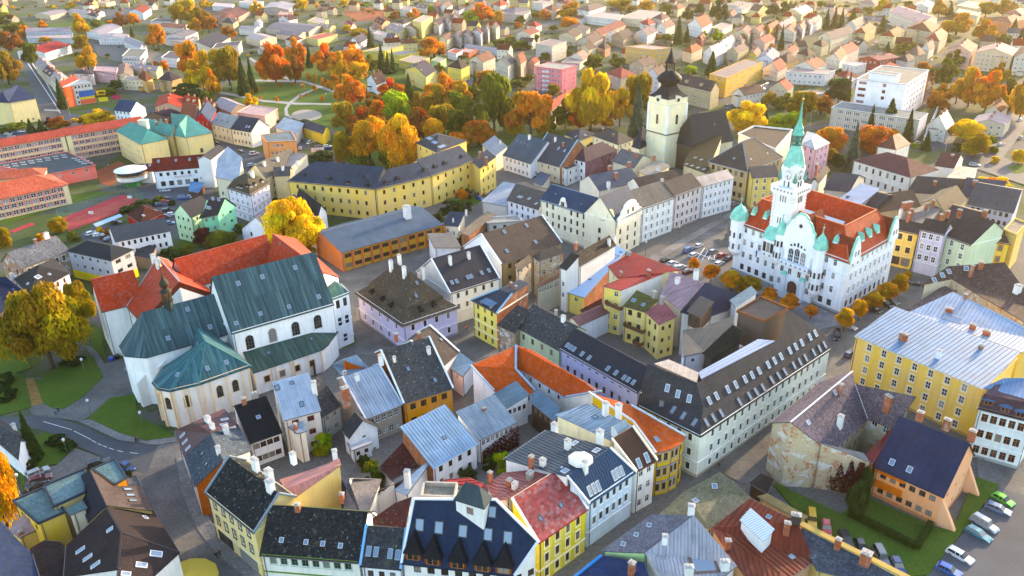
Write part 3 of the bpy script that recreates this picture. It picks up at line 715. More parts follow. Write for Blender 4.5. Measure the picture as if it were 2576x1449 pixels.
patch('car_park','10',fl('1370,690 1600,680 1620,740 1450,770'),'asphalt'); patch('street','10',fl('760,620 1000,600 1060,590 1010,640 800,660'),'asphalt'); patch('street','10',fl('1480,180 1640,160 1650,190 1500,210'),'asphalt'); patch('garden_yard','10',fl('1170,1300 1440,1280 1480,1449 1100,1449'),'gravel_yard')
# == old town, centre
def mansard_hip(label,t,A,B,C,h,steps,D=None,**kw):
    """stacked hip roof: steps = list of (inset fraction of the shorter side, height)"""
    a,b,c=PP(t,A,h),PP(t,B,h),PP(t,C,h); d=a + c - b if D is None else PP(t,D,h)
    V=[a,b,c,d]; F=[]; cen=(a + b + c + d) / 4; la,lb=(b - a).length,(c - b).length; sh=min(la,lb) / 2
    ex,ey=(b - a) / la,(c - b) / lb; prev=[0,1,2,3]
    for fr,z in steps:
        q=sh * fr; base=len(V); Z=Vector((0,0,z))
        ring=[a + ex * q + ey * q,b - ex * q + ey * q,c - ex * q - ey * q,d + ex * q - ey * q]
        if fr >= .97:
            if la >= lb: r=[(ring[0] + ring[3]) / 2 + Z,(ring[1] + ring[2]) / 2 + Z]; V += r; F += [(prev[0],prev[1],base + 1,base),(prev[1],prev[2],base + 1),(prev[2],prev[3],base,base + 1),(prev[3],prev[0],base)]
            else: r=[(ring[0] + ring[1]) / 2 + Z,(ring[2] + ring[3]) / 2 + Z]; V += r; F += [(prev[0],prev[1],base),(prev[1],prev[2],base + 1,base),(prev[2],prev[3],base + 1),(prev[3],prev[0],base,base + 1)]
            prev=None
        else:
            V += [p + Z for p in ring]; F += [(prev[i],prev[(i + 1) % 4],base + (i + 1) % 4,base + i) for i in range(4)]; prev=list(range(base,base + 4))
    if prev: F.append(tuple(prev))
    return build(kw.pop('name','town_house'),label,kw.pop('cat','house'),V,F,tile=t,**kw)
def dormer(root,tile,p,w=1.6,dd=2.4,hh=1.5,rc=None,kind='hip',fc='o',wc='5a3018',pk=1.5):
    """small roofed window standing on a roof: front wall, window, little roof"""
    q,n,off=hit(root,tile,p); fo=Vector((n.x,n.y,0))
    fo=fo.normalized() if fo.length > .05 else Vector((0,-1,0)); X=Vector((-fo.y,fo.x,0)); base=q - off - Vector((0,0,.25))
    def L(x,y,z): return base + X * x + fo * y + Vector((0,0,z))
    b=MB(); v=[L(-w / 2,0,0),L(w / 2,0,0),L(w / 2,0,hh),L(-w / 2,0,hh),L(-w / 2,-dd,0),L(w / 2,-dd,0),L(w / 2,-dd,hh),L(-w / 2,-dd,hh)]
    b.add(v,[(0,1,2,3),(1,5,6,2),(4,0,3,7),(5,4,7,6)])
    D=b.obj('dormer','plaster',root,hx(wc))
    r=MB(); e=.25; y1=.3; pk_=pk
    if kind == 'gab':
        vv=[L(-w / 2 - e,y1,hh - .1),L(0,y1,hh + pk_),L(w / 2 + e,y1,hh - .1),L(-w / 2 - e,-dd - 1.5,hh - .1),L(0,-dd - 1.5,hh + pk_),L(w / 2 + e,-dd - 1.5,hh - .1)]
        ff=[(0,1,4,3),(1,2,5,4),(0,2,1)]
    elif kind == 'hip':
        vv=[L(-w / 2 - e,y1,hh - .1),L(w / 2 + e,y1,hh - .1),L(w / 2 + e,-dd,hh - .1),L(-w / 2 - e,-dd,hh - .1),L(0,-w * .45,hh + pk_),L(0,-dd - 1.2,hh + pk_)]
        ff=[(0,1,4),(1,2,5,4),(3,0,4,5)]
    else:
        vv=[L(-w / 2 - e,y1,hh),L(w / 2 + e,y1,hh),L(w / 2 + e,-dd - 1,hh + .5),L(-w / 2 - e,-dd - 1,hh + .5)]; ff=[(0,1,2,3)]
    nv=len(vv); vv2=vv + [x - Vector((0,0,.1)) for x in vv]; ff2=ff + [tuple(i + nv for i in reversed(f)) for f in ff]
    newobj('dormer_roof',mesh('dormer_roof',vv2,ff2,'slate',[[(0,0)] * len(f) for f in ff2]),D,(0,0,0),hx(rc or root['rc']))
    o=newobj('dormer_window',UWF,D,(0,0,0),FRC[fc]); M=Matrix((-X * (w * .78),fo,Vector((0,0,hh * .8)))).transposed().to_4x4(); M.translation=L(0,.02,hh * .5); o.matrix_local=M
    return D
o=mansard_hip('lilac two-storey house with tall brown two-tier hipped roof and white chimneys','11',(95,765),(460,1018),(897,872),8.6,[(.34,2.6),(.36,3.3),(1.0,10.2)],inset=.7,
    wc='c9c0de',rc='4a4238',rm='mossy_tile',win={0: W(5,2,None,.95,1.75,'X','b',s='e9e6ef'),1: W(4,2,None,1.05,1.75,'X','b',s='e9e6ef')},chim=[(478,640,.9,.9,3.0,'w'),(378,590,.9,.9,3.0,'w'),(440,530,.9,.9,2.2,'w'),(615,640,.9,.9,2.6,'w')],sky=[(570,685),(565,783)],band=('e9e6ef',0,4.1),plinth='8d8894')
for p in ((220,770),(298,825),(364,872),(608,905),(710,868)): dormer(o,'11',p,1.3,1.6,1.0,'3c342c','hip','k','2c241c',.7)
o=H('white house with navy slate roof, five skylights and two white chimneys','11',(822,770),(1198,652),(668,508),10.2,38,rc='2b2f3c',rm='smooth_tile',wc='efece4',ridge='2b2f3c',sky=[(835,683),(870,673),(955,644),(980,636),(1060,610),(1113,592)],skycol='s',
    chim=[(822,545,.8,.8,2.4,'w'),(962,500,.8,.8,1.8,'w')],win={0: W(5,3,(1,2),1.0,1.6,'T','b',s='f4f2ee')},band=('f4f2ee',0,4.0),cop='dfe3ea')
H('plain hall with broad brown roof and white gable behind the navy-roofed house','11',(1207,545),(1668,385),(1040,322),11.5,36,rc='574a44',rm='slate',wc='9a8560',wcs={3: 'eceef2'},cop='dfe6ee',sky=[(1230,300),(1398,252),(1250,445),(1466,377)],skycol='s',win={0: W(6,3,(1,2),1.3,1.6,'T','b')},name='hall',cat='hall')
Q('low white courtyard wall block left of the brown-roofed hall','11',(648,310),(700,420),(905,420),8.5,'flat',wc='e3e6ec',rc='6d6a66',rm='bitumen',name='outbuilding',cat='outbuilding')
Q('decayed ochre house with glazed veranda and low dark hipped roof','11',(1440,485),(1490,520),(1684,455),13,'hip',2.0,rc='4b4644',wc='c9b08a',wm='decayed_plaster',win={1: W(3,4,(2,3),1.2,1.8,'T','w'),0: W(1,4,(3,),1.1,1.7,'T','w')})
o=Q('glazed wooden veranda with rusty roof on the decayed ochre house','11',(1470,700),(1485,722),(1662,655),9.0,'mono',.9,axis=0,rc='6b3a22',rm='metal_old',wc='b9b2a0',win={1: W(8,3,(2,),.75,1.5,'T','w',m=.02),0: W(1,3,(2,),.7,1.4,'T','w')},name='veranda',cat='veranda')
Q('cream decayed annex wall left of the glazed veranda','11',(1310,575),(1330,600),(1440,520),10.5,'mono',1.0,rc='6c6258',wc='d9d0bf',wm='decayed_plaster',win={1: W(2,4,(3,),1.1,1.6,'T','w')},name='outbuilding',cat='outbuilding')
H('tall white firewall house with dark roof and mobile antennas','11',(1640,565),(1700,590),(1770,470),14,30,end='b',rc='3a3634',wc='e9e6e2',win={0: W(1,4,(1,2),.9,1.4)},mono=True)
Q('long white firewall wing with dark roof towards the square','11',(1745,540),(1800,560),(2075,400),13.5,'mono',2.6,axis=1,rc='3e3835',rm='old_slate',wc='ebe7e2',chim=[(1770,420,.7,1.0,1.6),(2020,400,.8,.8,1.8,'w'),(2060,370,.8,.8,1.6,'w')])
M_('narrow yellow house with long bright blue corrugated roof','11',[(1703,757,6.5),(1835,797,6.5),(2150,445,9.5),(2072,405,9.5)],[(0,1,2,3)],rc='7ea6d8',rm='corrugated',wc='e6cf6e',wcs={1: 'b3714d'},wms={1: 'brick'},win={0: W(1,2,(1,),1.3,1.3,'T','w')},sky=[(2060,487,2.6,2.6),(1875,660,1.0,.8),(2110,455,1,.8)],chim=[(1980,555,.9,.9,2.0,'w')],seam=0)
M_('low rust-red lean-to below the blue corrugated roof','11',[(1800,890,3.2),(1965,800,6.0),(1975,905,3.2),(1850,935,3.0)],[(0,3,2,1)],rc='7c3a26',rm='metal_old',wc='b59a7a',name='outbuilding',cat='outbuilding')
M_('tall yellow courtyard house with red seamed roof and glazed stairwell','11',[(1972,708,14.2),(2112,742,14.2),(2475,598,15.2),(2335,560,15.2)],[(0,1,2,3)],rc='c8392f',rm='metal_paint',wc='ecd27c',wcs={1: 'ebe6e0'},seam=.75,win={0: [W(1,4,(0,1,2,3),1.2,1.5,'T','w',u=[.72]),W(1,4,(0,1,2),1.2,1.9,'M','w',u=[.25])]},pipes=0)
M_('red seamed roof house with cream wall behind the tall yellow one','11',[(2010,557,14.6),(2085,650,14.6),(2560,590,15.8),(2200,455,15.8)],[(0,1,2,3)],rc='c23a30',rm='metal_paint',wc='ecd9a8',seam=.75,chim=[(2170,480,.8,1.2,1.2,'g'),(2110,640,.6,.9,1.5),(2320,630,.8,1.1,1.6)],win={0: W(1,4,(3,),1.3,1.8,'T','w')})
o=M_('yellow balcony house with mossy olive roof in the inner courtyard','11',[(2125,858,11),(2292,905,11),(2395,815,14.0),(2230,740,14.0)],[(0,1,2,3)],rc='5d5a30',rm='mossy_tile',wc='edd486',sky=[(2207,818,1.2,1.2),(2280,850,1.1,1.1)],win={0: W(2,3,None,1.2,1.7,'T','b')},skycol='s',chim=[(2360,790,.8,1.0,1.5,'g'),(2420,830,.8,1.0,1.5,'g')])
M_('yellow rear wing with washed-out red sheet roof beside the olive roof','11',[(2292,905,11),(2395,1003,10.6),(2530,940,11.5),(2430,815,14.2)],[(0,1,2,3)],rc='b5666a',rm='red_sheet',wc='edd486',seam=.8,win={0: W(2,3,None,1.1,1.7,'T','b'),1: W(2,3,None,.9,1.2,'O','b')})
for (a,b,z) in (((2130,985),(2275,1045),7.0),((2200,1115),(2262,1140),3.6),((1990,818),(2105,870),10.3)):
    p,q=PT('11',a,z),PT('11',b,z); d=(q - p).normalized(); no=Vector((d.y,-d.x,0)); bb=MB(); c=(p + q) / 2; L=(q - p).length
    Mx=Matrix((d,-no,Vector((0,0,1)))).transposed().to_4x4()
    bb.box(-L / 2,L / 2,-.1,1.3,-1.15,-1.0,Mx)
    for i in range(int(L / .25)): bb.box(-L / 2 + i * .25,-L / 2 + i * .25 + .12,-.14,-.09,-1,0,Mx)
    bb.box(-L / 2,L / 2,-.16,-.07,0,.08,Mx); bb.box(-L / 2,-L / 2 + .05,-.1,1.3,-1,0,Mx); bb.box(L / 2 - .05,L / 2,-.1,1.3,-1,0,Mx)
    tag(bb.obj('balcony','wood',None,(.16,.07,.035),c),{7.0: 'long brown wooden balcony on the yellow courtyard house',3.6: 'small lower brown balcony on the yellow courtyard house',10.3: 'brown balcony high on the tall yellow house'}[z],'balcony')
M_('yellow corner house with blue-grey tile roof and brick side wall','11',[(978,815,11.2),(1172,918,11.2),(1290,770,14.2),(1418,690,14.2),(1345,660,14.2),(1180,735,14.2)],[(0,1,2,5),(5,2,3,4)],rc='39404d',rm='smooth_tile',wc='f0dc74',wcs={1: 'a4592f',2: 'a4592f'},wms={1: 'brick',2: 'brick'},cop='8fb0c8',win={0: W(3,4,None,.95,1.55,'T','b')},band=('f6f0d8',0,3.2,6.0),chim=[(1280,715,.6,.6,1.2),(1318,735,.6,.6,1.0)])
dormer([x for x in bpy.data.objects if x.get('label','').startswith('yellow corner house with blue')][0],'11',(1090,860),4.4,2.6,.9,'86b4e0','mono','k','c9b890')
M_('small grey-brown house with dark slate roof between yellow and green houses','11',[(1172,1003,8.6),(1312,1066,8.6),(1432,895,12.4),(1330,850,12.4)],[(0,1,2,3)],rc='3f3f40',rm='old_slate',wc='a89a80',wm='decayed_plaster',win={0: W(2,2,None,.9,1.4,'T','w')},sky=[(1340,930,.7,.7)])
H('pale green weathered house with lichen-spotted slate roof','11',(1310,1015),(1642,1197),(1462,848),9.0,35,back=.5,rc='44474a',rm='old_slate',wc='b9c8a6',wm='plaster',win={0: W(4,2,None,1.0,1.7,'T','b')},chim=[(1675,975,.8,1.0,1.5,'w'),(1620,925,.6,.6,1.2,'g')],sky=[(1690,1007,.8,.7)],pipes=0)
H('long lilac house with navy tile roof and rows of skylights','11',(1640,1180),('12',2236,70),(1745,1022),9.6,36,back=.25,rc='272c38',rm='smooth_tile',wc='b4b3d3',ridge='20242e',sky=[(1707,1156),(1731,1172),(1757,1187),(1818,1222),(1871,1252),(2012,1332),(2073,1365),(2135,1400),(2166,1417),(2205,1437)],skycol='s',win={0: [W(9,3,(1,),.95,1.8,'T','k'),W(9,3,(2,),.9,.5,'O','k',zo=.2),W(9,3,(0,),.95,1.6,'T','k')]},band=('d6d5e4',0))
H('white firewall shed with faded maroon roof behind the green house','11',(1795,1010),(2028,905),(1740,955),6.5,26,rc='8c5a5c',rm='metal_old',wc='e6e7ec',name='outbuilding',cat='outbuilding',back=.6)
M_('orange-tiled house with white walls around a small court','11',[(975,1310,11.0),(1320,1157,11.0),(1318,1335,8.3),(1470,1504,6.0),(1292,1579,6.0),(1150,1500,6.0)],[(0,5,4,3,2,1)],rc='c75a2b',rm='clay_tile',wc='eceaea',cop='9fb6c8',win={4: W(2,2,(1,),1.0,1.4,'T','w')},gut='8fa3b3')
M_('orange-tiled wing running back from the small court','11',[(1320,1157,11.0),(1440,1192,11.0),('12',1960,55,11.0),('12',1690,100,7.0),(1370,1352,7.0),(1318,1335,7.0)],[(0,5,4,3,2,1)],rc='c45526',rm='clay_tile',wc='eceaea',cop='9fb6c8',gut='8fa3b3',win={4: W(4,2,(1,),.8,1.2,'T','b')})
H('slate-roofed house with lichen streaks, orange rear wall and terrace','12',(470,150),(848,32),('11',283,1196),7.4,33,rc='45474a',rm='old_slate',wc='d9923f',wcs={3: 'b5673e'},cop='d5dade',back=.35,sky=[(505,-114),(708,-30)],win={0: W(4,2,None,1.4,1.6,'M','b')},chim=[(660,-232,.8,.8,1.6,'w'),(300,-165,.9,.9,1.8,'w'),(402,-170,.6,.6,1.2,'w'),(415,-345,.6,.8,1.2),(588,-352,.6,.8,1.2)])
H('brown slate house with white gable coping by the narrow lane','11',(750,1330),(892,1205),(598,1100),8.6,34,rc='4e4744',rm='slate',wc='d8d6d4',cop='e6e8ea',back=.5,sky=[(753,1114,.8,.9)])
M_('small white house with pale blue sheet hip roof in the lane corner','11',[(820,1325,6.2),(915,1392,6.2),(1000,1285,6.2),(882,1200,8.5)],[(0,1,2,3)],rc='a9c6d6',rm='metal',wc='e9e9ec',seam=.7,win={0: W(1,2,(1,),.9,1.2,'T','w')})
o=H('cream civic building with blue-black roof and curved white-edged gables','11',(1495,60),(1985,215),(1520,-75),12.8,38,rc='2c4460',rm='smooth_tile',wc='f1e8cf',back=.8,ridge='3b6f86',gut='4c8aa0',win={0: [W(9,4,(1,2,3),1.0,1.9,'T','b')]},band=('f8f3e4',0,4.2),sky=[(1618,15,.8,.8),(1812,92,.8,.8),(1908,130,.8,.8)],plinth='c0b8a6')
H('cream corner wing of the civic building with scrolled gable on the square','11',(2070,225),(2272,130),(2030,20),13.5,48,rc='2c4460',rm='smooth_tile',wc='f1e8cf',gut='4c8aa0',win={0: W(3,4,(0,1,2),1.1,2.0,'T','b'),3: W(1,4,(1,2),1.1,1.9)},band=('f8f3e4',0,4.2),back=1.0)
def scroll_gable(label,t,L_,R__,h,top,wc='f5efdf',depth=.5,win=1):
    """curved baroque gable slab standing on an eave between two pixels"""
    p,q=PT(t,L_,h),PT(t,R__,h); d=(q - p); w=d.length; d.normalize(); no=Vector((d.y,-d.x,0)); c=(p + q) / 2
    H_=zsolve(c.x,c.y,t2f(t,top)[1]) - h; pts=[]
    prof=[(.5,-2.0),(.5,.12),(.47,.2),(.40,.26),(.36,.36),(.34,.52),(.29,.60),(.25,.66),(.24,.78),(.20,.88),(.12,.96),(0,1.0)]
    pr=[(x,(z * H_ if z > 0 else z)) for x,z in prof]; pts=[(-x,z) for x,z in pr] + [(x,z) for x,z in reversed(pr[:-1])]
    V=[c + d * (x * w) + no * .12 + Vector((0,0,z)) for x,z in pts] + [c + d * (x * w) - no * depth + Vector((0,0,z)) for x,z in pts]; n=len(pts)
    return V,[tuple(range(n)),tuple(range(2 * n - 1,n - 1,-1))] + [(i,n + i,n + (i + 1) % n,(i + 1) % n) for i in range(n)],c,d,no,H_
def add_gable(root,t,L_,R__,h,top,wc):
    V,F,c,d,no,H_=scroll_gable('',t,L_,R__,h,top)
    off=Vector((root.location.x,root.location.y,0)); g=newobj('gable',mesh('gable',[v - off for v in V],F,'plaster',None),root,(0,0,0),hx(wc))
    for s_ in (-.1,.1):
        w_=newobj('gable_window',UWF,root,(0,0,0),FRC['b']); M=Matrix((-d * .9,no,Vector((0,0,1.5)))).transposed().to_4x4(); M.translation=c + d * (s_ * (V[0] - V[22]).length) + no * .14 + Vector((0,0,H_ * .35)) - off; w_.matrix_local=M
civic=[x for x in bpy.data.objects if x.get('label','').startswith('cream corner wing')][0]; civicb=[x for x in bpy.data.objects if x.get('label','').startswith('cream civic')][0]
add_gable(civic,'11',(2085,225),(2268,130),13.2,(2185,62),'f5efdf'); add_gable(civicb,'11',(1640,105),(1702,125),12.6,(1665,42),'f5efdf'); add_gable(civic,'11',(1985,205),(2068,225),13.2,(2025,130),'f1e0b0')
H('white four-storey town house with grey roof beside the civic wing','11',(2272,130),(2518,45),(2190,-15),13.0,36,back=.8,rc='6a6763',wc='f3f1ea',win={0: W(5,4,None,1.0,1.8,'T','w',s='ffffff')},band=('ffffff',0,3.4,6.6),sky=())
H('pinkish grey town house with dark roof on the square row','21',(-58,35),(152,-42),('11',2420,-75),13.4,36,back=.8,rc='4a4446',wc='ddd0cc',win={0: W(5,4,None,1.05,1.8,'T','b',s='efe6e2')},band=('efe6e2',0,3.6),plinth='9b8f8a',sky=())
H('white town house at the near end of the square row','21',(154,-42),(392,-105),('20',130,1330),13.2,32,back=.8,rc='c9b7ae',rm='metal_old',wc='f2efec',win={0: W(6,4,None,1.0,1.7,'T','w',s='ffffff')},band=('ffffff',0,3.6,6.6))
H('slate grey house with brick chimneys behind the civic building','10',(1945,1440),(2262,1370),(1935,1310),11,32,rc='4b586a',wc='d8d2c4',chim=[(2072,1345,.9,1.2,2.2),(2170,1250,.8,1.6,1.4),(2025,1275,.8,1.6,1.2),(2015,1420,1.0,1.2,2.4,'w')],back=.9)
H('brown roofed house with dark box dormer behind the square row','11',(2262,-15),(2576,-85),('10',2330,1320),12,35,rc='4c4240',wc='e4dcd0',sky=(),back=.8,chim=[(2420,-60,.9,.9,2.0,'w')])
Q('dark grey house with low slate roof left of the civic building','11',(1245,60),(1490,135),(1620,-10),9.0,'gab',3.0,axis=0,rc='56524f',wc='e3e0e6',win={0: [W(5,3,None,1.0,1.5,'T','b',s='f3f0f5')]},sky=[(1340,35),(1358,40),(1418,50),(1470,87)],skycol='w')
Q('pale sheet-roofed shed behind the brown-roofed hall','11',(1055,70),(1250,110),(1410,-20),5.0,'mono',1.4,axis=0,rc='b9c4d4',rm='metal',wc='cfc8c0',seam=.8,name='shed',cat='shed')
Q('small blue-roofed house with raw brick gable behind the ochre hall','11',(765,250),(885,305),(935,195),6.0,'mono',2.2,axis=2,rc='37506a',rm='metal_paint',wc='d8d2c0',seam=.6,win={0: W(2,2,(1,),.9,1.2,'T','b')},chim=[(845,230,.5,.5,1.4,'w'),(943,165,.7,.7,1.4,'w')])
Q('raw brick party wall block beside the small blue-roofed house','11',(895,305),(960,330),(1165,165),7.5,'flat',wc='a8663c',wm='brick',rc='8b7a66',name='outbuilding',cat='outbuilding')
Q('unfinished grey concrete building with open upper floor','11',(1070,200),(1100,240),(1370,220),7.0,'flat',wc='c3bfb9',rc='a8a49c',par=.5,win={1: W(3,2,(1,),1.2,1.3,'O','k')},name='building_shell',cat='building')
H('long ochre hall with terracotta pilasters and blue-grey low roof','11',(0,460),(772,245),(545,132),7.0,12,end='b',rc='56697e',rm='metal_paint',wc='c2953f',wcs={3: 'c9774a'},back=.4,win={0: W(11,2,None,2.6,1.5,'M','b',m=.01)},name='hall',cat='hall',pipes=0,gut='6a4a3c',chim=[(500,195,2.2,2.2,4.5,'w')])
hall=[x for x in bpy.data.objects if x.get('label','').startswith('long ochre hall')][0]
fd,off=FACES[hall.name]; A_,B_=fd[0][0][0],fd[0][0][1]; dd_=(B_ - A_); LL=dd_.length; dd_.normalize(); no_=Vector((dd_.y,-dd_.x,0))
for i in range(12):
    p=A_ + dd_ * (.3 + i * (LL - .6) / 11) - no_ * .12; piece('pilaster',Vector((p.x,p.y,0)),Vector((p.x,p.y,6.8)),.5,.5,'plaster',hall,hx('b9694a'),off,dd_)
# == big yellow courthouse-like building
yel=dict(wc='f2cf78',rc='3c4658',rm='slate',gut='8a6a3a')
def yb(*a,**k):
    kw=dict(yel); kw.update(k); return H(*a,**kw)
o1=yb('left wing of the big yellow building with navy slate roof','01',(2165,-80),('11',255,-18),('00',2380,1225),12.6,36,hip=(.9,0),wcs={1: '3a4048'},wms={1: 'slate'},win={0: W(9,3,None,1.1,1.7,'T','b')},back=1.0,name='public_building',cat='building',band=('f3e0a6',0))
o2=yb('middle wing of the big yellow building with eyebrow dormers','11',(255,-15),('10',680,1330),('10',520,1235),12.6,34,end='b',back=1.0,wcs={3: '3a4048'},wms={3: 'slate'},win={0: W(5,3,None,1.1,1.7,'T','b')},name='public_building',cat='building',band=('f3e0a6',0))
o3=yb('right wing of the big yellow building under grey slate','10',(680,1330),(1005,1212),(865,1105),12.6,34,end='b',back=1.0,win={0: W(5,3,None,1.1,1.7,'T','b')},name='public_building',cat='building',band=('f3e0a6',0))
Q('projecting end block of the big yellow building with brick chimneys','10',(975,1212),(1045,1270),(1170,1210),12.6,'mono',1.6,axis=0,wc='f2cf78',rc='44484f',chim=[(1048,1200,1.1,.9,3.0),(1095,1240,1.1,.9,3.0)],win={1: W(3,3,None,1.0,1.6,'T','b')},name='public_building',cat='building')
Q('rear yellow wing with three long roof lights behind the main wing','10',(560,1075),(720,1150),(950,1060),13.5,'hip',3.4,wc='f2cf78',rc='41454d',sky=[(665,1045,6,2.2),(705,1075,6,2.2),(760,1105,6,2.2)],win={0: W(3,3,None,1.1,1.6)},name='public_building',cat='building',D=(720,1000))
for (o_,t_,ps) in ((o1,'11',((45,-60),(190,-38))),(o2,'10',((345,1385),(430,1355))),(o3,'10',((640,1290),(715,1265),(790,1238),(920,1190))),(o1,'00',((2290,1330),(2485,1360)))):
    for p in ps: dormer(o_,t_,p,2.4,2.6,.8,'353a42','hip','b','5a3a28',.6)
# == bottom centre
def tiles_on(root,fi,nu,nv,mat,col,name='roof_sheet',gap=.03,th=.05):
    """single sheets on a roof face given as quad (bottom-left, bottom-right, top-right, top-left)"""
    fd,off=FACES[root.name]; pts,(n,c)=fd[fi]; a,b,c_,d=pts[:4]; rnd=random.Random(3)
    for j in range(nv):
        for i in range(nu):
            f=lambda x,y: a.lerp(b,x).lerp(d.lerp(c_,x),y)
            x0,x1,y0,y1=(i + (j % 2) * .5 - .5) / nu,(i + (j % 2) * .5 + .5) / nu,j / nv,(j + 1.12) / nv
            x0,x1,y1=max(x0,0),min(x1,1),min(y1,1)
            if x1 - x0 < .01: continue
            p0,p1,p2=f(x0,(y0 + y1) / 2),f(x1,(y0 + y1) / 2),f((x0 + x1) / 2,y0); p3=f((x0 + x1) / 2,y1)
            X=(p1 - p0); Y=(p3 - p2); k=rnd.uniform(.7,1.2); wf=max(0,rnd.gauss(.08,.16)) * .6
            o=newobj(name,ucube(mat),root,(0,0,0),tuple(min(1,q * k * (1 - wf) + .75 * wf) for q in col))
            nn=(n + Y.normalized() * -.03).normalized()
            M=Matrix((X * .985,Y * .99,nn * th)).transposed().to_4x4(); M.translation=(p2 + p3) / 2 + n * .05 - off; o.matrix_local=M
o=H('house with pale blue standing-seam roof and raw brick side','12',(690,637),(1032,448),(468,318),6.4,24,mono=True,rc='a9c9e6',rm='metal',wc='e8e9ee',wcs={3: 'b06a3c'},wms={3: 'brick'},seam=.75,seamc='7d97b0',sky=[(778,405,.9,.9)],win={0: W(4,2,None,1.0,1.5,'T','b')},gut='a9c9e6')
H('white house with worn pale sheet roof and red creeper on its front','12',(1036,428),(1326,288),(885,205),6.2,22,mono=True,rc='a4b8c8',rm='metal_old',wc='e2e3e8',seam=.62,seamc='7f8f9c',win={0: W(7,2,None,.9,1.3,'X','w')},chim=[(1078,195,.5,.8,.5)])
M_('low outbuilding with dark maroon roof below the brick side wall','12',[(283,632,4.2),(375,722,4.2),(642,590,4.2),(462,440,7.2)],[(0,1,2,3)],rc='5a2f2c',rm='mossy_tile',wc='dedad6',name='outbuilding',cat='outbuilding')
M_('long white courtyard outbuilding with brown tiled lean-to roof','12',[(245,835,4.5),(400,790,4.5),(480,715,6.0),(300,790,6.0)],[(0,1,2,3)],rc='6e4438',rm='clay_tile',wc='e4e0dc',name='outbuilding',cat='outbuilding',win={0: W(1,1,None,.5,.5)})
M_('white party wall with capped chimney between the courtyards','12',[(395,800,5.0),(490,840,6.2),(655,610,6.2),(640,590,6.2)],[(0,1,2,3)],rc='c8d4e0',rm='metal',wc='e6e4e2',name='party_wall',cat='wall',chim=[(505,780,1.0,1.0,4.0,'w')])
M_('maroon hipped tile roof house squeezed behind the dark slate house','12',[(185,1050,8.5),(485,1085,8.5),(530,850,11.5),(400,900,10.5)],[(0,1,3),(1,2,3)],rc='5c3230',rm='mossy_tile',wc='d8d0c8')
H('white house with dark slate roof, four bright skylights and pale blue verge','12',(138,1372),(452,1400),(178,1068),8.6,42,rc='3c3e42',rm='old_slate',wc='e8e6ea',back=.3,sky=[(207,1262,.9,1.7),(263,1267,.9,1.7),(370,1280,.9,1.7),(427,1290,.9,1.7)],skycol='s',win={0: W(3,2,None,1.0,1.4,'T','b')},gut='3a3a3c',cop='7fb0d8')
o=M_('large corner building with deep blue roof, roof turret and five hooded dormers','12',[(450,1352,9.5),(1308,1452,9.5),(545,866,18.8),(1168,872,None),(1490,1188,None)],[(0,1,4,3,2)],rc='1f3350',rm='smooth_tile',wc='ece7e2',gut='1f2c40',win={0: W(7,3,None,1.3,1.7,'T','b',s='f6f2ee'),1: W(3,3,None,1.2,1.5,'T','b')},sky=[(592,1062,1.6,2.2),(737,1083,1.6,2.2),(918,1110,1.6,2.2),(1108,1135,1.6,2.2),(1257,1158,1.6,2.2),(1140,965,1.4,2.0)],cop='e8eaee',pipes=0)
corner=o
for p in ((543,1325),(690,1362),(878,1388),(1064,1412),(1225,1428)): dormer(o,'12',p,2.8,2.6,1.8,'2c3038','hip','o','7a3a16',3.0)
mansard_hip('white roof turret with slate pyramid cap on the deep blue roof','12',(845,872),(1080,945),(1143,852),20.2,[(1.0,3.0)],rc='3e4c52',rm='smooth_tile',wc='ece8e4',z0=13,win={0: W(1,1,None,1.3,1.5,'T','o',sill=17.8)},name='roof_turret',cat='turret',gut=0,pipes=0)
Q('roof terrace with black stools behind the deep blue roof','12',(595,870),(860,880),(880,770),17,'flat',wc='8b8478',rc='9b9484',par=.9,parc='b0a89c',name='roof_terrace',cat='terrace')
red=H('yellow facade house with faded red sheet-metal roof','12',(1488,1203),(1862,945),(1250,868),10.0,40,back=.05,rc='9e2f30',rm='red_sheet',wc='e8cf4c',cop='e4e6ea',gut='a03030',win={0: W(4,3,None,1.05,1.9,'T','b',s='f3ecd0')},band=('f3ecd0',0,3.4),sky=[(1503,1015,.8,1.0),(1657,915,.8,1.0)])
tiles_on(red,0,17,16,'red_sheet',hx('b94a46'))
M_('low pinkish sheet roof with chimneys behind the red-roofed yellow house','12',[(1160,880,14.0),(1250,868,14.6),(1620,632,14.6),(1225,668,13.4),(1095,765,13.4)],[(0,1,2,3,4)],rc='bd6a62',rm='red_sheet',wc='d8c8b8',seam=.8,name='rear_wing',cat='house',chim=[(1125,740,.7,.7,2.2),(1270,770,.8,1.0,1.4),(1310,790,.8,1.0,1.3,'w'),(1425,715,.9,1.3,1.4,'g')])
M_('small bright red sheet roof left of the pinkish one','12',[(762,722,11.0),(965,705,11.0),(1100,765,11.0),(1060,815,11.0),(900,760,11.2)],[(0,4,3,2,1)],rc='c43a32',rm='metal_paint',wc='e2ddd8',seam=.8,name='rear_wing',cat='house')
bl=M_('pale blue stucco house with steel-blue seamed roof and roof lights','12',[(1872,906,10.5),(2226,664,10.5),(2030,482,16.2),(1704,700,16.2)],[(0,1,2,3)],rc='35597e',rm='metal_paint',wc='d3e0f0',seam=.62,seamc='24405e',win={0: W(6,3,(1,2),1.0,1.8,'X','b',s='eef3f9')},band=('eef3f9',0,3.8),sky=[(1873,808,.9,2.0),(1905,787,.9,2.0),(1937,770,.9,2.0),(2057,690,.9,2.0),(2085,670,.9,2.0),(2115,655,.9,2.0)],skycol='w',chim=[(1838,650,.9,.9,2.0,'w')],gut='35597e',cop='dfe2e6')
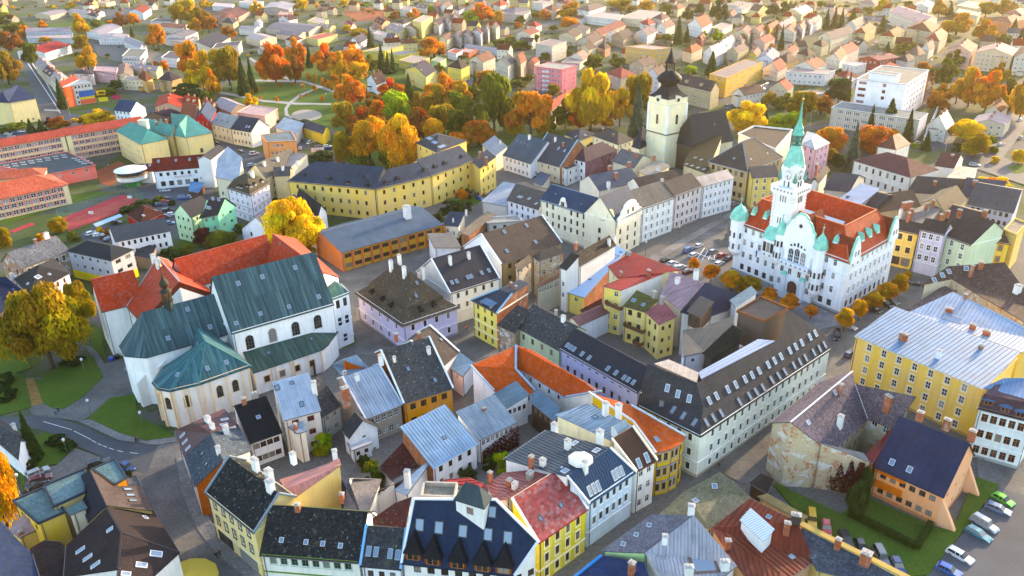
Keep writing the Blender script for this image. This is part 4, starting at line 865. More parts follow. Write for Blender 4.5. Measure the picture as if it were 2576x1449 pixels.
o=M_('flat grey seamed roof with planted light well behind the steel-blue roof','12',[(1225,565,14.6),(1704,700,16.0),(2030,482,16.0),(1545,345,14.6)],[(0,1,2,3)],rc='56616c',rm='metal_paint',wc='e9e8ea',seam=.8,seamc='38424c',name='rear_wing',cat='house',chim=[(1608,350,1.0,1.0,1.6,'w'),(1708,490,1.0,1.0,2.0,'w'),(1435,620,.8,.8,2.2),(1520,615,1.0,.9,1.4,'w'),(1950,440,1.1,1.1,2.6,'w')],sky=[(1925,503,1.6,1.1),(1760,448,1.6,1.0),(1688,657,1.4,1.2)],skycol='w',gut='9aa4ae')
bb=MB(); c=PT('12',(1805,575),16.4); bb.lathe(c,[(2.4,0),(2.4,.3),(2.1,.5),(.3,.8)],8); tag(bb.obj('roof_dome','plaster',None,(.75,.72,.68)),'octagonal white roof dome on the flat grey roof','roof dome')
M_('narrow white house with dark brown tiled roof on the shopping street','12',[(2230,660,10.5),(2386,575,10.5),(2202,318,17.0),(2040,415,17.0)],[(0,1,2,3)],rc='4b342e',rm='smooth_tile',wc='ece8e4',win={0: W(2,3,None,1.1,1.7,'T','w')},sky=[(2245,598,1.0,2.0),(2305,555,1.0,2.0)],skycol='w',cop='e0dccf',gut='8b5a4a')
M_('cream firewall house with rust-striped sheet roof','12',[(1612,232,14.0),(2030,425,14.5),(2202,316,15.5),(1860,145,15.0)],[(0,1,2,3)],rc='9fb4c4',rm='metal_old',wc='ead9a8',wcs={0: 'eadfb6'},seam=.8,chim=[(1992,235,1.0,1.0,3.0,'w'),(2090,250,1.0,1.0,3.0,'w')],name='rear_wing',cat='house',sky=[(1915,250,1.2,1.2)])
Q('glazed white roof lantern on the rust-striped roof','12',(2022,325),(2085,370),(2175,320),16.6,'gab',1.0,axis=1,rc='b8ccd8',rm='metal',wc='c9d4dc',z0=13,name='roof_lantern',cat='roof lantern',seam=.5,gut=0,pipes=0)
o=M_('ochre corner house with orange tiled roof and bay on the street corner','12',[(1865,62,13.0),(2200,285,14.0),(2372,522,11.0),(2490,492,11.0),(2562,452,11.0),(2600,392,11.0),(2190,160,13.0)],[(0,1,6),(1,2,3,4,5,6)],rc='c75c2c',rm='clay_tile',wc='dcb42e',cop='c9d2d8',win={2: W(2,3,None,.9,1.8,'T','b',s='b9b0a0'),3: W(2,3,None,.9,1.8,'T','b',s='b9b0a0'),4: W(1,3,None,.8,1.7,'T','b')},sky=[(2382,417,.9,1.6)],skycol='s',band=('8d8a90',0,3.6,7.2))
Q('white house with dark mansard-like front wing in the small court','12',(1140,80),(1240,190),(1420,120),6.4,'mono',1.4,axis=0,rc='7d98a8',rm='metal_paint',wc='eceaea',win={1: W(4,2,(1,),.9,1.3,'T','b')},seam=.6)
Q('timber gallery wing with brown glazed front in the dark court','12',(1425,130),(1615,290),(1655,215),6.8,'mono',1.2,axis=0,rc='7494ab',rm='metal_paint',wc='35221a',wm='wood',seam=.6,win={0: W(4,2,(1,),1.3,1.5,'M','n')},name='gallery_wing',cat='house')
H('grey slate barn-like house with snow-guard lines in the left court','12',(0,1035),(170,1045),(118,716),7.2,38,end='b',rc='6d6a6e',rm='slate',wc='d9d4cc',sky=[(250,980,.9,1.2)],hip=(0,.9),chim=[(8,880,.8,.8,1.6)])
H('white cottage with dark grey gabled roof in the garden court','12',(0,345),(60,412),(-60,175),5.6,42,rc='3b3e44',rm='slate',wc='e4e6ea',back=1.0,win={1: W(1,2,(1,),.9,.6)},hip=(0,0))
M_('white lean-to annex below the cottage gable','12',[(45,440,3.6),(78,500,3.6),(237,440,3.6),(190,375,4.2)],[(0,1,2,3)],rc='d8dce4',rm='metal',wc='dfe2e8',win={1: W(2,1,None,.9,1.1,'T','b')},name='outbuilding',cat='outbuilding')
H('house with worn white sheet roof and gallery with window boxes','12',(182,268),(463,155),('11',2,1400),7.0,32,rc='b9c6d8',rm='metal_old',wc='9c8f82',seam=.7,cop='c7ccd2',back=.3,win={0: W(5,2,None,1.1,1.5,'X','w')},chim=[(40,150,1.3,1.6,4.2),(120,-30,.7,.9,1.4,'w'),(28,-60,.6,.8,1.2,'w')])
M_('pale blue sheet roof with orange-brown gable wall','11',[(-70,1300,9.5),(0,1385,9.5),(215,1335,9.5),(115,1228,12.5),(10,1262,12.5)],[(0,1,2,3,4)],rc='a7bdd0',rm='metal',wc='c4632c',seam=.7)
H('greyish cottage with dark slate roof and small gable window','02',(2430,250),(2576,160),(2365,0),6.4,42,rc='4c4e52',rm='old_slate',wc='c9c2b6',win={0: W(2,2,None,.9,1.2,'T','w')},sky=(),back=.5)
H('cream shop house with black lichen-spotted roof and green-framed windows','02',(1955,1292),('12',140,1352),(2138,918),8.8,40,back=.45,rc='2a2b2e',rm='old_slate',wc='e9e6dc',win={0: W(8,3,(2,),1.2,1.5,'X','g',s='cfd8c8')},sky=[(2125,1177,.8,.9),(2310,1193,.8,.9),(2437,1205,.8,.9),(2570,1220,.8,.9)],skycol='w',band=('6f8a3a',0,5.2),chim=[(2250,950,.8,.9,1.2)])
# == church with copper roofs
def arched(root,t,p,w,h,off_face,mat='window_glass',fc=(.12,.10,.09),surround=(.8,.8,.8)):
    """round-headed window set on a wall plane (s, e): pixel -> point on that wall"""
    s,e,offw=off_face; d=(e - s).normalized(); no=Vector((d.y,-d.x,0)); x,y=FP(t,p); r=ray(x,y)
    q=CAM + r * (no.dot(Vector((s.x,s.y,0)) - CAM) / no.dot(r)); off=Vector((root.location.x,root.location.y,0))
    pts=[(-.5,-.5),(.5,-.5)] + [(.5 * math.cos(math.pi * i / 8),.22 + .28 * math.sin(math.pi * i / 8)) for i in range(9)]
    def ring(sc_,dp): return [q - off + Vector((d.x,d.y,0)) * (a * w * sc_) + no * dp + Vector((0,0,b * h * (1 + (sc_ - 1) * .6))) for a,b in pts]
    n=len(pts); o1,i1,o0=ring(1.25,.1),ring(1.0,.1),ring(1.0,-.02)
    V=o1 + i1 + o0 + ring(1.25,-.05); F=[(i,(i + 1) % n,n + (i + 1) % n,n + i) for i in range(n)] + [(n + i,n + (i + 1) % n,2 * n + (i + 1) % n,2 * n + i) for i in range(n)] + [(3 * n + i,3 * n + (i + 1) % n,(i + 1) % n,i) for i in range(n)]
    f=newobj('window',mesh('window',V,F,'plaster'),root,(0,0,0),surround)
    newobj('pane',mesh('pane',ring(1.0,.015),[tuple(range(n))],mat),f)
    b=MB(); X=Vector((d.x,d.y,0)); c=q - off + no * .04
    for k in (-.17,.17): b.bar(c + X * (k * w) - Vector((0,0,h * .5)),c + X * (k * w) + Vector((0,0,h * .45)),.06)
    for k in (-.25,0,.25): b.bar(c - X * (w * .5) + Vector((0,0,h * k)),c + X * (w * .5) + Vector((0,0,h * k)),.06)
    b.obj('glazing_bar','painted',f,fc)
CUC='2e4c54'
nave=H('tall nave of the church with long dark green copper roof','01',(1745,1072),(2522,850),(1710,628),15.5,52,rc=CUC,rm='copper_patina',wc='f2f1f0',wcs={3: 'ecebea'},sky=[(1798,690,1.0,1.2),(1980,640,1.0,1.2),(2228,570,1.0,1.2),(1965,918,.9,1.0),(2180,865,.9,1.0),(2405,790,1,1.2),(1782,990,.9,1.0)],skycol='s',gut='2c4a4c',name='church_nave',cat='church',band=('e6e4e2',0))
fd=FACES[nave.name][0][0][0]; s_,e_=fd[0].xy,fd[1].xy
dd=(e_ - s_).normalized(); nn=Vector((-dd.y,dd.x)); SW=(s_ + nn * .3,e_ + nn * .3,0)
for p in ((1885,1132),(2057,1080),(2230,1030),(2397,978)): arched(nave,'01',p,2.1,3.9,SW)
v,f,i=gab('01',(1120,1245),(1728,1070),(1690,758),13.4,50,'b'); a,b,c,d,r1,r2=v; D=(b - a).normalized(); N=Vector((-D.y,D.x,0)); k=i['k']
r1=r1 + D * (k * .25); A1=a - D * .5; A2=a - D * (k * .62) + N * (k * .55); A3=d - D * (k * .62) - N * (k * .55); A4=d - D * .5
choir=build('church_choir','lower church choir with copper roof, apse and slender ridge turret','church',[A1,b,c,A4,A3,A2,r1,r2],[(0,1,7,6),(2,3,6,7),(3,4,6),(4,5,6),(5,0,6)],tile='01',rc=CUC,rm='copper_patina',wc='f2f1f0',sky=[(1415,885,.9,1.1),(1268,1103,.9,1.1),(1585,1018,.9,1.2)],skycol='s',gut='2c4a4c',pipes=0)
q,n_,off=hit(choir,'01',(1275,895)); q=r1.lerp(r2,.36); base=q - off
b=MB(); b.box(-.9,.9,-.9,.9,-2.2,1.2,Matrix.Translation(base)); b.obj('turret_base','copper_patina',choir,hx('3c4a40'))
b=MB(); b.lathe(base,[(1.35,1.2),(1.35,1.5),(.2,1.55)],8); b.lathe(base,[(1.3,3.7),(1.5,3.8),(1.2,4.2),(.5,4.6),(.55,4.8),(1.05,5.3),(1.15,5.9),(.95,6.5),(.4,7.2),(.12,8.3),(.06,10.3)],12); b.obj('turret_onion','copper_patina',choir,hx('4a4432'),smooth=False)
b=MB()
for k_ in range(8):
    t_=2 * math.pi * (k_ + .5) / 8; p=base + Vector((math.cos(t_) * .95,math.sin(t_) * .95,0)); b.bar(p + Vector((0,0,1.4)),p + Vector((0,0,3.8)),.26)
b.obj('turret_post','copper_patina',choir,hx('5c5238'))
b=MB(); b.lathe(base + Vector((0,0,10.2)),[(.03,0),(.32,.2),(.36,.4),(.2,.65),(.03,.75)],10); b.bar(base + Vector((0,0,10.9)),base + Vector((0,0,12.1)),.07); b.bar(base + Vector((-.35,0,11.6)),base + Vector((.35,0,11.6)),.07); b.obj('cross','gold',choir)
for (p,h_) in (((1060,1290),11.0),((1195,1285),11.0),((1040,1400),8.0)):
    c_=PT('01',p,h_); m=MB(); dr=(Vector((A2.x,A2.y,0)) - Vector((r2.x,r2.y,0))).normalized(); X=Vector((-dr.y,dr.x,0))
    Mx=Matrix((X,dr,Vector((0,0,1)))).transposed().to_4x4(); Mx.translation=Vector((c_.x,c_.y,0)) - Vector((choir.location.x,choir.location.y,0))
    m.box(-.6,.6,-1.6,.6,0,h_ - 1.2,Mx); m.add([Mx @ Vector(p_) for p_ in ((-.65,-1.6,h_ - 1.2),(.65,-1.6,h_ - 1.2),(.65,.7,h_ - 1.2),(-.65,.7,h_ - 1.2),(-.65,-1.6,h_ + .3),(.65,-1.6,h_ + .3))],[(3,2,5,4),(0,4,5,1),(1,5,2),(0,3,4)])
    m.obj('buttress','plaster',choir,hx('e4e0da'))
chapel=M_('round-ended side chapel of the church with teal copper roof and peach pilasters','01',[(1898,1315,10.4),('02',1500,5,10.4),('02',1285,55,10.4),('02',1190,40,10.4),('02',1148,-10,10.4),(1215,1330,10.4),(1420,1195,11.0),(1720,1140,12.0),(1548,1125,17.5),(1495,1030,17.5)],
    [(0,8,1),(1,8,2),(2,8,3),(3,8,4),(4,8,5),(5,8,9,6),(6,9,7),(7,9,8,0)],rc='24545e',rm='copper_patina',wc='efe9e2',sky=[(1340,1378,.9,1.1),(1565,1330,.9,1.1),(1708,1285,.9,1.1),(1490,1150,.8,1.0)],skycol='s',gut='234a4e',ridge='2f6a6c',name='church_chapel',cat='church',inset=.45,pipes=0,band=('f0d2a8',0))
fdc=[p for p in FACES[chapel.name][0]]; offc=Vector((chapel.location.x,chapel.location.y,0))
E=[PP('01',q,10.4) for q in ((1898,1315),('02',1500,5),('02',1285,55),('02',1190,40),('02',1148,-10),(1215,1330))]
for i in range(5):
    p,q=E[i + 1],E[i]; d_=(q - p); L=d_.length; d_.normalize(); no=Vector((d_.y,-d_.x,0))
    if no.dot(Vector((0,-1,0))) < 0 and i < 2: no=-no
    cc=sum(E,Vector()) / 6
    if (p - cc).dot(no) < 0: no=-no
    for fr in ((.06,.2,.5,.8,.94) if L > 12 else ((.08,.42,.58,.92) if L > 6 else (.1,.9))):
        b_=p + d_ * (L * fr) - no * .42; piece('pilaster',Vector((b_.x,b_.y,0)),Vector((b_.x,b_.y,10.0)),.75,.3,'plaster',chapel,hx('f0cfa4'),offc,d_)
    sw=((p - no * .45).xy,(q - no * .45).xy,0)
    if (Vector((sw[1].x - sw[0].x,sw[1].y - sw[0].y))).length > 2:
        if Vector(((sw[1] - sw[0]).y,-(sw[1] - sw[0]).x,0)).dot(no) < 0: sw=(sw[1],sw[0],0)
        for fr in ((.35,.65) if L > 12 else (.5,)):
            if L < 3: continue
            m_=p + d_ * (L * fr) - no * .45; m_.z=6.6; pr=proj(m_); arched(chapel,'00',(pr[0] * 3,pr[1] * 3),1.5,3.2,sw,surround=(.85,.68,.45))
aisle=M_('low side aisle of the church with rust-streaked copper lean-to roof','01',[(1905,1368,6.6),(2435,1188,6.6),(2480,1150,6.6),(2556,1052,7.0),(2342,1045,9.6),(1832,1208,9.6)],[(0,1,4,5),(1,2,3,4)],rc='2e4a44',rm='copper_patina',wc='f3f0ee',sky=[(2027,1213,.8,.9),(2350,1107,.8,.9)],win={0: W(4,1,None,1.4,1.8,'M','b',s='efc79a',sill=2.6)},gut='2c4a4c',name='church_aisle',cat='church',pipes=0)
offa=Vector((aisle.location.x,aisle.location.y,0)); p,q=PT('01',(1905,1368),6.6),PT('01',(2435,1188),6.6); d_=(q - p); L=d_.length; d_.normalize(); no=Vector((d_.y,-d_.x,0))
for fr in (.02,.25,.31,.52,.57,.78,.97):
    b_=p + d_ * (L * fr) - no * .26; piece('pilaster',Vector((b_.x,b_.y,0)),Vector((b_.x,b_.y,6.3)),.6,.2,'plaster',aisle,hx('f0cfa4'),offa,d_)
b_=p + d_ * (L * .84) - no * .28; b_.z=0; piece('door',b_,b_ + Vector((0,0,3.2)),1.9,.2,'wood',aisle,(.05,.03,.02),offa,d_)
west=Q('white baroque west front of the church with stepped copper roof','01',(2440,740),(2505,812),(2642,760),15.5,'hip',3.0,rc='2f5a58',rm='copper_patina',wc='f0f0f2',win={1: [W(2,3,(1,2),1.2,2.4,'M','k'),W(1,3,(0,),1.2,2.2,'M','k')]},band=('e0e2e8',0,8.2,3.0),gut='2f6a68',name='church_front',cat='church',pipes=0)
# == monastery around its court
RED=dict(rc='b84830',rm='smooth_tile',wc='efedea',gut='6a5a50',name='monastery_wing',cat='monastery')
H('west monastery wing with red tiled roof and white scrolled gable','01',(765,908),(1090,828),(690,660),14.0,45,ridge='b5442f',**RED)
mid=M_('middle monastery wing with red tiled roof, hipped end and two white chimneys','01',[(955,865,14.0),(1065,985,14.0),(1640,775,14.0),(1270,512,14.0),(1190,487,22.0),(1353,677,22.0)],[(0,1,5,4),(1,2,5),(2,3,4,5),(3,0,4)],ridge='8c8f92',win={0: W(3,3,None,1.0,1.6,'T','b')},chim=[(1165,530,1.1,1.3,2.2,'w'),(1200,570,1.2,1.5,2.4,'w')],sky=[(1467,679,.6,.7)],**RED)
H('long north monastery wing with red tiled roof and standing ridge wall','01',(1420,733),(2110,530),(2058,314),14.0,45,'b',ridge='c05a44',win={0: W(8,3,None,1.0,1.6,'T','b')},**RED)
M_('east monastery wing with red tiled roof running towards the church front','01',[(2010,555,14.0),(2330,800,14.0),(2450,606,21.0),(2060,314,22.5),(2230,350,14.0),(2560,640,14.0)],[(0,1,2,3),(3,2,5,4)],ridge='c05a44',sky=[(2117,388,.7,.8),(2150,510,.7,.8),(2365,570,.6,.7)],**RED)
# == houses left of the monastery
H('old house with broken grey slate roof and crumbling orange gable','01',(158,578),(527,440),(45,462),8.6,38,rc='6e7078',rm='old_slate',wc='b7a78a',wcs={3: 'c48a68'},wms={3: 'decayed_plaster',0: 'decayed_plaster'},back=.9,win={0: W(6,2,(1,),1.1,1.8,'T','b',s='ece6da'),3: W(2,2,(1,),1.0,1.5)},chim=[(270,385,.7,.9,1.2),(352,335,.9,1.4,1.2,'w')])
ho=Q('modern grey house with yellow ground floor and navy hipped roof','01',(502,445),(838,520),(1012,432),9.6,'hip',2.6,rc='23272f',rm='smooth_tile',wc='b5b5b9',win={0: [W(5,3,(1,2),1.0,1.0,'O','k'),W(5,3,(0,),.9,1.5,'O','k')],1: W(2,3,(1,2),2.2,1.2,'T','k')},pipes=0)
Vh,_,_=quad('01',(502,445),(838,520),(1012,432),9.6)
for i in (0,1):
    p,q=Vh[i],Vh[i + 1]; d_=(q - p).normalized(); no=Vector((d_.y,-d_.x,0)); oh=Vector((ho.location.x,ho.location.y,0))
    p=Vector((p.x,p.y,1.4)) - no * .24 + d_ * .3; q=Vector((q.x,q.y,1.4)) - no * .24 - d_ * .3; piece('yellow_wall',p,q,.14,2.9,'plaster',ho,hx('e3c616'),oh)
H('white house with yellow corner strip and shallow grey roof behind the grey-yellow one','01',(868,378),(1290,292),(1180,198),9.4,24,'b',rc='4f545c',rm='metal_paint',wc='f0f0f2',win={0: W(8,3,None,.8,1.5,'O','k'),3: W(2,3,None,.9,1.5)},seam=1.0,back=.8)
Q('timber-posted annex with dark roof between the grey-yellow and white houses','01',(1010,480),(1140,500),(1185,430),4.6,'mono',1.2,axis=0,rc='343a44',wc='8a7a68',name='annex',cat='annex')
Q('mint green house, left gable with dark tiled roof','01',(1308,160),(1440,195),(1600,120),10.2,'gab',4.2,axis=1,rc='3a3a40',rm='clay_tile',wc='c2e0b8',win={0: W(3,3,None,.9,1.2,'O','b'),1: W(2,3,None,.9,1.2,'O','b')})
Q('mint green house, right wing with wide gable and skylights','01',(1500,200),(1645,172),(1788,104),10.2,'gab',5.0,axis=0,rc='3a3a40',rm='clay_tile',wc='8fd6ae',sky=[(1607,50,.9,1.2),(1650,55,.9,1.2),(1560,115,.9,1.2),(1582,120,.9,1.2)],skycol='w',win={1: W(2,3,None,1.2,.9,'O','b'),0: W(2,3,None,.9,1.3,'O','b')})
Q('red-walled bungalow with dark maroon hipped roof by the car park','01',(952,168),(1062,238),(1238,160),4.6,'hip',3.2,rc='4a201c',rm='clay_tile',wc='b32620',sky=[(1175,137,.9,1.3),(1083,177,.9,1.0)],skycol='w',win={0: W(2,1,None,.8,1.0),1: W(2,1,None,1.1,1.0)})
Q('white three-storey house with black hipped roof by the golden tree','01',(105,652),(222,780),(527,612),9.4,'hip',3.6,rc='2e2d30',rm='slate',wc='efeff2',sky=[(287,642,1.8,1.4),(210,692,1.2,.8),(373,620,.8,.8)],skycol='w',chim=[(95,655,.8,1.3,1.6,'w')],win={1: W(5,3,None,1.0,1.6,'T','r',s='fafafa'),0: W(1,3,None,.9,1.4)})
M_('navy-roofed house with dormer and half-timbered porch at the left edge','01',[(-160,720,7.5),(-60,960,7.5),(215,775,7.5),(45,640,12.0),(-110,640,12.0)],[(0,1,4),(1,2,3,4)],rc='2a3550',rm='slate',wc='4e3c34',win={1: W(6,2,None,1.2,1.6,'M','n')},sky=[(100,735,.9,.9)])
Q('white barn-like house with grey roof and two gable windows','01',(1818,280),(2072,335),(2360,150),6.0,'gab',6.0,axis=1,rc='5d5c66',rm='slate',wc='eff0f4',win={0: W(2,2,None,1.0,1.6,'T','b')})
Q('dark-roofed white house squeezed against the big yellow wing','01',(2230,60),(2400,195),(2470,150),6.5,'gab',4.0,axis=0,rc='2c3036',rm='slate',wc='e9e8ea',win={1: W(1,2,(0,),1.2,2.0,'T','b')})
mansard_hip('lilac-white four-storey house with mossy brown mansard and round dormers','00',(1710,1418),(1888,1478),(2036,1386),11.5,[(.42,3.4),(1.0,5.4)],rc='4d4634',rm='mossy_tile',wc='e4dde8',win={0: W(4,4,None,1.0,1.4,'T','w'),1: W(4,4,None,1.0,1.4,'T','w')},chim=[(1905,1335,1.2,1.2,2.2,'w')],band=('b9a0a8',0,3.0,6.0))
mm=[x for x in bpy.data.objects if x.get('label','').startswith('lilac-white four')][0]
for p in ((1790,1418),(1815,1422),(1898,1415),(1932,1400),(1985,1375)): dormer(mm,'00',p,1.5,1.6,1.2,'4d4634','hip','w','e4dde8',.5)
M_('tall cream house with steep white sheet roof by the main road','00',[(1622,1335,11),(1800,1375,11),(1828,1190,16.5),(1718,1105,18.5),(1640,1200,14)],[(0,1,2,3,4)],rc='d8dce8',rm='metal',wc='d8cdb4',seam=.8,win={0: W(3,4,(0,1),1.0,1.4)})
H('dark-roofed tall house behind the white sheet roof','00',(1590,1205),(1700,1120),(1610,1130),13,30,rc='3c3c42',wc='e2e0e0')
Q('cream house with brown slate and white gable left of the big yellow building','00',(1868,1290),(2005,1345),(2260,1215),10.0,'gab',4.5,axis=1,rc='70695e',rm='old_slate',wc='e6d8ae',win={0: W(1,3,(2,),1.0,1.4),1: W(3,3,None,1.0,1.4)},chim=[(1995,1250,.9,1.2,1.6,'w'),(2095,1215,.9,1.2,1.4,'w')])
H('cream house with mottled slate and white chimney stacks by the yellow wing','00',(2060,1330),(2190,1325),(2110,1262),10.0,40,rc='5b5a58',rm='old_slate',wc='e4d6a8',chim=[(2135,1282,.8,1.0,1.4,'w'),(2245,1240,.8,1.0,1.4,'w')],back=.7)
Q('rust and white striped sheet roof house near the roundabout cars','00',(2100,1250),(2200,1255),(2330,1200),10.5,'mono',2.5,axis=0,rc='b8a7a0',rm='metal_old',wc='d9cfbd',seam=.7)
# == bottom left
BR=dict(rc='3c302e',rm='slate',wc='d9a63c')
d1=H('yellow corner house with black lichen roof on the curved cobbled street','02',(1545,822),(1918,1128),(1800,562),10.8,40,rc='25282c',rm='old_slate',wc='ecd69a',wcs={1: 'ecd08a'},cop='7c8a94',back=.55,win={0: W(5,3,(1,2),1.0,1.7,'T','w',s='55565c')},band=('f4e6bc',0,3.6),chim=[(2040,735,1.1,1.4,2.6,'w'),(2045,800,1.1,1.4,2.0,'w'),(1930,625,.8,1.6,1.8,'w'),(2215,575,.8,1.0,1.5,'w')])
fd1,off1=FACES[d1.name]; A_,B_=fd1[0][0][0],fd1[0][0][1]; dd_=(B_ - A_); LL=dd_.length; dd_.normalize(); no_=Vector((dd_.y,-dd_.x,0))
for x0,x1 in ((.1,.4),(.55,.9)):
    p=A_ + dd_ * (LL * x0) - no_ * .26; q=A_ + dd_ * (LL * x1) - no_ * .26; p.z=q.z=1.7; piece('shop_window',p,q,.1,2.4,'window_glass',d1,None,off1)
M_('long yellow firewall wing with faded red roof edge above the court','02',[(2080,960,10.5),(2576,610,13.0),(2560,560,13.0),(2370,640,12.8),(2110,720,12.5),(2160,800,12.5)],[(0,1,2,3,4,5)],rc='c98a80',rm='red_sheet',wc='edd087',name='rear_wing',cat='house',gut=0,pipes=0,chim=[(2530,560,.9,.9,1.8,'w')])
M_('narrow house with blue-grey slate roof and orange-brown gable','02',[(1393,548,7.8),(1470,776,7.8),(1685,575,12.5),(1590,375,12.5),(1895,500,8.5),(1790,300,8.5)],[(0,1,2,3),(3,2,4,5)],rc='4a5460',rm='old_slate',wc='d3cbc4',wcs={1: 'bd6424'},wms={1: 'clay_tile'},sky=[(1527,525,.7,.8),(1558,603,.7,.8)],chim=[(1650,520,.8,.9,1.4,'w'),(1710,375,1.1,1.3,1.8,'w')])
M_('house with mauve-brown roof and slanted skylights by the church lawn','02',[(1318,350,7.4),(1392,548,7.4),(1592,370,11.5),(1465,285,11.5),(1690,185,10.0),(1790,300,10.0)],[(0,1,2,3),(3,2,5,4)],rc='6b4a4c',rm='metal_old',wc='d9d2cc',sky=[(1378,387,.8,1.4),(1397,437,.8,1.4),(1420,485,.8,1.4),(1695,268,.8,1.6),(1690,305,.8,1.6)],skycol='w',chim=[(1572,290,.9,1.2,1.4,'w'),(1605,340,.8,.9,1.2,'w')])
H('white house with black metal roof and terrace facing the court','02',(1885,452),(2132,365),(1715,172),6.4,30,rc='10161e',rm='metal_paint',wc='e6e8ee',seam=.6,win={0: W(4,2,None,1.3,1.4,'T','b')},sky=[(1950,250,.9,.9)],skycol='w',chim=[(1845,150,.6,1.0,1.4),(1925,98,.9,1.4,1.0,'g')],back=.2)
H('cream house with bright white ribbed roof','02',(2140,275),(2425,200),(2010,-10),10.0,27,rc='cdd9ea',rm='metal',wc='d8d2ca',wcs={3: 'ece4d4'},seam=.45,seamc='a9b8cc',win={0: W(2,3,None,1.5,1.4,'T','r')},sky=[(2092,28,1.0,1.4),(2277,152,1.0,1.4),(2203,-10,.9,.9)],back=.25,chim=[(2375,60,1.0,1.0,2.6,'w')])
M_('stepped white annex with small ribbed roof and chimney','02',[(2140,290,8.0),(2245,372,8.0),(2318,350,8.0),(2282,275,8.6)],[(0,1,2,3)],rc='ccd6e4',rm='metal',wc='ece5da',seam=.5,chim=[(2230,345,.6,.7,1.4)],name='annex',cat='annex')
Q('yellow flat-roofed house with greenish roof felt and dark parapet','02',(90,885),(285,1060),(505,965),8.6,'flat',D=(330,780),wc='eac65a',rc='708888',par=.35,parc='3a3f48',win={0: W(3,2,None,1.0,1.3)})
Q('upper flat roof with greenish felt beside the yellow house','02',(325,770),(400,935),(650,820),9.6,'flat',D=(648,638),wc='d9c184',rc='6c8486',par=.35,parc='333a48')
M_('navy slate hip between the flat green roofs','02',[(590,705,9.0),(610,870,8.0),(665,1045,8.0),(805,915,12.0),(680,645,12.0)],[(0,1,2,3,4)],rc='272b38',rm='slate',wc='d9c184')
M_('brown roof with snow guards and three roof windows by the street','02',[(680,645,12.2),(805,915,12.2),(1158,958,8.2),(1075,768,8.2),(850,770,10.6)],[(0,1,2,3,4)],rc='564a48',rm='slate',wc='e2c070',sky=[(965,795,1.0,1.6),(985,838,1.0,1.6),(1005,880,1.0,1.6)],skycol='b',gut='3a3030')
Q('small flat roof with greenish felt and orange street front','02',(690,645),(862,768),(962,708),10.4,'flat',D=(872,562),wc='e5932a',rc='6f8a8c',par=.3,parc='39424c')
M_('big brown-black roof of the corner house at the bottom left','02',[(500,1218,8.5),(480,1460,8.5),(890,1400,None),(915,1118,13.2),(805,930,None),(1162,962,None),(1358,1272,9.0),(1140,1470,None),(880,1480,None)],[(0,1,2,3,4),(4,3,6,5),(3,2,8,7,6)],rc='33292a',rm='slate',wc='e6e2de',sky=[(608,1255,.9,1.7),(663,1312,.9,1.7),(722,1365,.9,1.7),(830,1100,.9,1.2),(1178,1283,1.4,2.0),(1068,1368,1.2,1.8),(950,1435,1.0,1.5),(1097,1008,1.2,.8)],skycol='w',win={6: W(4,2,None,1.2,1.6,'T','b',s='f3efe8'),5: W(4,2,None,1.2,1.6)},ridge='2c2526')
M_('deep blue roof plane cut by the bottom left corner','02',[(-60,970,13.0),(240,1282,9.0),(310,1500,9.0),(-60,1520,13.0)],[(0,1,2,3)],rc='22304e',rm='slate',wc='cfc8c0')
M_('low brown roof between the terrace and the big brown-black roof','02',[(225,1240,7.0),(250,1440,7.0),(480,1460,7.0),(490,1230,7.0),(460,1190,7.4),(330,1180,7.4)],[(0,1,2,3,4,5)],rc='3d302e',rm='slate',wc='caa85a')
M_('pinkish tiled shed roof with yellow walls beside the terrace','02',[(70,1100,6.5),(140,1160,5.2),(335,1075,5.2),(190,965,7.5)],[(0,1,2,3)],rc='b9a2a8',rm='clay_tile',wc='eccb70',chim=[(158,1130,.6,.8,.6)],name='outbuilding',cat='outbuilding')
Q('white staircase tower with flat roof on the yellow terrace house','02',(495,945),(535,985),(655,935),9.4,'flat',wc='e9dcc0',rc='5f7878',D=(620,880),name='stair_tower',cat='tower')
Q('white cottage gable with dark roof beside the yellow tree','02',(-60,400),(140,570),(222,430),5.2,'gab',2.6,axis=0,rc='4a4a4e',rm='old_slate',wc='e6e8ec',chim=[(110,345,.8,.8,1.4,'w')])
b=MB(); c=PT('02',(1420,1475),2.5); b.lathe(c,[(5.2,0),(5.0,.25),(2.6,.9),(.15,1.5)],12); ps=tag(b.obj('parasol','cloth',None,hx('c9a83c')),'large yellow parasol at the bottom edge of the street','parasol')
b=MB(); b.bar(c - Vector((0,0,2.5)),c + Vector((0,0,1.3)),.12); b.obj('pole','steel',ps)
for i in range(12):
    t_=2 * math.pi * (i + .5) / 12; rb=MB(); rb.bar(c + Vector((math.cos(t_) * 5.1,math.sin(t_) * 5.1,.1)),c + Vector((0,0,1.45)),.06); rb.obj('rib','wood',ps,(.2,.15,.05))
def byl(s):
    r=[x for x in bpy.data.objects if x.parent is None and str(x.get('label','')).startswith(s)]
    return r[0]
def merge(label,keep,*others):
    r=byl(keep)
    for s_ in others:
        o=byl(s_); dl=Vector(o.location) - Vector(r.location)
        for ch in list(o.children):
            M=ch.matrix_basis.copy(); ch.parent=r; M.translation += dl; ch.matrix_basis=M
        bpy.data.objects.remove(o)
    r['label']=label
    return r
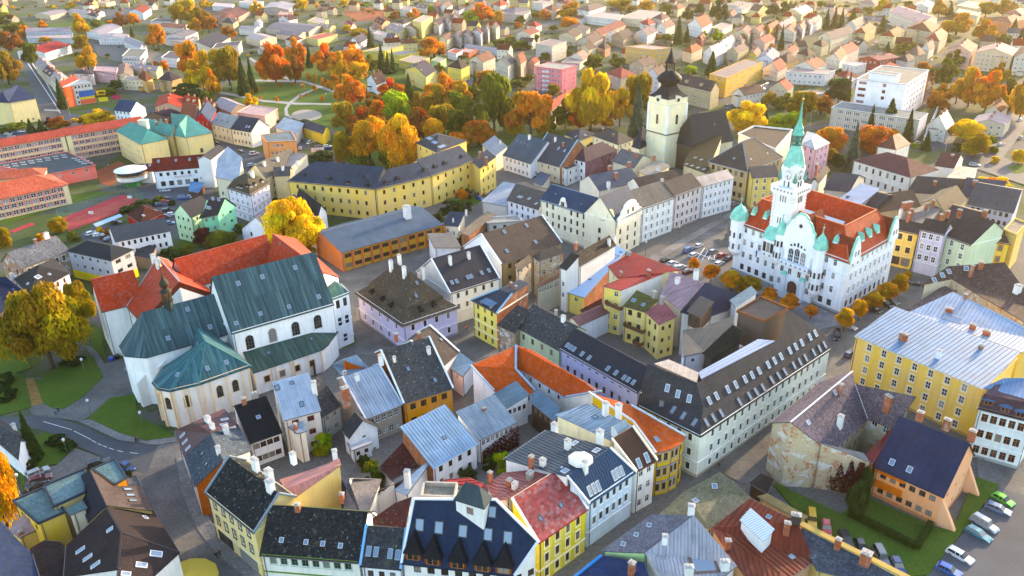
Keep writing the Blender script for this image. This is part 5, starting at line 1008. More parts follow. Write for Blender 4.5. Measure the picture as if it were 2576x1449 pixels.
# == town hall
TC=Vector((96.08,207.33,0)); XD=Vector((-.55495,.83188,0)); YD=Vector((.7463,.6656,0))
def TH(x,y,z=0.0): return TC + XD * x + YD * y + Vector((0,0,z))
XL,YL=41.0,30.8; EH=16.4; TRED='b4472c'; TEAL='82cdb9'
th=empty('town_hall',TC + XD * 20 + YD * 15,'white town hall with red roofs, turquoise turrets and tall clock tower','town hall'); TO=Vector((th.location.x,th.location.y,0))
def thm(name,mb,mat,col,smooth=False,parent=None):
    mb.v=[tuple(Vector(v) - TO) for v in mb.v]; return mb.obj(name,mat,parent or th,col,(0,0,0),smooth)
w=11.0; e=.5; rz_=EH + 8.2
V=[TH(-e,-e,EH),TH(XL + e,-e,EH),TH(XL + e,YL + e,EH),TH(-e,YL + e,EH),TH(w / 2,w / 2,rz_),TH(XL - w / 2,w / 2,rz_),TH(XL - w / 2,YL - w / 2,rz_),TH(w / 2,YL - w / 2,rz_),TH(w,w,EH + .5),TH(XL - w,w,EH + .5),TH(XL - w,YL - w,EH + .5),TH(w,YL - w,EH + .5)]
F=[(0,1,5,4),(1,2,6,5),(2,3,7,6),(3,0,4,7),(4,5,9,8),(5,6,10,9),(6,7,11,10),(7,4,8,11)]
tb=build('th_tmp','tmp town hall body','x',V,F,rc=TRED,rm='smooth_tile',wc='eef0f4',inset=.5,gut='6cc0b0',ridge='c8683c',band=('dfe4ea',0,12.4),pipes=0,
    win={1: [W(12,4,(1,2,3),1.15,2.1,'T','w',s='f6f8fb'),W(12,4,(0,),1.5,2.0,'M','k')],0: [W(9,4,(1,2,3),1.15,2.1,'T','w',s='f6f8fb'),W(9,4,(0,),1.4,2.2,'M','k')]},plinth='9fa6ac')
for ch in list(tb.children):
    M=ch.matrix_basis.copy(); dl=Vector(tb.location) - Vector(th.location); ch.parent=th; M.translation += dl; ch.matrix_basis=M
bpy.data.objects.remove(tb)
def slab(poly,y0,y1):
    b=MB(); n=len(poly); b.add([TH(x,y0,z) for x,z in poly] + [TH(x,y1,z) for x,z in poly],[tuple(range(n)),tuple(range(2 * n - 1,n - 1,-1))] + [(i,n + i,n + (i + 1) % n,(i + 1) % n) for i in range(n)]); return b
def slabx(poly,x0,x1):
    b=MB(); n=len(poly); b.add([TH(x0,y,z) for y,z in poly] + [TH(x1,y,z) for y,z in poly],[tuple(range(n)),tuple(range(2 * n - 1,n - 1,-1))] + [(i,n + i,n + (i + 1) % n,(i + 1) % n) for i in range(n)]); return b
def gprof(w_,z0,h):
    pr=[(.5,0),(.5,.16),(.455,.20),(.45,.30),(.40,.36),(.375,.46),(.37,.56),(.31,.62),(.28,.72),(.235,.80),(.18,.84),(.15,.92),(.08,.985),(0,1.0)]
    return [(-x * w_,z0 + z * h) for x,z in pr] + [(x * w_,z0 + z * h) for x,z in reversed(pr[:-1])]
gx,gw=16.2,13.4
gp=[(gx + x,z) for x,z in gprof(gw,EH - 1.0,11.0)]
thm('risalit',slab([(gx - gw / 2,0),(gx + gw / 2,0),(gx + gw / 2,EH),(gx - gw / 2,EH)],-1.4,1),'plaster',hx('f0f2f6'))
thm('gable',slab(gp,-1.5,-.7),'plaster',hx('f2f4f8'))
gq=[(gx + x,z) for x,z in gprof(gw + .9,EH - .9,11.5)]
thm('gable_coping',slab(gq,-1.3,-.8),'verdigris',hx(TEAL))
b=MB(); b.add([TH(gx - 6.2,-.8,EH),TH(gx + 6.2,-.8,EH),TH(gx,-.8,EH + 9.2),TH(gx - 6.2,10,EH),TH(gx + 6.2,10,EH),TH(gx,10,EH + 9.2)],[(0,2,5,3),(1,4,5,2),(3,5,4)]); thm('risalit_roof',b,'clay_tile',hx(TRED))
def oval(x,z,w_,h_,y,name='window',parent=None):
    b=MB(); n=14; b.add([TH(x + math.cos(6.283 * i / n) * w_ / 2,y,z + math.sin(6.283 * i / n) * h_ / 2) for i in range(n)],[tuple(range(n))]); return thm(name,b,'window_glass',None)
b=slab([(gx + math.cos(6.283 * i / 16) * 1.0,EH + 6.6 + math.sin(6.283 * i / 16) * 1.0) for i in range(16)],-1.58,-1.45); thm('round_window_surround',b,'plaster',hx('dfe5ec')); oval(gx,EH + 6.6,1.2,1.2,-1.6,'round_window')
for k,(dx,hh) in enumerate(((-2.2,4.2),(0,4.8),(2.2,4.2))):
    pts=[(gx + dx - .8,10.9),(gx + dx + .8,10.9)] + [(gx + dx + .8 * math.cos(math.pi * i / 8),10.9 + hh - .8 + .8 * math.sin(math.pi * i / 8)) for i in range(9)]
    sur=slab([(gx + (x - gx) * 1.0 + (.16 if x > gx + dx else -.16),z + (.16 if z > 11 else -.1)) for x,z in pts],-1.48,-1.38); thm('window_surround',sur,'plaster',hx('d6dbe2'))
    wv=slab(pts,-1.52,-1.42); wo=thm('hall_window',wv,'window_glass',None)
    bb=MB()
    for q in (-.27,.27): bb.bar(TH(gx + dx + q,-1.55,10.9),TH(gx + dx + q,-1.55,10.9 + hh - .2),.08)
    for q in (1.2,2.4): bb.bar(TH(gx + dx - .8,-1.55,10.9 + q),TH(gx + dx + .8,-1.55,10.9 + q),.12)
    thm('glazing_bar',bb,'painted',(.75,.77,.8))
for dx in (-2.4,-1.2,0,1.2,2.4):
    pts=[(gx + dx - .32,15.9 + (.35 if abs(dx) < 2 else 0)),(gx + dx + .32,15.9 + (.35 if abs(dx) < 2 else 0)),(gx + dx + .32,17.6 - abs(dx) * .42),(gx + dx - .32,17.6 - abs(dx) * .42)]; thm('arch_light',slab(pts,-1.53,-1.45),'window_glass',None)
b=MB()
for y0,y1,z0,z1 in ((-3.0,-1.3,9.6,9.95),(-3.0,-2.75,9.95,11.0),(-3.0,-1.3,11.0,11.15)):
    q=[TH(gx - 5.2,y0,z0),TH(gx + 5.2,y0,z0),TH(gx + 5.2,y1,z0),TH(gx - 5.2,y1,z0),TH(gx - 5.2,y0,z1),TH(gx + 5.2,y0,z1),TH(gx + 5.2,y1,z1),TH(gx - 5.2,y1,z1)]
    b.add(q,[(3,2,1,0),(4,5,6,7),(0,1,5,4),(1,2,6,5),(2,3,7,6),(3,0,4,7)])
thm('balcony',b,'plaster',hx('e6eaf0'))
for i in range(6):
    x=gx - 4.3 + i * 1.7; thm('balcony_rosette',slab([(x + math.cos(6.283 * j / 10) * .38,10.5 + math.sin(6.283 * j / 10) * .38) for j in range(10)],-3.06,-2.98),'painted',(.3,.3,.33))
dp=[(gx - 1.7,0),(gx + 1.7,0)] + [(gx + 1.7 * math.cos(math.pi * i / 8),3.6 + 1.5 * math.sin(math.pi * i / 8)) for i in range(9)]
thm('door_surround',slab([(gx + (x - gx) * 1.35,z * 1.12) for x,z in dp],-1.75,-1.35),'plaster',hx('dde2e8')); thm('door',slab(dp,-1.8,-1.6),'wood',(.09,.035,.02))
b=MB()
for i in range(6): b.add([TH(gx + sx * (5.2 - i * .4),-5.6 + i * .62 if sy else -1.4,z) for z in (0,.17 * (i + 1)) for sx,sy in ((-1,1),(1,1),(1,0),(-1,0))],[(3,2,1,0),(4,5,6,7),(0,1,5,4),(1,2,6,5),(2,3,7,6),(3,0,4,7)])
thm('entrance_steps',b,'plaster',hx('b9bdc4'))
for dx in (-3.4,3.4):
    b=MB(); c=TH(gx + dx,-1.6,0) ; b.lathe(c,[(.9,0),(.9,6.0),(1.0,6.1),(1.0,6.5)],10); thm('portal_niche',b,'plaster',hx('e2e6ec')); b=MB(); b.lathe(c,[(1.15,6.5),(1.05,6.9),(.7,7.3),(.05,7.5)],10); thm('portal_dome',b,'verdigris',hx(TEAL))
for z,xs in ((6.6,(-4.6,-1.7,1.7,4.6)),(2.4,(-5.2,5.2))):
    for dx in xs:
        o=newobj('window',UWF,th,(0,0,0),FRC['w']); M=Matrix((XD * 1.25,-YD,Vector((0,0,2.2)))).transposed().to_4x4(); M.translation=TH(gx + dx,-1.44,z + 1.2) - TO; o.matrix_local=M
for dx in (-5.2,5.2):
    b=MB(); c=TH(gx + dx,-1.7,11.2); b.lathe(c,[(.42,0),(.42,.5),(.3,.6),(.42,1.3),(.45,2.0),(.3,2.5),(.16,2.6),(.22,2.9),(.05,3.1)],8); thm('statue',b,'plaster',hx('d8dce2'))
def turret(x,y,r,z0,z1,dome,name='turret',n=8):
    b=MB(); c=TH(x,y,0); b.lathe(c,[(r * .4,z0 - 1.6),(r,z0),(r,z1),(r * 1.12,z1 + .1),(r * 1.12,z1 + .45)],n); o=thm(name,b,'plaster',hx('eff1f5'))
    b=MB(); b.lathe(c,[(r * 1.22,z1 + .45),(r * 1.16,z1 + .9),(r * 1.12,z1 + dome * .3),(r * .95,z1 + dome * .5),(r * .62,z1 + dome * .72),(r * .25,z1 + dome * .85),(.12,z1 + dome),(.08,z1 + dome + 1.2)],n); d_=thm('turret_dome',b,'verdigris',hx(TEAL))
    b=MB(); b.lathe(c,[(.03,z1 + dome + 1.1),(.28,z1 + dome + 1.3),(.28,z1 + dome + 1.5),(.03,z1 + dome + 1.8),(.03,z1 + dome + 2.6)],8); thm('finial',b,'verdigris',hx('7ccbb8'))
    for k in range(n):
        t_=6.283 * (k + .0) / n
        for z in (z0 + 1.2,z0 + 5.0):
            if z + 2 < z1:
                bb=MB(); q=c + Vector((math.cos(t_) * (r * .93),math.sin(t_) * (r * .93),z)); bb.bar(q,q + Vector((0,0,1.8)),.5); thm('turret_window',bb,'window_glass',None)
turret(40.2,.2,2.6,7.0,17.6,5.6)
turret(gx + gw / 2 + .2,-.9,1.5,9.5,18.0,4.8); turret(gx - gw / 2 - .6,-.9,1.75,4.0,17.6,5.6)
def side_gable(yc,w_,h):
    pl=[(yc + x,z) for x,z in gprof(w_,EH - .6,h)]
    thm('side_gable',slabx(pl,-.75,.0),'plaster',hx('f0f2f6')); pc=[(yc + x,z) for x,z in gprof(w_ + .8,EH - .5,h + .45)]; thm('gable_coping',slabx(pc,-.55,.0),'verdigris',hx(TEAL))
    b=MB(); b.add([TH(-.2,yc - w_ / 2 + .4,EH),TH(-.2,yc + w_ / 2 - .4,EH),TH(-.2,yc,EH + h * .86),TH(6,yc - w_ / 2 + .4,EH),TH(6,yc + w_ / 2 - .4,EH),TH(6,yc,EH + h * .86)],[(0,3,5,2),(1,2,5,4)]); thm('gable_roof',b,'clay_tile',hx(TRED))
    for dy in (-.9,.9):
        o=newobj('window',UWF,th,(0,0,0),FRC['w']); M=Matrix((YD * -.9,-XD,Vector((0,0,1.9)))).transposed().to_4x4(); M.translation=TH(-.78,yc + dy,EH + h * .3) - TO; o.matrix_local=M
side_gable(3.2,5.6,7.2); side_gable(27.4,5.8,7.2)
def thd(x,y,dirv,wv,col='8fd0c0'):
    X=dirv; S=Vector((-X.y,X.x,0)); c=TH(x,y,0); b=MB()
    z=EH + .5 + 8.2 * (min(x,y) + .5) / (w / 2 + .5)
    b.add([c + S * -wv + Vector((0,0,z)),c + S * wv + Vector((0,0,z)),c + Vector((0,0,z + 2.6)),c - X * 3.2 + Vector((0,0,z + 2.7)),c + S * -wv - X * 1.2 + Vector((0,0,z + 1.4)),c + S * wv - X * 1.2 + Vector((0,0,z + 1.4))],[(0,1,2),(1,5,3,2),(0,2,3,4)]); thm('dormer',b,'verdigris',hx(TEAL))
    b=MB(); q=c + X * .05 + Vector((0,0,z + .25)); b.bar(q - S * (wv * .55),q + S * (wv * .55),.1,.5); thm('dormer_window',b,'painted',(.85,.85,.85))
for y in (10.5,15.3,20.2): thd(1.4,y,-XD,.9)
for x in (6.0,31.5,36.2): thd(x,1.7,-YD,.9)
tx,ty,tw=25.2,4.8,3.75
def sq(h0,h1,r0,r1=None):
    r1=r0 if r1 is None else r1; b=MB(); b.add([TH(tx + sx * r,ty + sy * r,z) for z,r in ((h0,r0),(h1,r1)) for sx,sy in ((1,-1),(-1,-1),(-1,1),(1,1))],[(3,2,1,0),(4,5,6,7),(0,1,5,4),(1,2,6,5),(2,3,7,6),(3,0,4,7)]); return b
def zt(py): c=TH(tx,ty); return zsolve(c.x,c.y,py)
ZB=30.2
thm('tower_shaft',sq(0,ZB,tw),'plaster',hx('f3f1ee')); b=sq(EH - .5,EH + 2.4,tw + 1.6,tw + .1); thm('tower_skirt',b,'verdigris',hx(TEAL))
for sx,sy in ((1,-1),(-1,-1),(-1,1),(1,1)):
    for i in range(12):
        z=EH + 2 + i * 1.15; b=MB(); c=TH(tx + sx * (tw - .44),ty + sy * (tw - .44),z); b.box(-.5,.5,-.5,.5,0,.6,Matrix.Translation(c) @ Matrix.Rotation(math.atan2(XD.y,XD.x),4,'Z')); thm('quoin',b,'plaster',hx('e9e6e2'))
for z,r,h in ((ZB - .6,tw + .35,.4),(ZB - .2,tw + .75,.5),(ZB + 1.6,tw + .9,.3)): thm('tower_cornice',sq(z,z + h,r),'plaster',hx('f5f4f2'))
for ax in range(4):
    X,Y=[(XD,-YD),(-YD,-XD),(-XD,YD),(YD,XD)][ax]; c0=TH(tx,ty) + Y * (tw + .72)
    b=MB(); p,q=c0 - X * (tw + .7) + Vector((0,0,ZB + .95)),c0 + X * (tw + .7) + Vector((0,0,ZB + .95)); b.bar(p,q,.25,1.3); thm('parapet',b,'plaster',hx('f5f4f2'))
    for i in range(6):
        bb=MB(); cc=c0 + X * ((i - 2.5) * 1.25) + Y * .14 + Vector((0,0,ZB + .95)); bb.tube(cc,cc + Y * .06,.33,.33,10); thm('parapet_rosette',bb,'painted',(.28,.28,.3))
    for dx in (-.9,0,.9):
        for z in (20.5,27.5):
            bb=MB(); cc=TH(tx,ty) + Y * (tw + .02) + X * dx + Vector((0,0,z)); bb.bar(cc,cc + Vector((0,0,1.9)),.34,.12); thm('tower_slit',bb,'window_glass',None)
    for dx in (-.75,.75):
        bb=MB(); cc=TH(tx,ty) + Y * 2.72 + X * dx + Vector((0,0,ZB + 1.7)); bb.bar(cc,cc + Vector((0,0,1.9)),.7,.12); thm('tower_window',bb,'window_glass',None)
CZ=35.7
thm('clock_storey',sq(ZB + .4,38.4,2.7),'plaster',hx('f4f2ef'))
for ax in range(4):
    X,Y=[(XD,-YD),(-YD,-XD),(-XD,YD),(YD,XD)][ax]; c0=TH(tx,ty) + Y * 2.7 + Vector((0,0,CZ))
    bb=MB(); bb.tube(c0,c0 + Y * .18,1.45,1.45,24); cf=thm('clock_face',bb,'painted',(.82,.82,.80))
    bb=MB()
    for i in range(12):
        t_=6.283 * i / 12; a=c0 + Y * .2 + X * (math.sin(t_) * 1.05) + Vector((0,0,math.cos(t_) * 1.05)); bb.bar(a,a + (X * math.sin(t_) + Vector((0,0,math.cos(t_)))) * .4,.26,.05)
    thm('clock_numeral',bb,'painted',(.03,.04,.12))
    bb=MB(); a=c0 + Y * .25; bb.bar(a,a + X * .45 - Vector((0,0,.75)),.22,.05); bb.bar(a,a - X * .1 - Vector((0,0,1.15)),.16,.05); thm('clock_hand',bb,'painted',(.03,.03,.05))
    bb=MB(); a=c0 + Vector((0,0,1.6)); bb.add([a - X * 2.7 + Y * .25,a + X * 2.7 + Y * .25,a + Y * .25 + Vector((0,0,1.7)),a - X * 2.7 - Y * 1.2 + Vector((0,0,2.1)),a + X * 2.7 - Y * 1.2 + Vector((0,0,2.1))],[(0,1,2),(0,2,3),(1,4,2)]); thm('clock_gablet',bb,'plaster',hx('f0efec'))
    for s_ in (-1,1):
        bb=MB(); a=TH(tx,ty) + Y * 2.75 + X * (s_ * 2.75) + Vector((0,0,ZB + 3.4)); bb.lathe(a,[(.2,0),(.7,.4),(.7,1.0),(.4,2.2),(.1,3.2)],6); thm('corner_tourelle',bb,'verdigris',hx(TEAL))
c=TH(tx,ty); top=zt(243)
b=MB(); b.lathe(c,[(3.25,38.1),(3.3,38.4),(3.1,39.3),(2.75,40.8),(2.3,42.2),(1.75,43.5),(1.4,44.6)],8,.39); thm('copper_bell_roof',b,'verdigris',hx(TEAL))
z2=44.5; b=MB(); b.lathe(c,[(1.7,z2),(1.7,z2 + .3),(1.4,z2 + .4)],8,.39)
for k in range(8):
    t_=6.283 * k / 8; p=c + Vector((math.cos(t_) * 1.3,math.sin(t_) * 1.3,z2)); b.bar(p,p + Vector((0,0,3.1)),.28)
b.lathe(c,[(1.3,z2 + 1.4),(1.5,z2 + 1.5),(1.3,z2 + 1.8)],8,.39); b.lathe(c,[(.6,z2),(.6,z2 + 3)],8); thm('lantern',b,'verdigris',hx('3c7f70'))
z3=47.5; b=MB(); b.lathe(c,[(1.75,z3),(1.75,z3 + .4),(1.4,z3 + 1.2),(1.35,z3 + 1.9),(.9,z3 + 2.9),(.5,z3 + 4.5),(.28,z3 + 7),(.12,57.2),(.05,top)],8,.39); thm('spire',b,'verdigris',hx('62bca6'))
b=MB(); b.lathe(c + Vector((0,0,top - 1.2)),[(.05,0),(.35,.2),(.38,.5),(.2,.8),(.03,.9),(.03,2.2)],10); thm('spire_ball',b,'gold',None)
b=MB(); b.add([TH(XL - w - 1,w + 1,EH + 2),TH(w + 1,w + 1,EH + 2),TH(w + 1,YL - w - 1,EH + 4),TH(XL - w - 1,YL - w - 1,EH + 4)],[(0,1,2,3)]); thm('court_glass_roof',b,'pale_glass',None)
b=slab([(23.0,9.4),(29.0,9.4),(29.0,15.4),(23.0,15.4)],-1.5,.3); thm('oriel',b,'plaster',hx('e9edf2'))
for i in range(4): thm('oriel_window',slab([(23.5 + i * 1.4,11.2),(24.6 + i * 1.4,11.2),(24.6 + i * 1.4,14.3),(23.5 + i * 1.4,14.3)],-1.56,-1.45),'window_glass',None)
b=MB(); b.add([TH(22.6,-1.8,15.4),TH(29.4,-1.8,15.4),TH(29.4,1,18.4),TH(22.6,1,18.4)],[(0,1,2,3)]); thm('oriel_roof',b,'verdigris',hx(TEAL))
for i in range(3): thm('oriel_rosette',slab([(24.0 + i * 2 + math.cos(6.283 * j / 10) * .42,10.2 + math.sin(6.283 * j / 10) * .42) for j in range(10)],-1.56,-1.48),'painted',(.3,.3,.33))
for x,cl in ((31.0,(.03,.08,.35)),(9.5,(.6,.5,.05))):
    b=MB(); p=TH(x,-.4,9.5 if x > 20 else 5.0); b.bar(p,p - YD * 1.6 + Vector((0,0,1.2)),.07); pole=thm('flag_pole',b,'steel',None); b=MB(); b.add([p - YD * 1.5 + Vector((0,0,1.1)),p - YD * .4 + Vector((0,0,.4)),p - YD * .5 + Vector((0,0,-1.6)),p - YD * 1.3 + Vector((0,0,-1.3))],[(0,1,2,3)]); thm('flag',b,'cloth',cl)
# == church of the white tower
P0=PT('10',(2440,1310),0); tw_=4.9
UXd,UYd,W1=Vector((.566,-.824,0)),Vector((.824,.566,0)),12.6
ct=PT('10',(2466,785),30.5); ct.z=0
cc=ct - UXd * (W1 / 2) + UYd * (W1 / 2)
ch_=empty('parish_church',cc,'cream church with tall square tower, black onion dome and steep slate nave','church'); CO_=Vector((cc.x,cc.y,0))
def chm(name,mb,mat,col,smooth=False):
    mb.v=[tuple(Vector(v) - CO_) for v in mb.v]; return mb.obj(name,mat,ch_,col,(0,0,0),smooth)
def csq(z0,z1,r0,r1=None):
    r1=r0 if r1 is None else r1; b=MB(); b.add([cc + UXd * (sx * r) + UYd * (sy * r) + Vector((0,0,z)) for z,r in ((z0,r0),(z1,r1)) for sx,sy in ((-1,-1),(1,-1),(1,1),(-1,1))],[(3,2,1,0),(4,5,6,7),(0,1,5,4),(1,2,6,5),(2,3,7,6),(3,0,4,7)]); return b
r=W1 / 2; CT='faecc4'
def zc(py): return zsolve(cc.x,cc.y,py)
zt1=zc(t2f('10',(0,790))[1]) ; zmid=16.0; ztop=32.0
chm('tower_shaft',csq(0,zmid,r),'plaster',hx(CT)); chm('tower_upper',csq(zmid + .5,ztop,r - .12),'plaster',hx(CT)); chm('string_course',csq(zmid,zmid + .5,r + .2),'painted',hx('5c5450'))
for z,rr,h in ((ztop - 2.6,r + .12,.35),(ztop,r + .1,.3)): chm('cornice',csq(z,z + h,rr),'plaster',hx('e6dcc4'))
for sx,sy in ((-1,-1),(1,-1),(1,1),(-1,1)):
    b=MB(); p=cc + UXd * (sx * (r - .45)) + UYd * (sy * (r - .45)); b.box(-.62,.62,-.62,.62,zmid + .5,ztop - 2.6,Matrix.Translation(p) @ Matrix.Rotation(math.atan2(UXd.y,UXd.x),4,'Z')); chm('pilaster',b,'plaster',hx('f6f2ea'))
    for i in range(13):
        b=MB(); k=.7 if i % 2 else .5; b.box(-k,k,-k,k,i * 1.2,i * 1.2 + 1.0,Matrix.Translation(cc + UXd * (sx * (r - .6)) + UYd * (sy * (r - .6))) @ Matrix.Rotation(math.atan2(UXd.y,UXd.x),4,'Z')); chm('quoin',b,'plaster',hx('f4eedd'))
for X,Y in ((UXd,-UYd),(UYd,UXd),(-UXd,UYd),(-UYd,-UXd)):
    c0=cc + Y * (r - .1)
    pts=[(-.65,20.5),(.65,20.5)] + [(.65 * math.cos(math.pi * i / 8),24.2 + .65 * math.sin(math.pi * i / 8)) for i in range(9)]
    for sc2,dp,mt,cl,nm in ((1.3,.06,'plaster',hx('e8c99a'),'window_surround'),(1.0,.1,'window_glass',None,'belfry_window')):
        b=MB(); n=len(pts); q=[c0 + X * (x * sc2) + Y * dp + Vector((0,0,z + (.15 if z > 22 else -.15) * (sc2 - 1) * 3)) for x,z in pts]; b.add(q + [p - Y * .2 for p in q],[tuple(range(n))] + [(i,n + i,n + (i + 1) % n,(i + 1) % n) for i in range(n)]); chm(nm,b,mt,cl)
    b=MB(); a=c0 + Vector((0,0,ztop - .5)); b.tube(a,a + Y * .3,1.15,1.15,16); chm('clock_surround',b,'plaster',hx('f2ead8')); b=MB(); b.tube(a + Y * .3,a + Y * .34,.85,.85,16); chm('round_opening',b,'dark_void',None)
    b=MB(); a2=c0 + Vector((0,0,ztop + .2)); b.add([a2 - X * 2.2 + Y * .35,a2 + X * 2.2 + Y * .35,a2 + X * 1.5 + Y * .35 + Vector((0,0,.7)),a2 + Y * .35 + Vector((0,0,1.2)),a2 - X * 1.5 + Y * .35 + Vector((0,0,.7)),a2 - Y * 3 + Vector((0,0,1.4))],[(0,1,2,3,4),(3,2,5),(4,3,5),(2,1,5),(0,4,5)]); chm('eyebrow_roof',b,'painted',hx('e8dcc2'))
DK='2a2e33'; rot_=math.atan2(UXd.y,UXd.x)
b=MB(); z=ztop + .3; hexa=4
b.lathe(cc,[(r * 1.45,z),(r * 1.40,z + .25),(r * 1.1,z + 1.2),(r * .82,z + 2.6),(r * .62,z + 4.2),(r * .58,z + 4.9)],4,rot_ + 0.0); chm('tower_skirt_roof',b,'copper_patina',hx(DK))
z += 4.9
b=MB(); b.lathe(cc,[(r * .55,z),(r * .6,z + .2),(r * .58,z + .9),(r * .78,z + 1.5),(r * .87,z + 2.6),(r * .86,z + 3.6),(r * .7,z + 4.8),(r * .46,z + 5.7),(r * .36,z + 6.3)],16); chm('onion_dome',b,'copper_patina',hx(DK),True)
z += 6.3; b=MB(); b.lathe(cc,[(r * .38,z),(r * .38,z + .3),(r * .1,z + .35)],8)
for k in range(8):
    t_=6.283 * k / 8; p=cc + Vector((math.cos(t_) * r * .31,math.sin(t_) * r * .31,z)); b.bar(p,p + Vector((0,0,3.6)),.3)
chm('lantern',b,'copper_patina',hx('3a3228')); z += 3.6; topc=zc(t2f('10',(0,300))[1])
b=MB(); b.lathe(cc,[(r * .40,z),(r * .40,z + .3),(r * .3,z + 1.4),(r * .2,z + 2.8),(r * .1,z + 4.6),(.12,z + 6.6),(.06,z + 8.5)],8); chm('lantern_spire',b,'copper_patina',hx(DK))
b=MB(); b.lathe(cc + Vector((0,0,z + 8.3)),[(.05,0),(.4,.25),(.42,.5),(.2,.8),(.03,.9),(.03,3)],10); b.bar(cc + Vector((-.5,0,z + 10.4)),cc + Vector((.5,0,z + 10.4)),.1); chm('spire_ball',b,'gold',None)
H('nave','20',(75,1120),(385,1062),(310,825),11.5,60,'b',hip=(.5,0),wcs={3: '5a4c3c'},rc='3c3c3e',rm='metal_paint',wc='e9ddbc',sky=[(240,940,.9,1.0)],seam=.9,name='nave_tmp',cat='x',back=1.0,pipes=0)
Q('apse','10',(2190,1105),(2250,1125),(2345,1080),9.0,'pyr',9.5,rc='2c3444',rm='slate',wc='efe3c2',name='apse_tmp',cat='x',pipes=0)
Q('porch','20',(-30,1120),(60,1200),(190,1090),7.0,'mono',6.0,axis=0,rc='4a4234',rm='metal_paint',wc='e9ddbc',name='porch_tmp',cat='x',pipes=0,seam=.8)
q=PT('20',(100,990),15.0)
b=MB(); b.lathe(q,[(1.5,-3),(1.4,0),(1.4,3.0),(1.7,3.2),(1.6,3.6),(1.0,4.0),(1.35,4.6),(1.4,5.3),(.9,6.4),(.4,7.4),(.15,9.5),(.05,11)],8); chm('ridge_turret',b,'copper_patina',hx('5c4224'))
for nm in ('nave','apse','porch'):
    o=[x for x in bpy.data.objects if x.parent is None and x.get('label') == nm][0]; dl=Vector(o.location) - Vector(ch_.location)
    for c_ in list(o.children): M=c_.matrix_basis.copy(); c_.parent=ch_; M.translation += dl; c_.matrix_basis=M
    bpy.data.objects.remove(o)
# == right-hand side
man=M_('long corner building with charcoal mansard roof full of roof windows','22',[(135,398,10.7),('21',1122,1188,10.7),('21',1062,1062,14.2),(152,175,14.2),('21',795,885,None),('21',716,1122,None),(105,-8,18.2),(-345,160,10.7),(-320,50,14.2),(-266,-154,None)],
    [(0,1,2,3),(3,2,4,5,6),(7,0,3,8),(8,3,6,9)],rc='3c3e44',rm='slate',wc='eaeee0',name='corner_building',cat='building',gut='2c2a28',
    sky=[(180,290,1.0,2.0),(235,255,1.0,2.0),(293,220,1.0,2.0),(430,135,1.0,2.0),(505,90,1.0,2.0),(555,58,1.0,2.0),(608,27,1.0,2.0),(90,290,1.0,2.0),(5,240,1.0,2.0),(-70,195,1,2),(-160,155,1,2)] + [(673,-30 - 0,1.0,2.0),(725,-62,1.0,2.0),(773,-92,1.0,2.0),(840,-140,1,2),(885,-168,1,2),(928,-197,1,2),(990,-238,1,2),(1033,-268,1,2),(1072,-296,1,2)],skycol='b',pipes=0,
    win={0: W(17,3,None,1.0,1.7,'T','k',s='f4f5ec'),7: W(5,3,None,1.0,1.7,'T','k',s='f4f5ec')},band=('f6f7f0',0,4.0),plinth='b9b49c')
for p in ((200,125),(255,90),(340,40),(400,5),(470,-36),(523,-67),(575,-100),(645,-145),(693,-176),(742,-208),(808,-252),(853,-282),(898,-312),(960,-355),(1002,-383),(50,110),(-115,30),(-35,75)): skylight(man,'22',(*p,.95,1.7),'w')
man2=M_('flat brown upper deck and penthouse of the mansard building','21',[(620,985,18.5),(800,882,20.0),(590,795,20.0),(405,905,18.5)],[(0,1,2,3)],rc='6d5c52',rm='bitumen',wc='5e5048',name='penthouse',cat='building',par=.5,parc='7a4a30',z0=10)
M_('grey paved roof terrace with pergola beams inside the mansard block','21',[(-213,1295,17.6),(105,1436,17.6),(118,1361,17.6),(-107,1263,17.6)],[(0,1,2,3)],rc='b9a89a',rm='bitumen',wc='7a7068',name='roof_terrace',cat='terrace',seam=1.4,seamc='efe9e4')
M_('solar-panelled glass strip on the mansard terrace','21',[(118,1361,17.5),(140,1412,17.5),(702,1123,17.5),(569,1109,17.5)],[(0,1,2,3)],rc='7a86a0',rm='gloss',wc='50586a',name='solar_roof',cat='solar roof',z0=8,seam=.9,seamc='e0e4ea',gut=0,inset=.05,thick=.08)
M_('dark green inner roof slope behind the mansard terrace','21',[(150,1215,12.0),(380,1000,16.0),(480,1060,16.0),(430,1130,13.0),(220,1265,11.0)],[(0,4,3,2,1)],rc='33382f',rm='slate',wc='4a4a48',name='rear_wing',cat='house')
M_('white rear firewall wing between the lilac house and the mansard','21',[(0,1240,12.0),(160,1205,12.0),(375,1000,14.0),(385,930,14.5),(160,1020,13.0),(0,1040,13.0)],[(0,1,2,3,4,5)],rc='6c665e',rm='metal_old',wc='e4e8f0',name='rear_wing',cat='house',win={0: W(1,3,(2,),.8,.9,'O','b')})
M_('house with dark blue tiled roof and wide box dormer behind the terrace block','21',[(150,955,11.0),(345,890,11.0),(420,778,13.0),(172,682,17.0),(-20,905,13.0)],[(0,1,2,3,4)],rc='25304a',rm='smooth_tile',wc='d9d4cc')
Q('box dormer with grey roof on the dark blue roof','21',(35,895),(140,945),(235,850),15.2,'mono',.8,axis=0,rc='4c4a4c',rm='metal_paint',wc='4a3c34',name='box_dormer',cat='dormer',seam=.6,z0=11,win={0: W(2,4,(3,),1.2,1.0,'T','b')})
M_('house with pinkish washed-out sheet roof towards the square','21',[(-20,890,12.0),(-170,780,12.5),(-90,600,15.5),(150,675,15.5),(165,690,15.0)],[(0,4,3,2,1)],rc='c7a0a6',rm='red_sheet',wc='dcd0c4',seam=.8,chim=[(100,640,1.2,1.2,2.0,'w'),(-40,690,1.0,1.2,1.6,'w')])
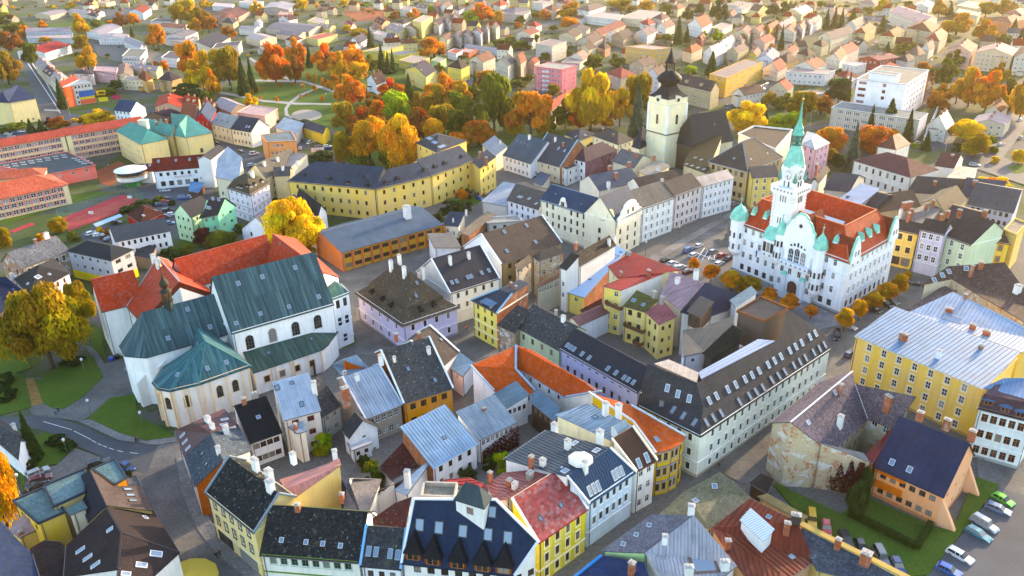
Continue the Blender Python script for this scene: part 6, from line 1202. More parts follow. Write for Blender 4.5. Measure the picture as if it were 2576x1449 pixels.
Q('glass-roofed white box at the edge of the terrace block','21',(355,815),(400,870),(560,790),14.0,'mono',1.2,axis=0,rc='c3ccc8',rm='metal_old',wc='d9d6d6',seam=.6,name='roof_lantern',cat='roof lantern')
Q('big yellow house with pale blue standing-seam roof','21',(1298,1085),(2275,1492),(2535,1250),13.0,'mono',1.4,axis=0,D=(1590,900),rc='84aacc',rm='metal',wc='eec76c',seam=1.0,seamc='6886a4',win={0: W(7,4,None,1.15,1.8,'X','w',s='f4ead0'),3: W(3,4,None,1.1,1.7,'X','w')},band=('f1dba6',0),chim=[(1660,1120,.9,1.8,1.8,'b'),(1925,1255,.7,1.0,2.0,'w'),(2250,1180,.9,.9,.8)],gut='d9c79a',plinth='b99a58')
M_('yellow firewall house with pale blue roof behind the big yellow house','21',[(1710,905,13.0),(2560,1210,13.0),(2700,1120,13.5),(2540,995,14.5),(2040,752,15.5)],[(0,1,2,3,4)],rc='b4c8e2',rm='metal',wc='eac46a',seam=.9,seamc='8396b0',chim=[(2010,905,.9,1.6,1.0),(2185,1035,.8,1.3,1.3),(2290,1080,.8,1.6,1.2),(2130,810,.7,.7,1.4)],sky=[(2040,960,4.5,2.2)],skycol='s')
M_('long house with reddish roof edge, roof windows and crumbling firewall','21',[(1785,705,12.5),(2030,655,13.2),(2576,980,14.0),(2700,900,14.0),(2430,530,17.5),(2005,560,15.5)],[(0,1,5),(1,2,3,4,5)],rc='5c4a44',rm='old_slate',wc='ddd3b8',wcs={1: 'd2bfa0'},wms={1: 'decayed_plaster'},sky=[(1900,665,1.2,1.6),(1960,628,1.2,1.6),(2010,600,1.2,1.6),(2140,577,1.2,1.6)],skycol='w',chim=[(2170,640,.8,.8,3.4),(2245,575,1.0,1.2,1.8,'b'),(2520,760,1.4,1.4,2.2,'w')])
M_('grey slate strip roof with dark gutter beside the crumbling firewall','21',[(1660,905,9.0),(1740,920,9.0),(2030,745,11.0),(1980,700,11.0)],[(0,1,2,3)],rc='6a5c5c',rm='old_slate',wc='c9bda8')
Q('white and mint house with purple mansard dormers at the right edge','22',(2222,185),(2640,290),(2760,120),12.0,'mono',.2,axis=0,rc='4f3c46',rm='slate',wc='dfe8e6',win={0: W(5,3,None,1.2,1.9,'T','o',s='eef4f2')},band=('f2f6f5',0,4.0),plinth='a9aca8')
pm=M_('pale blue metal roof above the purple mansard','22',[(2232,168,12.4),(2640,272,12.4),(2650,150,15.4),(2275,75,15.4),(2420,-40,16.4),(2700,-30,16.4)],[(0,1,2,3),(3,2,5,4)],rc='54424c',rm='slate',wc='54424c',name='mansard_roof',cat='roof',z0=11)
for p in ((2303,155),(2430,205),(2545,245)): dormer(pm,'22',p,2.0,1.2,1.4,'6f9ac8','hip','o','4c3a44',.4)
M_('blue sheet roof at the right edge above the mint house','21',[(2270,1475,15.6),(2660,1580,15.6),(2700,1400,17),(2420,1405,17)],[(0,1,2,3)],rc='7ea4cf',rm='metal',wc='d8c080',seam=.8,name='rear_wing',cat='house',z0=12)
ru=M_('derelict house with mauve slate roofs and brick showing through its plaster','22',[(665,292,12.0),(815,288,16.0),('21',1282,1352,16.0),('21',1035,1435,12.0),(1015,440,11.5),(1150,485,None),(1398,265,None),(1302,0,None),(1765,95,None),(1592,342,10.5)],
    [(0,1,2,3),(1,4,5,6,7,2),(7,6,9,8)],rc='6e626c',rm='old_slate',wc='cdbd98',wm='decayed_plaster',ridge='c9ccd2',chim=[(1185,70,.7,.9,2.2),(1182,320,1.0,1.0,2.6,'w'),(1540,190,.8,1.6,3.2)],sky=[(947,290,.9,1.0),(1150,65,.8,1.1)],skycol='w',gut='7a7068',win={5: W(6,3,(1,2),.9,1.4,'T','n'),6: W(2,3,(2,),1.4,1.6,'T','w')},pipes=0)
M_('crumbling side wall wing with red creeper facing the lawn','22',[(1015,440,11.3),(1150,485,10.4),(1412,590,9.0),(1370,520,9.4),(1180,475,10.4)],[(0,1,2,3,4)],rc='8a8682',rm='metal_old',wc='cdb894',wm='decayed_plaster',name='garden_wall',cat='wall',gut=0,pipes=0,inset=.05)
M_('red seamed lean-to roof between the ruin and the orange house','22',[(1355,562,8.0),(1440,600,8.0),(1600,345,10.5),(1570,338,10.5)],[(0,1,2,3)],rc='9c3a36',rm='metal_paint',wc='a86a4a',seam=.7)
org=H('orange and peach house with big navy tiled roof and buttresses','22',(1443,622),(1975,858),(1662,243),7.0,43,rc='2a3350',rm='smooth_tile',wc='f0a878',wcs={1: 'efb58c'},gut='2a2c38',back=.8,win={0: [W(6,2,None,1.15,1.3,'T','b')],1: W(3,2,None,.7,1.0,'O','b')},sky=[(1580,590,1.0,1.3),(1712,645,1.0,1.3)],skycol='w',chim=[(1790,250,.9,1.2,1.2),(1990,320,.9,1.2,1.6),(2180,405,.9,1.2,1.6)],plinth='d08a5c')
fo,oo=FACES[org.name]; A_,B_=fo[0][0][0],fo[0][0][1]; dd_=(B_ - A_); LL=dd_.length; dd_.normalize(); no_=Vector((dd_.y,-dd_.x,0))
def owall(x0,x1,col,z1=6.85):
    p,q=A_ + dd_ * (LL * x0) - no_ * .3,A_ + dd_ * (LL * x1) - no_ * .3; b=MB(); b.add([Vector((p.x,p.y,0)) - oo,Vector((q.x,q.y,0)) - oo,Vector((q.x,q.y,z1)) - oo,Vector((p.x,p.y,z1)) - oo],[(0,1,2,3)])
p=A_ + dd_ * (LL * .235); b=MB(); Mx=Matrix((dd_,-no_,Vector((0,0,1)))).transposed().to_4x4(); Mx.translation=Vector((p.x,p.y,0)) - oo
for (x0,x1,z0,z1) in ((-LL * .22,LL * .22,0,.75),(-LL * .22,LL * .22,2.45,4.2),(-LL * .22,LL * .22,5.85,6.8)): b.box(x0,x1,.22,.29,z0,z1,Mx)
b.obj('orange_wall','plaster',org,hx('de6f18'))
for ln,nm in ((3.6,0),(3.2,1)):
    p=(B_ if nm == 0 else fo[1][0][0]) - dd_ * .35 + no_ * (-.3 if nm == 0 else 1.0); X=dd_; b=MB(); b.add([Vector((p.x,p.y,0)) - oo + Y_ for Y_ in (Vector((0,0,0)),X * ln,Vector((0,0,6.2)))] + [Vector((p.x,p.y,0)) - oo + no_ * -.9 + Y_ for Y_ in (Vector((0,0,0)),X * ln,Vector((0,0,6.2)))],[(0,1,2),(5,4,3),(1,4,5,2),(0,3,4,1)]); b.obj('buttress','plaster',org,hx('efb58c'))
M_('old house with mossy grey-green tiled roof by the cobbled lane','22',[(-330,1120,7.5),(200,1085,8.5),(375,985,8.5),(512,848,8.5),(282,660,11.0),(10,812,9.0)],[(0,1,2,3,4,5)],rc='77725c',rm='mossy_tile',wc='cfc7b4',sky=[(240,770,1.0,1.0),(97,880,1.0,1.0)],skycol='w')
M_('rust-red metal roof with moss streaks and chimneys','22',[(218,1088,9.0),(480,1470,8.0),(800,1470,8.0),(992,1335,8.0),(862,1035,11.0),(508,862,11.0)],[(0,1,2,3,4,5)],rc='8c3a22',rm='metal_old',wc='c9a27a',seam=.9,seamc='6a2a18',chim=[(780,1130,.8,1.0,2.4),(338,1240,.8,.9,1.8),(575,1150,.8,1.0,1.6),(850,1040,1.0,1.6,1.6,'d')],sky=[(825,1305,.9,.9),(650,1003,.9,.9),(507,1147,.8,.8)],skycol='s')
Q('white-framed glass roof lantern on the rust-red roof','22',(430,1025),(612,1192),(692,1112),11.4,'mono',.5,axis=0,rc='aebcc8',rm='gloss',wc='e0e4e8',seam=.45,seamc='f4f6f8',z0=8,name='roof_lantern',cat='roof lantern',gut=0,pipes=0)
M_('grey slate roof with brick chimneys behind the yellow coping wall','22',[(905,1072,9.5),(868,1135,9.0),(1010,1405,8.0),(1400,1500,8.0),(1720,1460,9.5)],[(0,1,2,3,4)],rc='4c525e',rm='old_slate',wc='c8b070',chim=[(1165,1240,.8,.9,2.0),(1375,1350,1.4,1.6,2.2)])
M_('yellow-topped boundary wall running along the car lane','22',[(905,1035,9.7),(880,1062,9.7),(1700,1475,9.7),(1735,1455,9.7)],[(0,1,2,3)],rc='c9a640',rm='metal_paint',wc='c9b27a',name='boundary_wall',cat='wall',gut=0,pipes=0,inset=.02)
M_('khaki roofed shed at the edge of the lawn','22',[(565,845,5.5),(900,1035,5.5),(945,1000,5.8),(640,825,5.8)],[(0,1,2,3)],rc='a89258',rm='metal_paint',wc='b9a878',name='shed',cat='shed')
M_('dark plank shed roof in the corner by the derelict wall','22',[(500,745,3.4),(640,825,3.4),(690,720,3.6),(590,672,3.6)],[(0,1,2,3)],rc='2c221c',rm='metal_paint',wc='4a3a2c',name='shed',cat='shed')
M_('white sheet-roofed house at the bottom edge with glass roof strip','12',[(2292,1275,9.5),(2420,1460,9.0),(2860,1470,9.0),(2985,1370,9.2),(2660,990,13.5)],[(0,1,2,3,4)],rc='c9c6cc',rm='metal_old',wc='d8d2cc',seam=.6,seamc='a4a2aa',chim=[(2440,1195,.9,.9,1.4,'w'),(2640,965,.9,1.1,1.4,'w'),(2620,1440,.9,1.4,1.8,'w'),(2890,1400,.9,1.4,1.8,'w')],sky=[(2730,1345,4.5,4.5)],skycol='b')
M_('grey slate roof with pale green eaves board above the street','12',[(1955,1262,9.0),(2290,1275,9.5),(2660,990,13.5),(2340,984,11.5)],[(0,1,2,3)],rc='77747c',rm='slate',wc='b9dca0',sky=[(2322,1065,.8,.8),(2225,1137,.8,.8),(2127,1208,.8,.8)],skycol='w')
M_('navy roof with blue coping at the bottom edge','12',[(1740,1470,7.0),(2020,1480,7.0),(2330,1480,8.5),(2285,1345,8.5),(1962,1292,8.5)],[(0,1,2,3,4)],rc='2c3c5e',rm='slate',wc='8aa0b8',cop='4a86c4',chim=[(2190,1430,.9,1.0,2.4)])
RW=dict(near=1,back=.8)
H('yellow arcaded house right of the town hall','21',(1592,285),(1778,322),(1640,205),12.6,34,rc='4c4644',wc='edc96c',win={0: [W(2,3,(1,2),1.4,2.0,'T','b',s='f4dfa8'),W(2,3,(0,),2.6,2.8,'M','b')]},band=('f4dfa8',0,4.4),chim=[(1700,215,.8,.8,2.6)],back=.8)
H('lavender stucco house with flower boxes right of the town hall','21',(1782,285),(1975,328),(1910,215),14.6,32,end='b',rc='453e3c',wc='c9c6d8',win={0: W(3,4,(1,2,3),1.2,1.9,'X','w',s='ecebf3')},band=('ecebf3',0,4.2),chim=[(1945,205,.9,.9,1.6),(1998,180,.9,.9,1.6)],**{k: v for k,v in RW.items() if k != 'near'})
H('pale green stucco house beside the lavender one','21',(1975,332),(2172,405),(2100,140),13.0,34,rc='463f3e',wc='d3e0be',win={0: W(2,4,(1,2,3),1.2,1.9,'X','w',s='eef3e2')},band=('eef3e2',0),back=.6)
H('ornate yellow house with orange pilasters and triangular dormer','21',(2172,362),(2475,395),(2330,225),11.5,36,end='b',hip=(.8,.8),rc='5a4238',rm='clay_tile',wc='f0c860',win={0: W(3,3,None,1.2,1.9,'X','b',s='e8942c')},sky=[(2350,340,1.0,1.8),(2372,325,1.0,1.8)],skycol='w',band=('f4e2b0',0),back=1.0)
Q('yellow rear house with roof terrace behind the ornate yellow house','21',(2420,290),(2520,330),(2600,240),13.5,'flat',wc='eac878',rc='9a8a78',par=.6)
M_('patchwork of rusty and white sheet roofs with tall brick chimneys','21',[(1600,280,12.5),(1780,320,12.5),(1950,130,15),(1890,70,15),(1680,160,15.5)],[(0,1,2,3,4)],rc='9a8c84',rm='metal_old',wc='c9b69c',seam=.8,chim=[(1715,215,.9,.9,4.0),(1690,120,1.2,4.0,2.0),(1835,130,.9,.9,2.0),(1885,115,.9,.9,2.4),(1640,180,.8,.8,2.2,'w')])
Q('brown roofed house range behind the patchwork roofs','21',(1985,250),(2240,320),(2290,150),13.0,'gab',3.5,axis=0,rc='473f3d',wc='cdbfae',chim=[(2080,195,.9,1.4,2.8),(2270,205,.9,1.4,3.0)])
Q('dark brown roof with yellow gables behind the square houses','21',(1450,155),(1800,105),(1650,0),12,'gab',3.5,axis=0,rc='4a3c38',wc='d8c49a')
Q('grey roofed house row with dormers at the right edge','21',(2145,90),(2500,160),(2576,-20),12,'gab',4,axis=0,rc='4c4e54',wc='aab4c8',win={0: W(7,4,(2,3),1.0,1.5)})
Q('dark olive gabled house behind the patchwork chimneys','21',(1800,80),(1990,170),(2150,60),14,'gab',3.4,axis=1,rc='4c463c',wc='d9c88f')
Q('navy-grey roof with raised white sheet deck behind the town hall','21',(1180,70),(1440,140),(1660,30),13,'gab',3,axis=0,rc='3e3c40',wc='3c3a3c',rm='slate')
Q('pale blue sheet roof deck behind the town hall','21',(1165,62),(1320,110),(1490,0),15.2,'mono',1.2,axis=0,rc='9db6dc',rm='metal',wc='8a8890',seam=.8,chim=[(1245,40,.8,.8,.6,'d')])
Q('white gabled house with tall chimney behind the town hall roof','20',(945,1430),(1030,1380),(1110,1280),13,'gab',3.4,rc='55504e',wc='ece6de',chim=[(1005,1320,.9,1.4,4.0)])
Q('grey slate roofs range right behind the town hall tower','20',(1060,1430),(1260,1449),(1380,1340),12,'gab',4,axis=0,rc='4e4c50',wc='c9bfb0')
Q('yellow house with dark roof left of the clock tower','20',(520,1345),(730,1330),(700,1280),12.5,'mono',2.0,axis=0,rc='3d4048',wc='f0d578',win={0: W(3,4,None,1.1,1.8,'T','w',s='faf0d0')})
sch=mansard_hip('big ochre-brown school-like block with pyramid slate roof','20',(188,1218),(492,1298),(760,1185),13.0,[(1.0,8.5)],rc='4f4844',rm='slate',wc='b3a078',win={0: W(6,3,None,1.5,2.0,'M','b'),1: W(7,3,None,1.5,2.0,'M','b')},gut='8fb2cc',sky=[(388,1195,.8,.8),(640,1158,.8,.8),(515,1200,.8,.8)],skycol='w',ridge='5f7c94',name='public_building',cat='building')
Q('brown roof with six bright skylights left of the pyramid roof','20',(0,1245),(180,1310),(290,1110),10,'mono',5,axis=0,rc='4c4230',rm='slate',wc='d8c8a4',sky=[(95,1190),(140,1205),(30,1238),(70,1250),(115,1265),(160,1277)],skycol='w')
Q('white corner block with inner yard and rusty parapets','20',(415,1015),(700,1135),(830,985),12,'flat',wc='e6e0d6',rc='55483f',D=(540,955),par=.8,parc='e9e4dc',name='corner_building',cat='building')
Q('pink house with pale sheet hip roof beside the clock tower','20',(895,1085),(1000,1130),(1115,1078),13.5,'hip',2.5,D=(940,990),rc='dcd6d4',rm='metal',wc='e8b6bc',win={1: W(3,4,None,1.0,1.8,'T','b',s='f4dadc'),0: W(2,4,None,1,1.7,'T','n')})
Q('ornate white villa with red-brown roof and small corner domes','20',(1285,1210),(1720,1340),(1935,1280),9.5,'hip',4.5,rc='6e4444',rm='clay_tile',wc='efe6d8',win={0: W(7,2,None,1.2,2.2,'T','n',s='f8f2e8')},band=('f8f2e8',0,4.5),chim=[(2030,1210,1,1.4,2.4)])
Q('long rear wing of the white villa with dark red roof','20',(1900,1250),(2050,1270),(2125,1195),9.5,'gab',4,axis=0,rc='6a4440',rm='clay_tile',wc='efe6d8')
Q('plain white firewall at the end of the villa','20',(1990,1340),(2140,1360),(2230,1270),9,'flat',wc='f2ece2',rc='c9bca8',name='party_wall',cat='wall')
Q('copper-brown domed pavilion on the villa','20',(1465,1105),(1610,1130),(1722,1085),11,'hip',5,rc='7c4a38',rm='metal_old',wc='efe6d8',name='villa_pavilion',cat='pavilion')
Q('brown roof range in front of the white villa','20',(1690,1449),(2060,1475),(2170,1360),10,'gab',3.5,axis=0,rc='45403f',wc='cbbca8',chim=[(1900,1400,.8,1.2,1.6)])
Q('navy roof with brick chimneys at the lower right of the villa','21',(2090,30),(2400,60),(2450,-70),11,'gab',4,axis=0,rc='4a4a55',wc='c4b8a8',chim=[(2200,-50,.9,1.6,1.8)])
merge('white church with weathered green copper roofs, round side chapel and slim ridge turret','tall nave of','lower church choir','round-ended side chapel','low side aisle','white baroque west')
byl('white church with weathered').name='copper_roofed_church'
merge('former monastery with red tiled wings around a court behind the copper-roofed church','west monastery','middle monastery','long north monastery','east monastery').name='monastery'
merge('big yellow public building with dark slate roofs and long bent wings','left wing of the big yellow','middle wing of the big','right wing of the big','projecting end block','rear yellow wing')
merge('cream civic building with blue-black roof and scrolled gables on the square','cream civic','cream corner wing').name='civic_building'
merge('mint green house with two gables and dark tiled roof','mint green house, left','mint green house, right')
merge('white and mint house with purple mansard and pale blue roof at right edge','white and mint house','pale blue metal roof above','blue sheet roof at the right edge')
merge('ornate white villa with red-brown roofs, copper pavilion and rear wing','ornate white villa','long rear wing of the white','copper-brown domed','plain white firewall at')
merge('long corner building with charcoal mansard roof, roof terrace and solar strip','long corner building with charcoal','flat brown upper deck','grey paved roof terrace','solar-panelled glass','dark green inner roof')
merge('derelict house with mauve slate roofs and brick showing through its plaster','derelict house','crumbling side wall')
merge('large corner building with deep blue roof, roof turret and five hooded dormers','large corner building','white roof turret','roof terrace with black')
merge('pale blue stucco house with steel-blue front roof and flat seamed rear roof','pale blue stucco','flat grey seamed')
merge('yellow facade house with faded red sheet-metal roof and pinkish rear roofs','yellow facade house','low pinkish','small bright red')
merge('cream firewall house with rust-striped sheet roof and glazed lantern','cream firewall house','glazed white roof lantern')
merge('rust-red metal-roofed house with moss streaks, chimneys and glass lantern','rust-red metal','white-framed glass')
merge('decayed ochre house with glazed veranda and low dark hipped roof','decayed ochre','glazed wooden')
merge('yellow corner house with black lichen roof and long rear firewall','yellow corner house with black','long yellow firewall')
merge('cream house with bright white ribbed roof and stepped annex','cream house with bright','stepped white annex')
merge('house with dark blue tiled roof and wide box dormer behind the terrace block','house with dark blue tiled','box dormer with')
merge('orange-tiled house with white walls around a small court','orange-tiled house','orange-tiled wing')
# == town beyond the old centre
LAND += [(n,x,y) for n,x,y in (('the domed church tower',1690,240),('the clock tower',1990,430),('the white high-rise',2240,215),('the low grey annex of the high-rise',2200,310),('the pink apartment block',1400,195),('the grey apartment block',1390,120),('the orange balcony block',1620,125),('the long yellow-orange block',1850,195),
    ('the green-roofed school wing',420,330),('the long pink school',150,360),('the park playground',770,290),('the clay tennis courts',930,40),('the low yellow nursery',960,140),('the yellow villa',1060,180),('the fire station',440,140),('the big grey workshop',560,110),('the wide blue-white hall',120,85),('the billboards',250,240),
    ('the main road',110,250),('the yellow block at the left edge',50,270),('the orange corner shop',700,360),('the big yellow public building',980,430),('the white sheet-roofed tower house',575,410),('the bright yellow house',1150,175),('the mauve brick house',1490,400),('the ornate villa',2280,400),
    ('the peach school at right',2510,140),('the hipped orange roofs',2240,85),('the white half-timbered house',1950,175),('the brown-topped shop building',2040,190),('the far white school',1490,30),('the grey factory roofs',740,75),('the supermarket car park',300,20),('the far long white barracks',2290,40),
    ('the red ball court',260,520),('the mint green house',520,540),('the monastery',560,650),('the church chapel',520,900),('the lilac house',1020,760),('the navy hall court',950,560),('the town hall entrance',2000,740),('the market square',1780,630),('the orange house',2300,1200),('the blue corner roof',1160,1350),('the curved street',450,1150),('the derelict house',2050,1080),('the big yellow blue-roofed house',2330,880),('the terrace courts',1060,1150),('the mossy lane house',1790,1250),
    ('the school sports ground',250,420),('the long row of terraces',1230,85),('the eastern villas',2060,60),('the street at the right edge',2520,350),('the steep grey roof',1250,300),('the copper-roofed apse',330,950),('the copper-domed pavilion',2250,360))]
H('long pink and cream school block with red roof, left half','00',(-80,1122),(492,1024),(455,972),12.6,14,'b',rc='b04c3c',rm='smooth_tile',wc='ecdcae',win={0: W(11,4,None,2.2,1.8,'X','w',s='e07f78')},gut='a04038',name='school',cat='school',pipes=0)
H('long pink and cream school block, right half','00',(492,1024),(1105,927),(1045,880),12.6,14,'b',rc='b04c3c',rm='smooth_tile',wc='ecdcae',win={0: W(12,4,None,2.2,1.8,'X','w',s='e07f78')},gut='a04038',name='school',cat='school',pipes=0)
sb=Q('pink school annex with dark flat roof and rows of roof lights','00',(370,1318),(724,1250),(508,1145),6.0,'flat',D=(-70,1250),rc='50585c',wc='e88078',par=.3,parc='e88078',win={0: W(3,2,(1,),1.3,1.4,'X','w')},name='school',cat='school',pipes=0)
for i in range(8): skylight(sb,'00',(45 + i * 62,1228 - i * 11 + 20,2.2,.9),'w'); skylight(sb,'00',(55 + i * 62,1246 - i * 11 + 18,2.2,.9),'w')
for i in range(4): skylight(sb,'00',(560 + i * 25,1195 + i * 13,2.2,1.0),'w'); skylight(sb,'00',(605 + i * 25,1188 + i * 13,2.2,1.0),'w')
H('front school pavilion with coral hipped roof','00',(-150,1535),(517,1392),(345,1308),8.5,20,'b',hip=(0,.8),rc='c8654c',rm='smooth_tile',wc='ecdcae',win={0: W(11,3,None,2.0,1.7,'X','w',s='e07f78')},name='school',cat='school',pipes=0)
H('rear school pavilion with coral roof beside the annex','00',(-100,1370),(330,1322),(240,1255),8.0,20,'b',hip=(0,.8),rc='c8654c',rm='smooth_tile',wc='ecdcae',name='school',cat='school')
merge('long pink and cream school with red roofs, flat annex and coral pavilions','long pink and cream school block with','long pink and cream school block, right','pink school annex','front school pavilion','rear school pavilion')
GR=dict(rc='63b8a8',rm='metal_paint',wc='e8cf94',name='school_wing',cat='school',seam=1.0,seamc='4f9c8e')
Q('green wing one','00',(872,985),(1060,1090),(1268,1048),13,'hip',4.5,win={0: W(8,4,None,1.2,1.9,'T','w'),1: W(2,4,(0,),1,1.5)},**GR); Q('green wing two','00',(1310,1020),(1400,1038),(1606,1000),13,'hip',5,D=(1290,856),win={1: W(1,4,(1,),1.5,2.2)},**GR)
Q('green wing three','00',(1060,965),(1290,1030),(1370,985),13,'gab',4,axis=0,win={0: W(6,4,None,1.1,1.6,'T','w')},chim=[(1182,945,.9,.9,1.8),(1258,930,.9,.9,1.8)],**GR)
merge('cream school wing with turquoise green metal roofs','green wing one','green wing two','green wing three')
p=PT('00',(1140,1195),0); b=MB(); b.box(-2,2,-1.5,1.5,0,19,Matrix.Translation(p)); b.box(-2.2,2.2,-1.7,1.7,19,19.6,Matrix.Translation(p)); tag(b.obj('boiler_chimney','plaster',None,hx('cfc8b8')),'broad pale boiler chimney in front of the green-roofed school','chimney')
pol=H('white shop building with maroon tiled roof and red lettering','00',(1150,1296),(1582,1258),(1150,1195),8.2,38,rc='742c26',rm='clay_tile',wc='f0f0f2',back=.8,win={0: [W(7,2,(1,),1.2,1.5,'T','k'),W(6,2,(0,),2.0,2.2,'O','k')]},sky=[(1195,1217),(1327,1210),(1430,1203),(1500,1198)],skycol='w',name='shop_building',cat='shop')
H('low maroon roofed annex left of the white shop building','00',(990,1300),(1150,1292),(990,1238),5.5,36,rc='7a3830',rm='clay_tile',wc='ece8e4',sky=[(1092,1248),(1130,1245)],skycol='w',back=.6)
b=MB(); c=PT('00',(1010,1400),0); b.lathe(c,[(4.6,2.6),(6.4,3.4),(6.4,5.6)],24); rt=b.obj('round_terrace','plaster',None,hx('e9e7e2')); tag(rt,'round white terrace pavilion with broad white canopy roof','pavilion')
for nm,pr,mt,cl in (('canopy',[(6.9,7.4),(6.9,7.6),(3.6,8.6),(.1,9.3)],'plaster',(.85,.86,.9)),('glazing',[(5.8,5.6),(5.8,7.4)],'window_glass',None),('base',[(3.2,0),(3.2,3)],'plaster',hx('2f7a4a')),('deck',[(6.9,5.3),(6.9,5.6),(6.0,5.65)],'wood',hx('b08a68'))):
    m=MB(); m.lathe(c,pr,24); m.obj(nm,mt,rt,cl)
Q('dark red house with blue roof and dormered brown neighbour','00',(1470,900),(1585,925),(1632,825),9.5,'gab',4.5,axis=1,rc='3a4a68',wc='a82a34',win={0: W(3,3,None,.9,1.5,'T','w')}); Q('brown house with orange dormers','00',(1360,870),(1470,895),(1515,800),9,'gab',4,axis=0,rc='8a4a34',rm='clay_tile',wc='c9a884',win={0: W(4,3,None,.9,1.4,'T','w')})
H('light grey row house with roof windows by the main road','00',(1583,932),(1737,972),(1632,838),8.4,40,rc='a9a8ae',rm='metal_paint',wc='d9c9b8',win={0: W(4,2,None,1.0,1.6,'T','b')},sky=[(1635,905,1.5,1.2),(1675,910,1.5,1.2),(1718,918,1.5,1.2)],back=.9)
H('row house with navy roof and sunlit white gable','00',(1737,972),(1893,998),(1780,866),8.4,40,rc='343c4c',wc='efe0c4',wcs={1: 'f4ecdf'},win={0: W(5,2,None,1.0,1.6,'T','b')},sky=[(1860,955),(1880,958)],skycol='w',back=.9)
ocs=Q('orange corner shop building with roof terrace','00',(1965,1020),(2010,1075),(2240,1065),11,'flat',D=(2200,990),rc='7a8486',wc='f0a066',win={1: [W(6,3,(1,),1.1,1.5,'T','w'),W(3,3,(2,),1.1,1.4,'T','w',u=[.2,.35,.5]),W(5,3,(0,),2.2,2.2,'O','w')],0: W(3,3,None,1.0,1.4,'T','w')},par=.3,name='shop_building',cat='shop')
Q('pale ribbed shed roofs behind the orange corner shop','00',(2075,960),(2230,1010),(2300,950),6,'mono',1.5,axis=0,rc='c2d0e0',rm='metal',wc='d0c8c0',seam=1.0,name='shed',cat='shed')
Q('yellow outbuilding with dark roof by the parked vans','00',(2285,960),(2440,1010),(2490,970),6,'gab',2.5,axis=0,rc='4c4850',wc='ecc44a',win={0: W(5,2,(1,),.9,.9,'T','w')})
H('white-fronted house with navy roof and box dormer by the junction','00',(855,833),(985,845),(912,752),8.5,40,rc='2e4468',wc='eef0f4',wcs={1: 'f6efe4'},back=.9,win={0: W(4,3,None,1.0,1.5,'T','b')})
Q('orange and grey three-storey house carrying large billboards','00',(470,660),(545,645),(695,625),13,'flat',rc='a8aab0',wc='cfcac4',wcs={0: 'f06c44'},D=(600,600),win={1: W(5,4,None,1.1,1.4,'T','k')},par=.3,name='apartment_block',cat='apartment block')
Q('cream block with navy hipped roof at the left edge','00',(-60,770),(65,775),(272,742),13.5,'hip',5,D=(110,640),rc='2e3c5c',wc='e8d29c',name='public_building',cat='building',win={1: W(2,4,(0,),1,1.2)})
pk=Q('pink apartment block with white balconies','10',(1458,502),(1662,528),(1780,497),15.5,'flat',D=(1570,470),rc='b4aca0',wc='ec8a92',win={0: W(8,5,None,1.4,1.5,'T','w'),1: W(3,5,None,1.1,1.2,'T','w')},par=.4,name='apartment_block',cat='apartment block')
Vp,_,_=quad('10',(1458,502),(1662,528),(1780,497),15.5); d_=(Vp[1] - Vp[0]); L_=d_.length; d_.normalize(); no=Vector((d_.y,-d_.x,0)); op=Vector((pk.location.x,pk.location.y,0))
for k in (.4,.5):
    for i in range(5):
        q=Vp[0] + d_ * (L_ * k); q=Vector((q.x,q.y,1 + i * 3.05)) + no * .6; piece('balcony',q - d_ * 1.5,q + d_ * 1.5,1.6,1.1,'plaster',pk,hx('e8e6e4'),op)
hr=Q('white high-rise with red window bands and exterior stairs','20',(1312,598),(1690,640),(1862,532),21,'flat',D=(1500,495),rc='8d8880',wc='eceaec',win={1: W(7,6,(1,2,3,4,5),1.8,1.6,'T','r'),0: [W(1,6,(2,3,4,5),4.2,1.5,'M','r',u=[.13]),W(1,6,(3,4,5),1.8,1.8,'T','r',u=[.58])]},par=.5,name='high_rise',cat='high-rise',pipes=0)
Q('lift head','20',(1405,545),(1620,575),(1650,555),25,'flat',D=(1440,530),rc='9a948c',wc='eceaec',par=.3,name='x',cat='x',pipes=0,z0=20)
merge('white high-rise with red window bands and exterior stairs','white high-rise with red','lift head')
p0=PT('20',(1775,850),0); b=MB(); X=(PT('20',(1862,532),21) - PT('20',(1690,640),21)).normalized(); X.z=0; no=Vector((X.y,-X.x,0)); p0=PT('20',(1862,532),21) - X * 3; p0.z=0
for i in range(7):
    z=i * 3.0
    for s_ in (0,3): b.bar(p0 + no * (.5 + s_) + Vector((0,0,z)),p0 + no * (.5 + s_) + Vector((0,0,z + 3.0)),.22); b.bar(p0 + X * 3 + no * (.5 + s_) + Vector((0,0,z)),p0 + X * 3 + no * (.5 + s_) + Vector((0,0,z + 3.0)),.22)
    b.bar(p0 + no * .5 + Vector((0,0,z)),p0 + X * 3 + no * 3.5 + Vector((0,0,z + 3)),.3); b.bar(p0 + no * 3.5 + Vector((0,0,z)),p0 + X * 3 + no * 3.5 + Vector((0,0,z)),.3); b.bar(p0 + no * .5 + Vector((0,0,z)),p0 + no * 3.5 + Vector((0,0,z)),.3)
tag(b.obj('fire_stairs','painted',None,hx('8a3c24')),'rust-red steel fire stairs on the white high-rise','stairs')
Q('low grey three-storey annex in front of the white high-rise','20',(1120,812),(1790,908),(1856,858),10.6,'flat',rc='7d8486',wc='bdb6a8',wcs={1: 'ecebee'},win={0: [W(9,3,None,3.4,1.7,'M','w')]},par=.3,parc='e6e2dc',name='office_block',cat='office block',pipes=0)
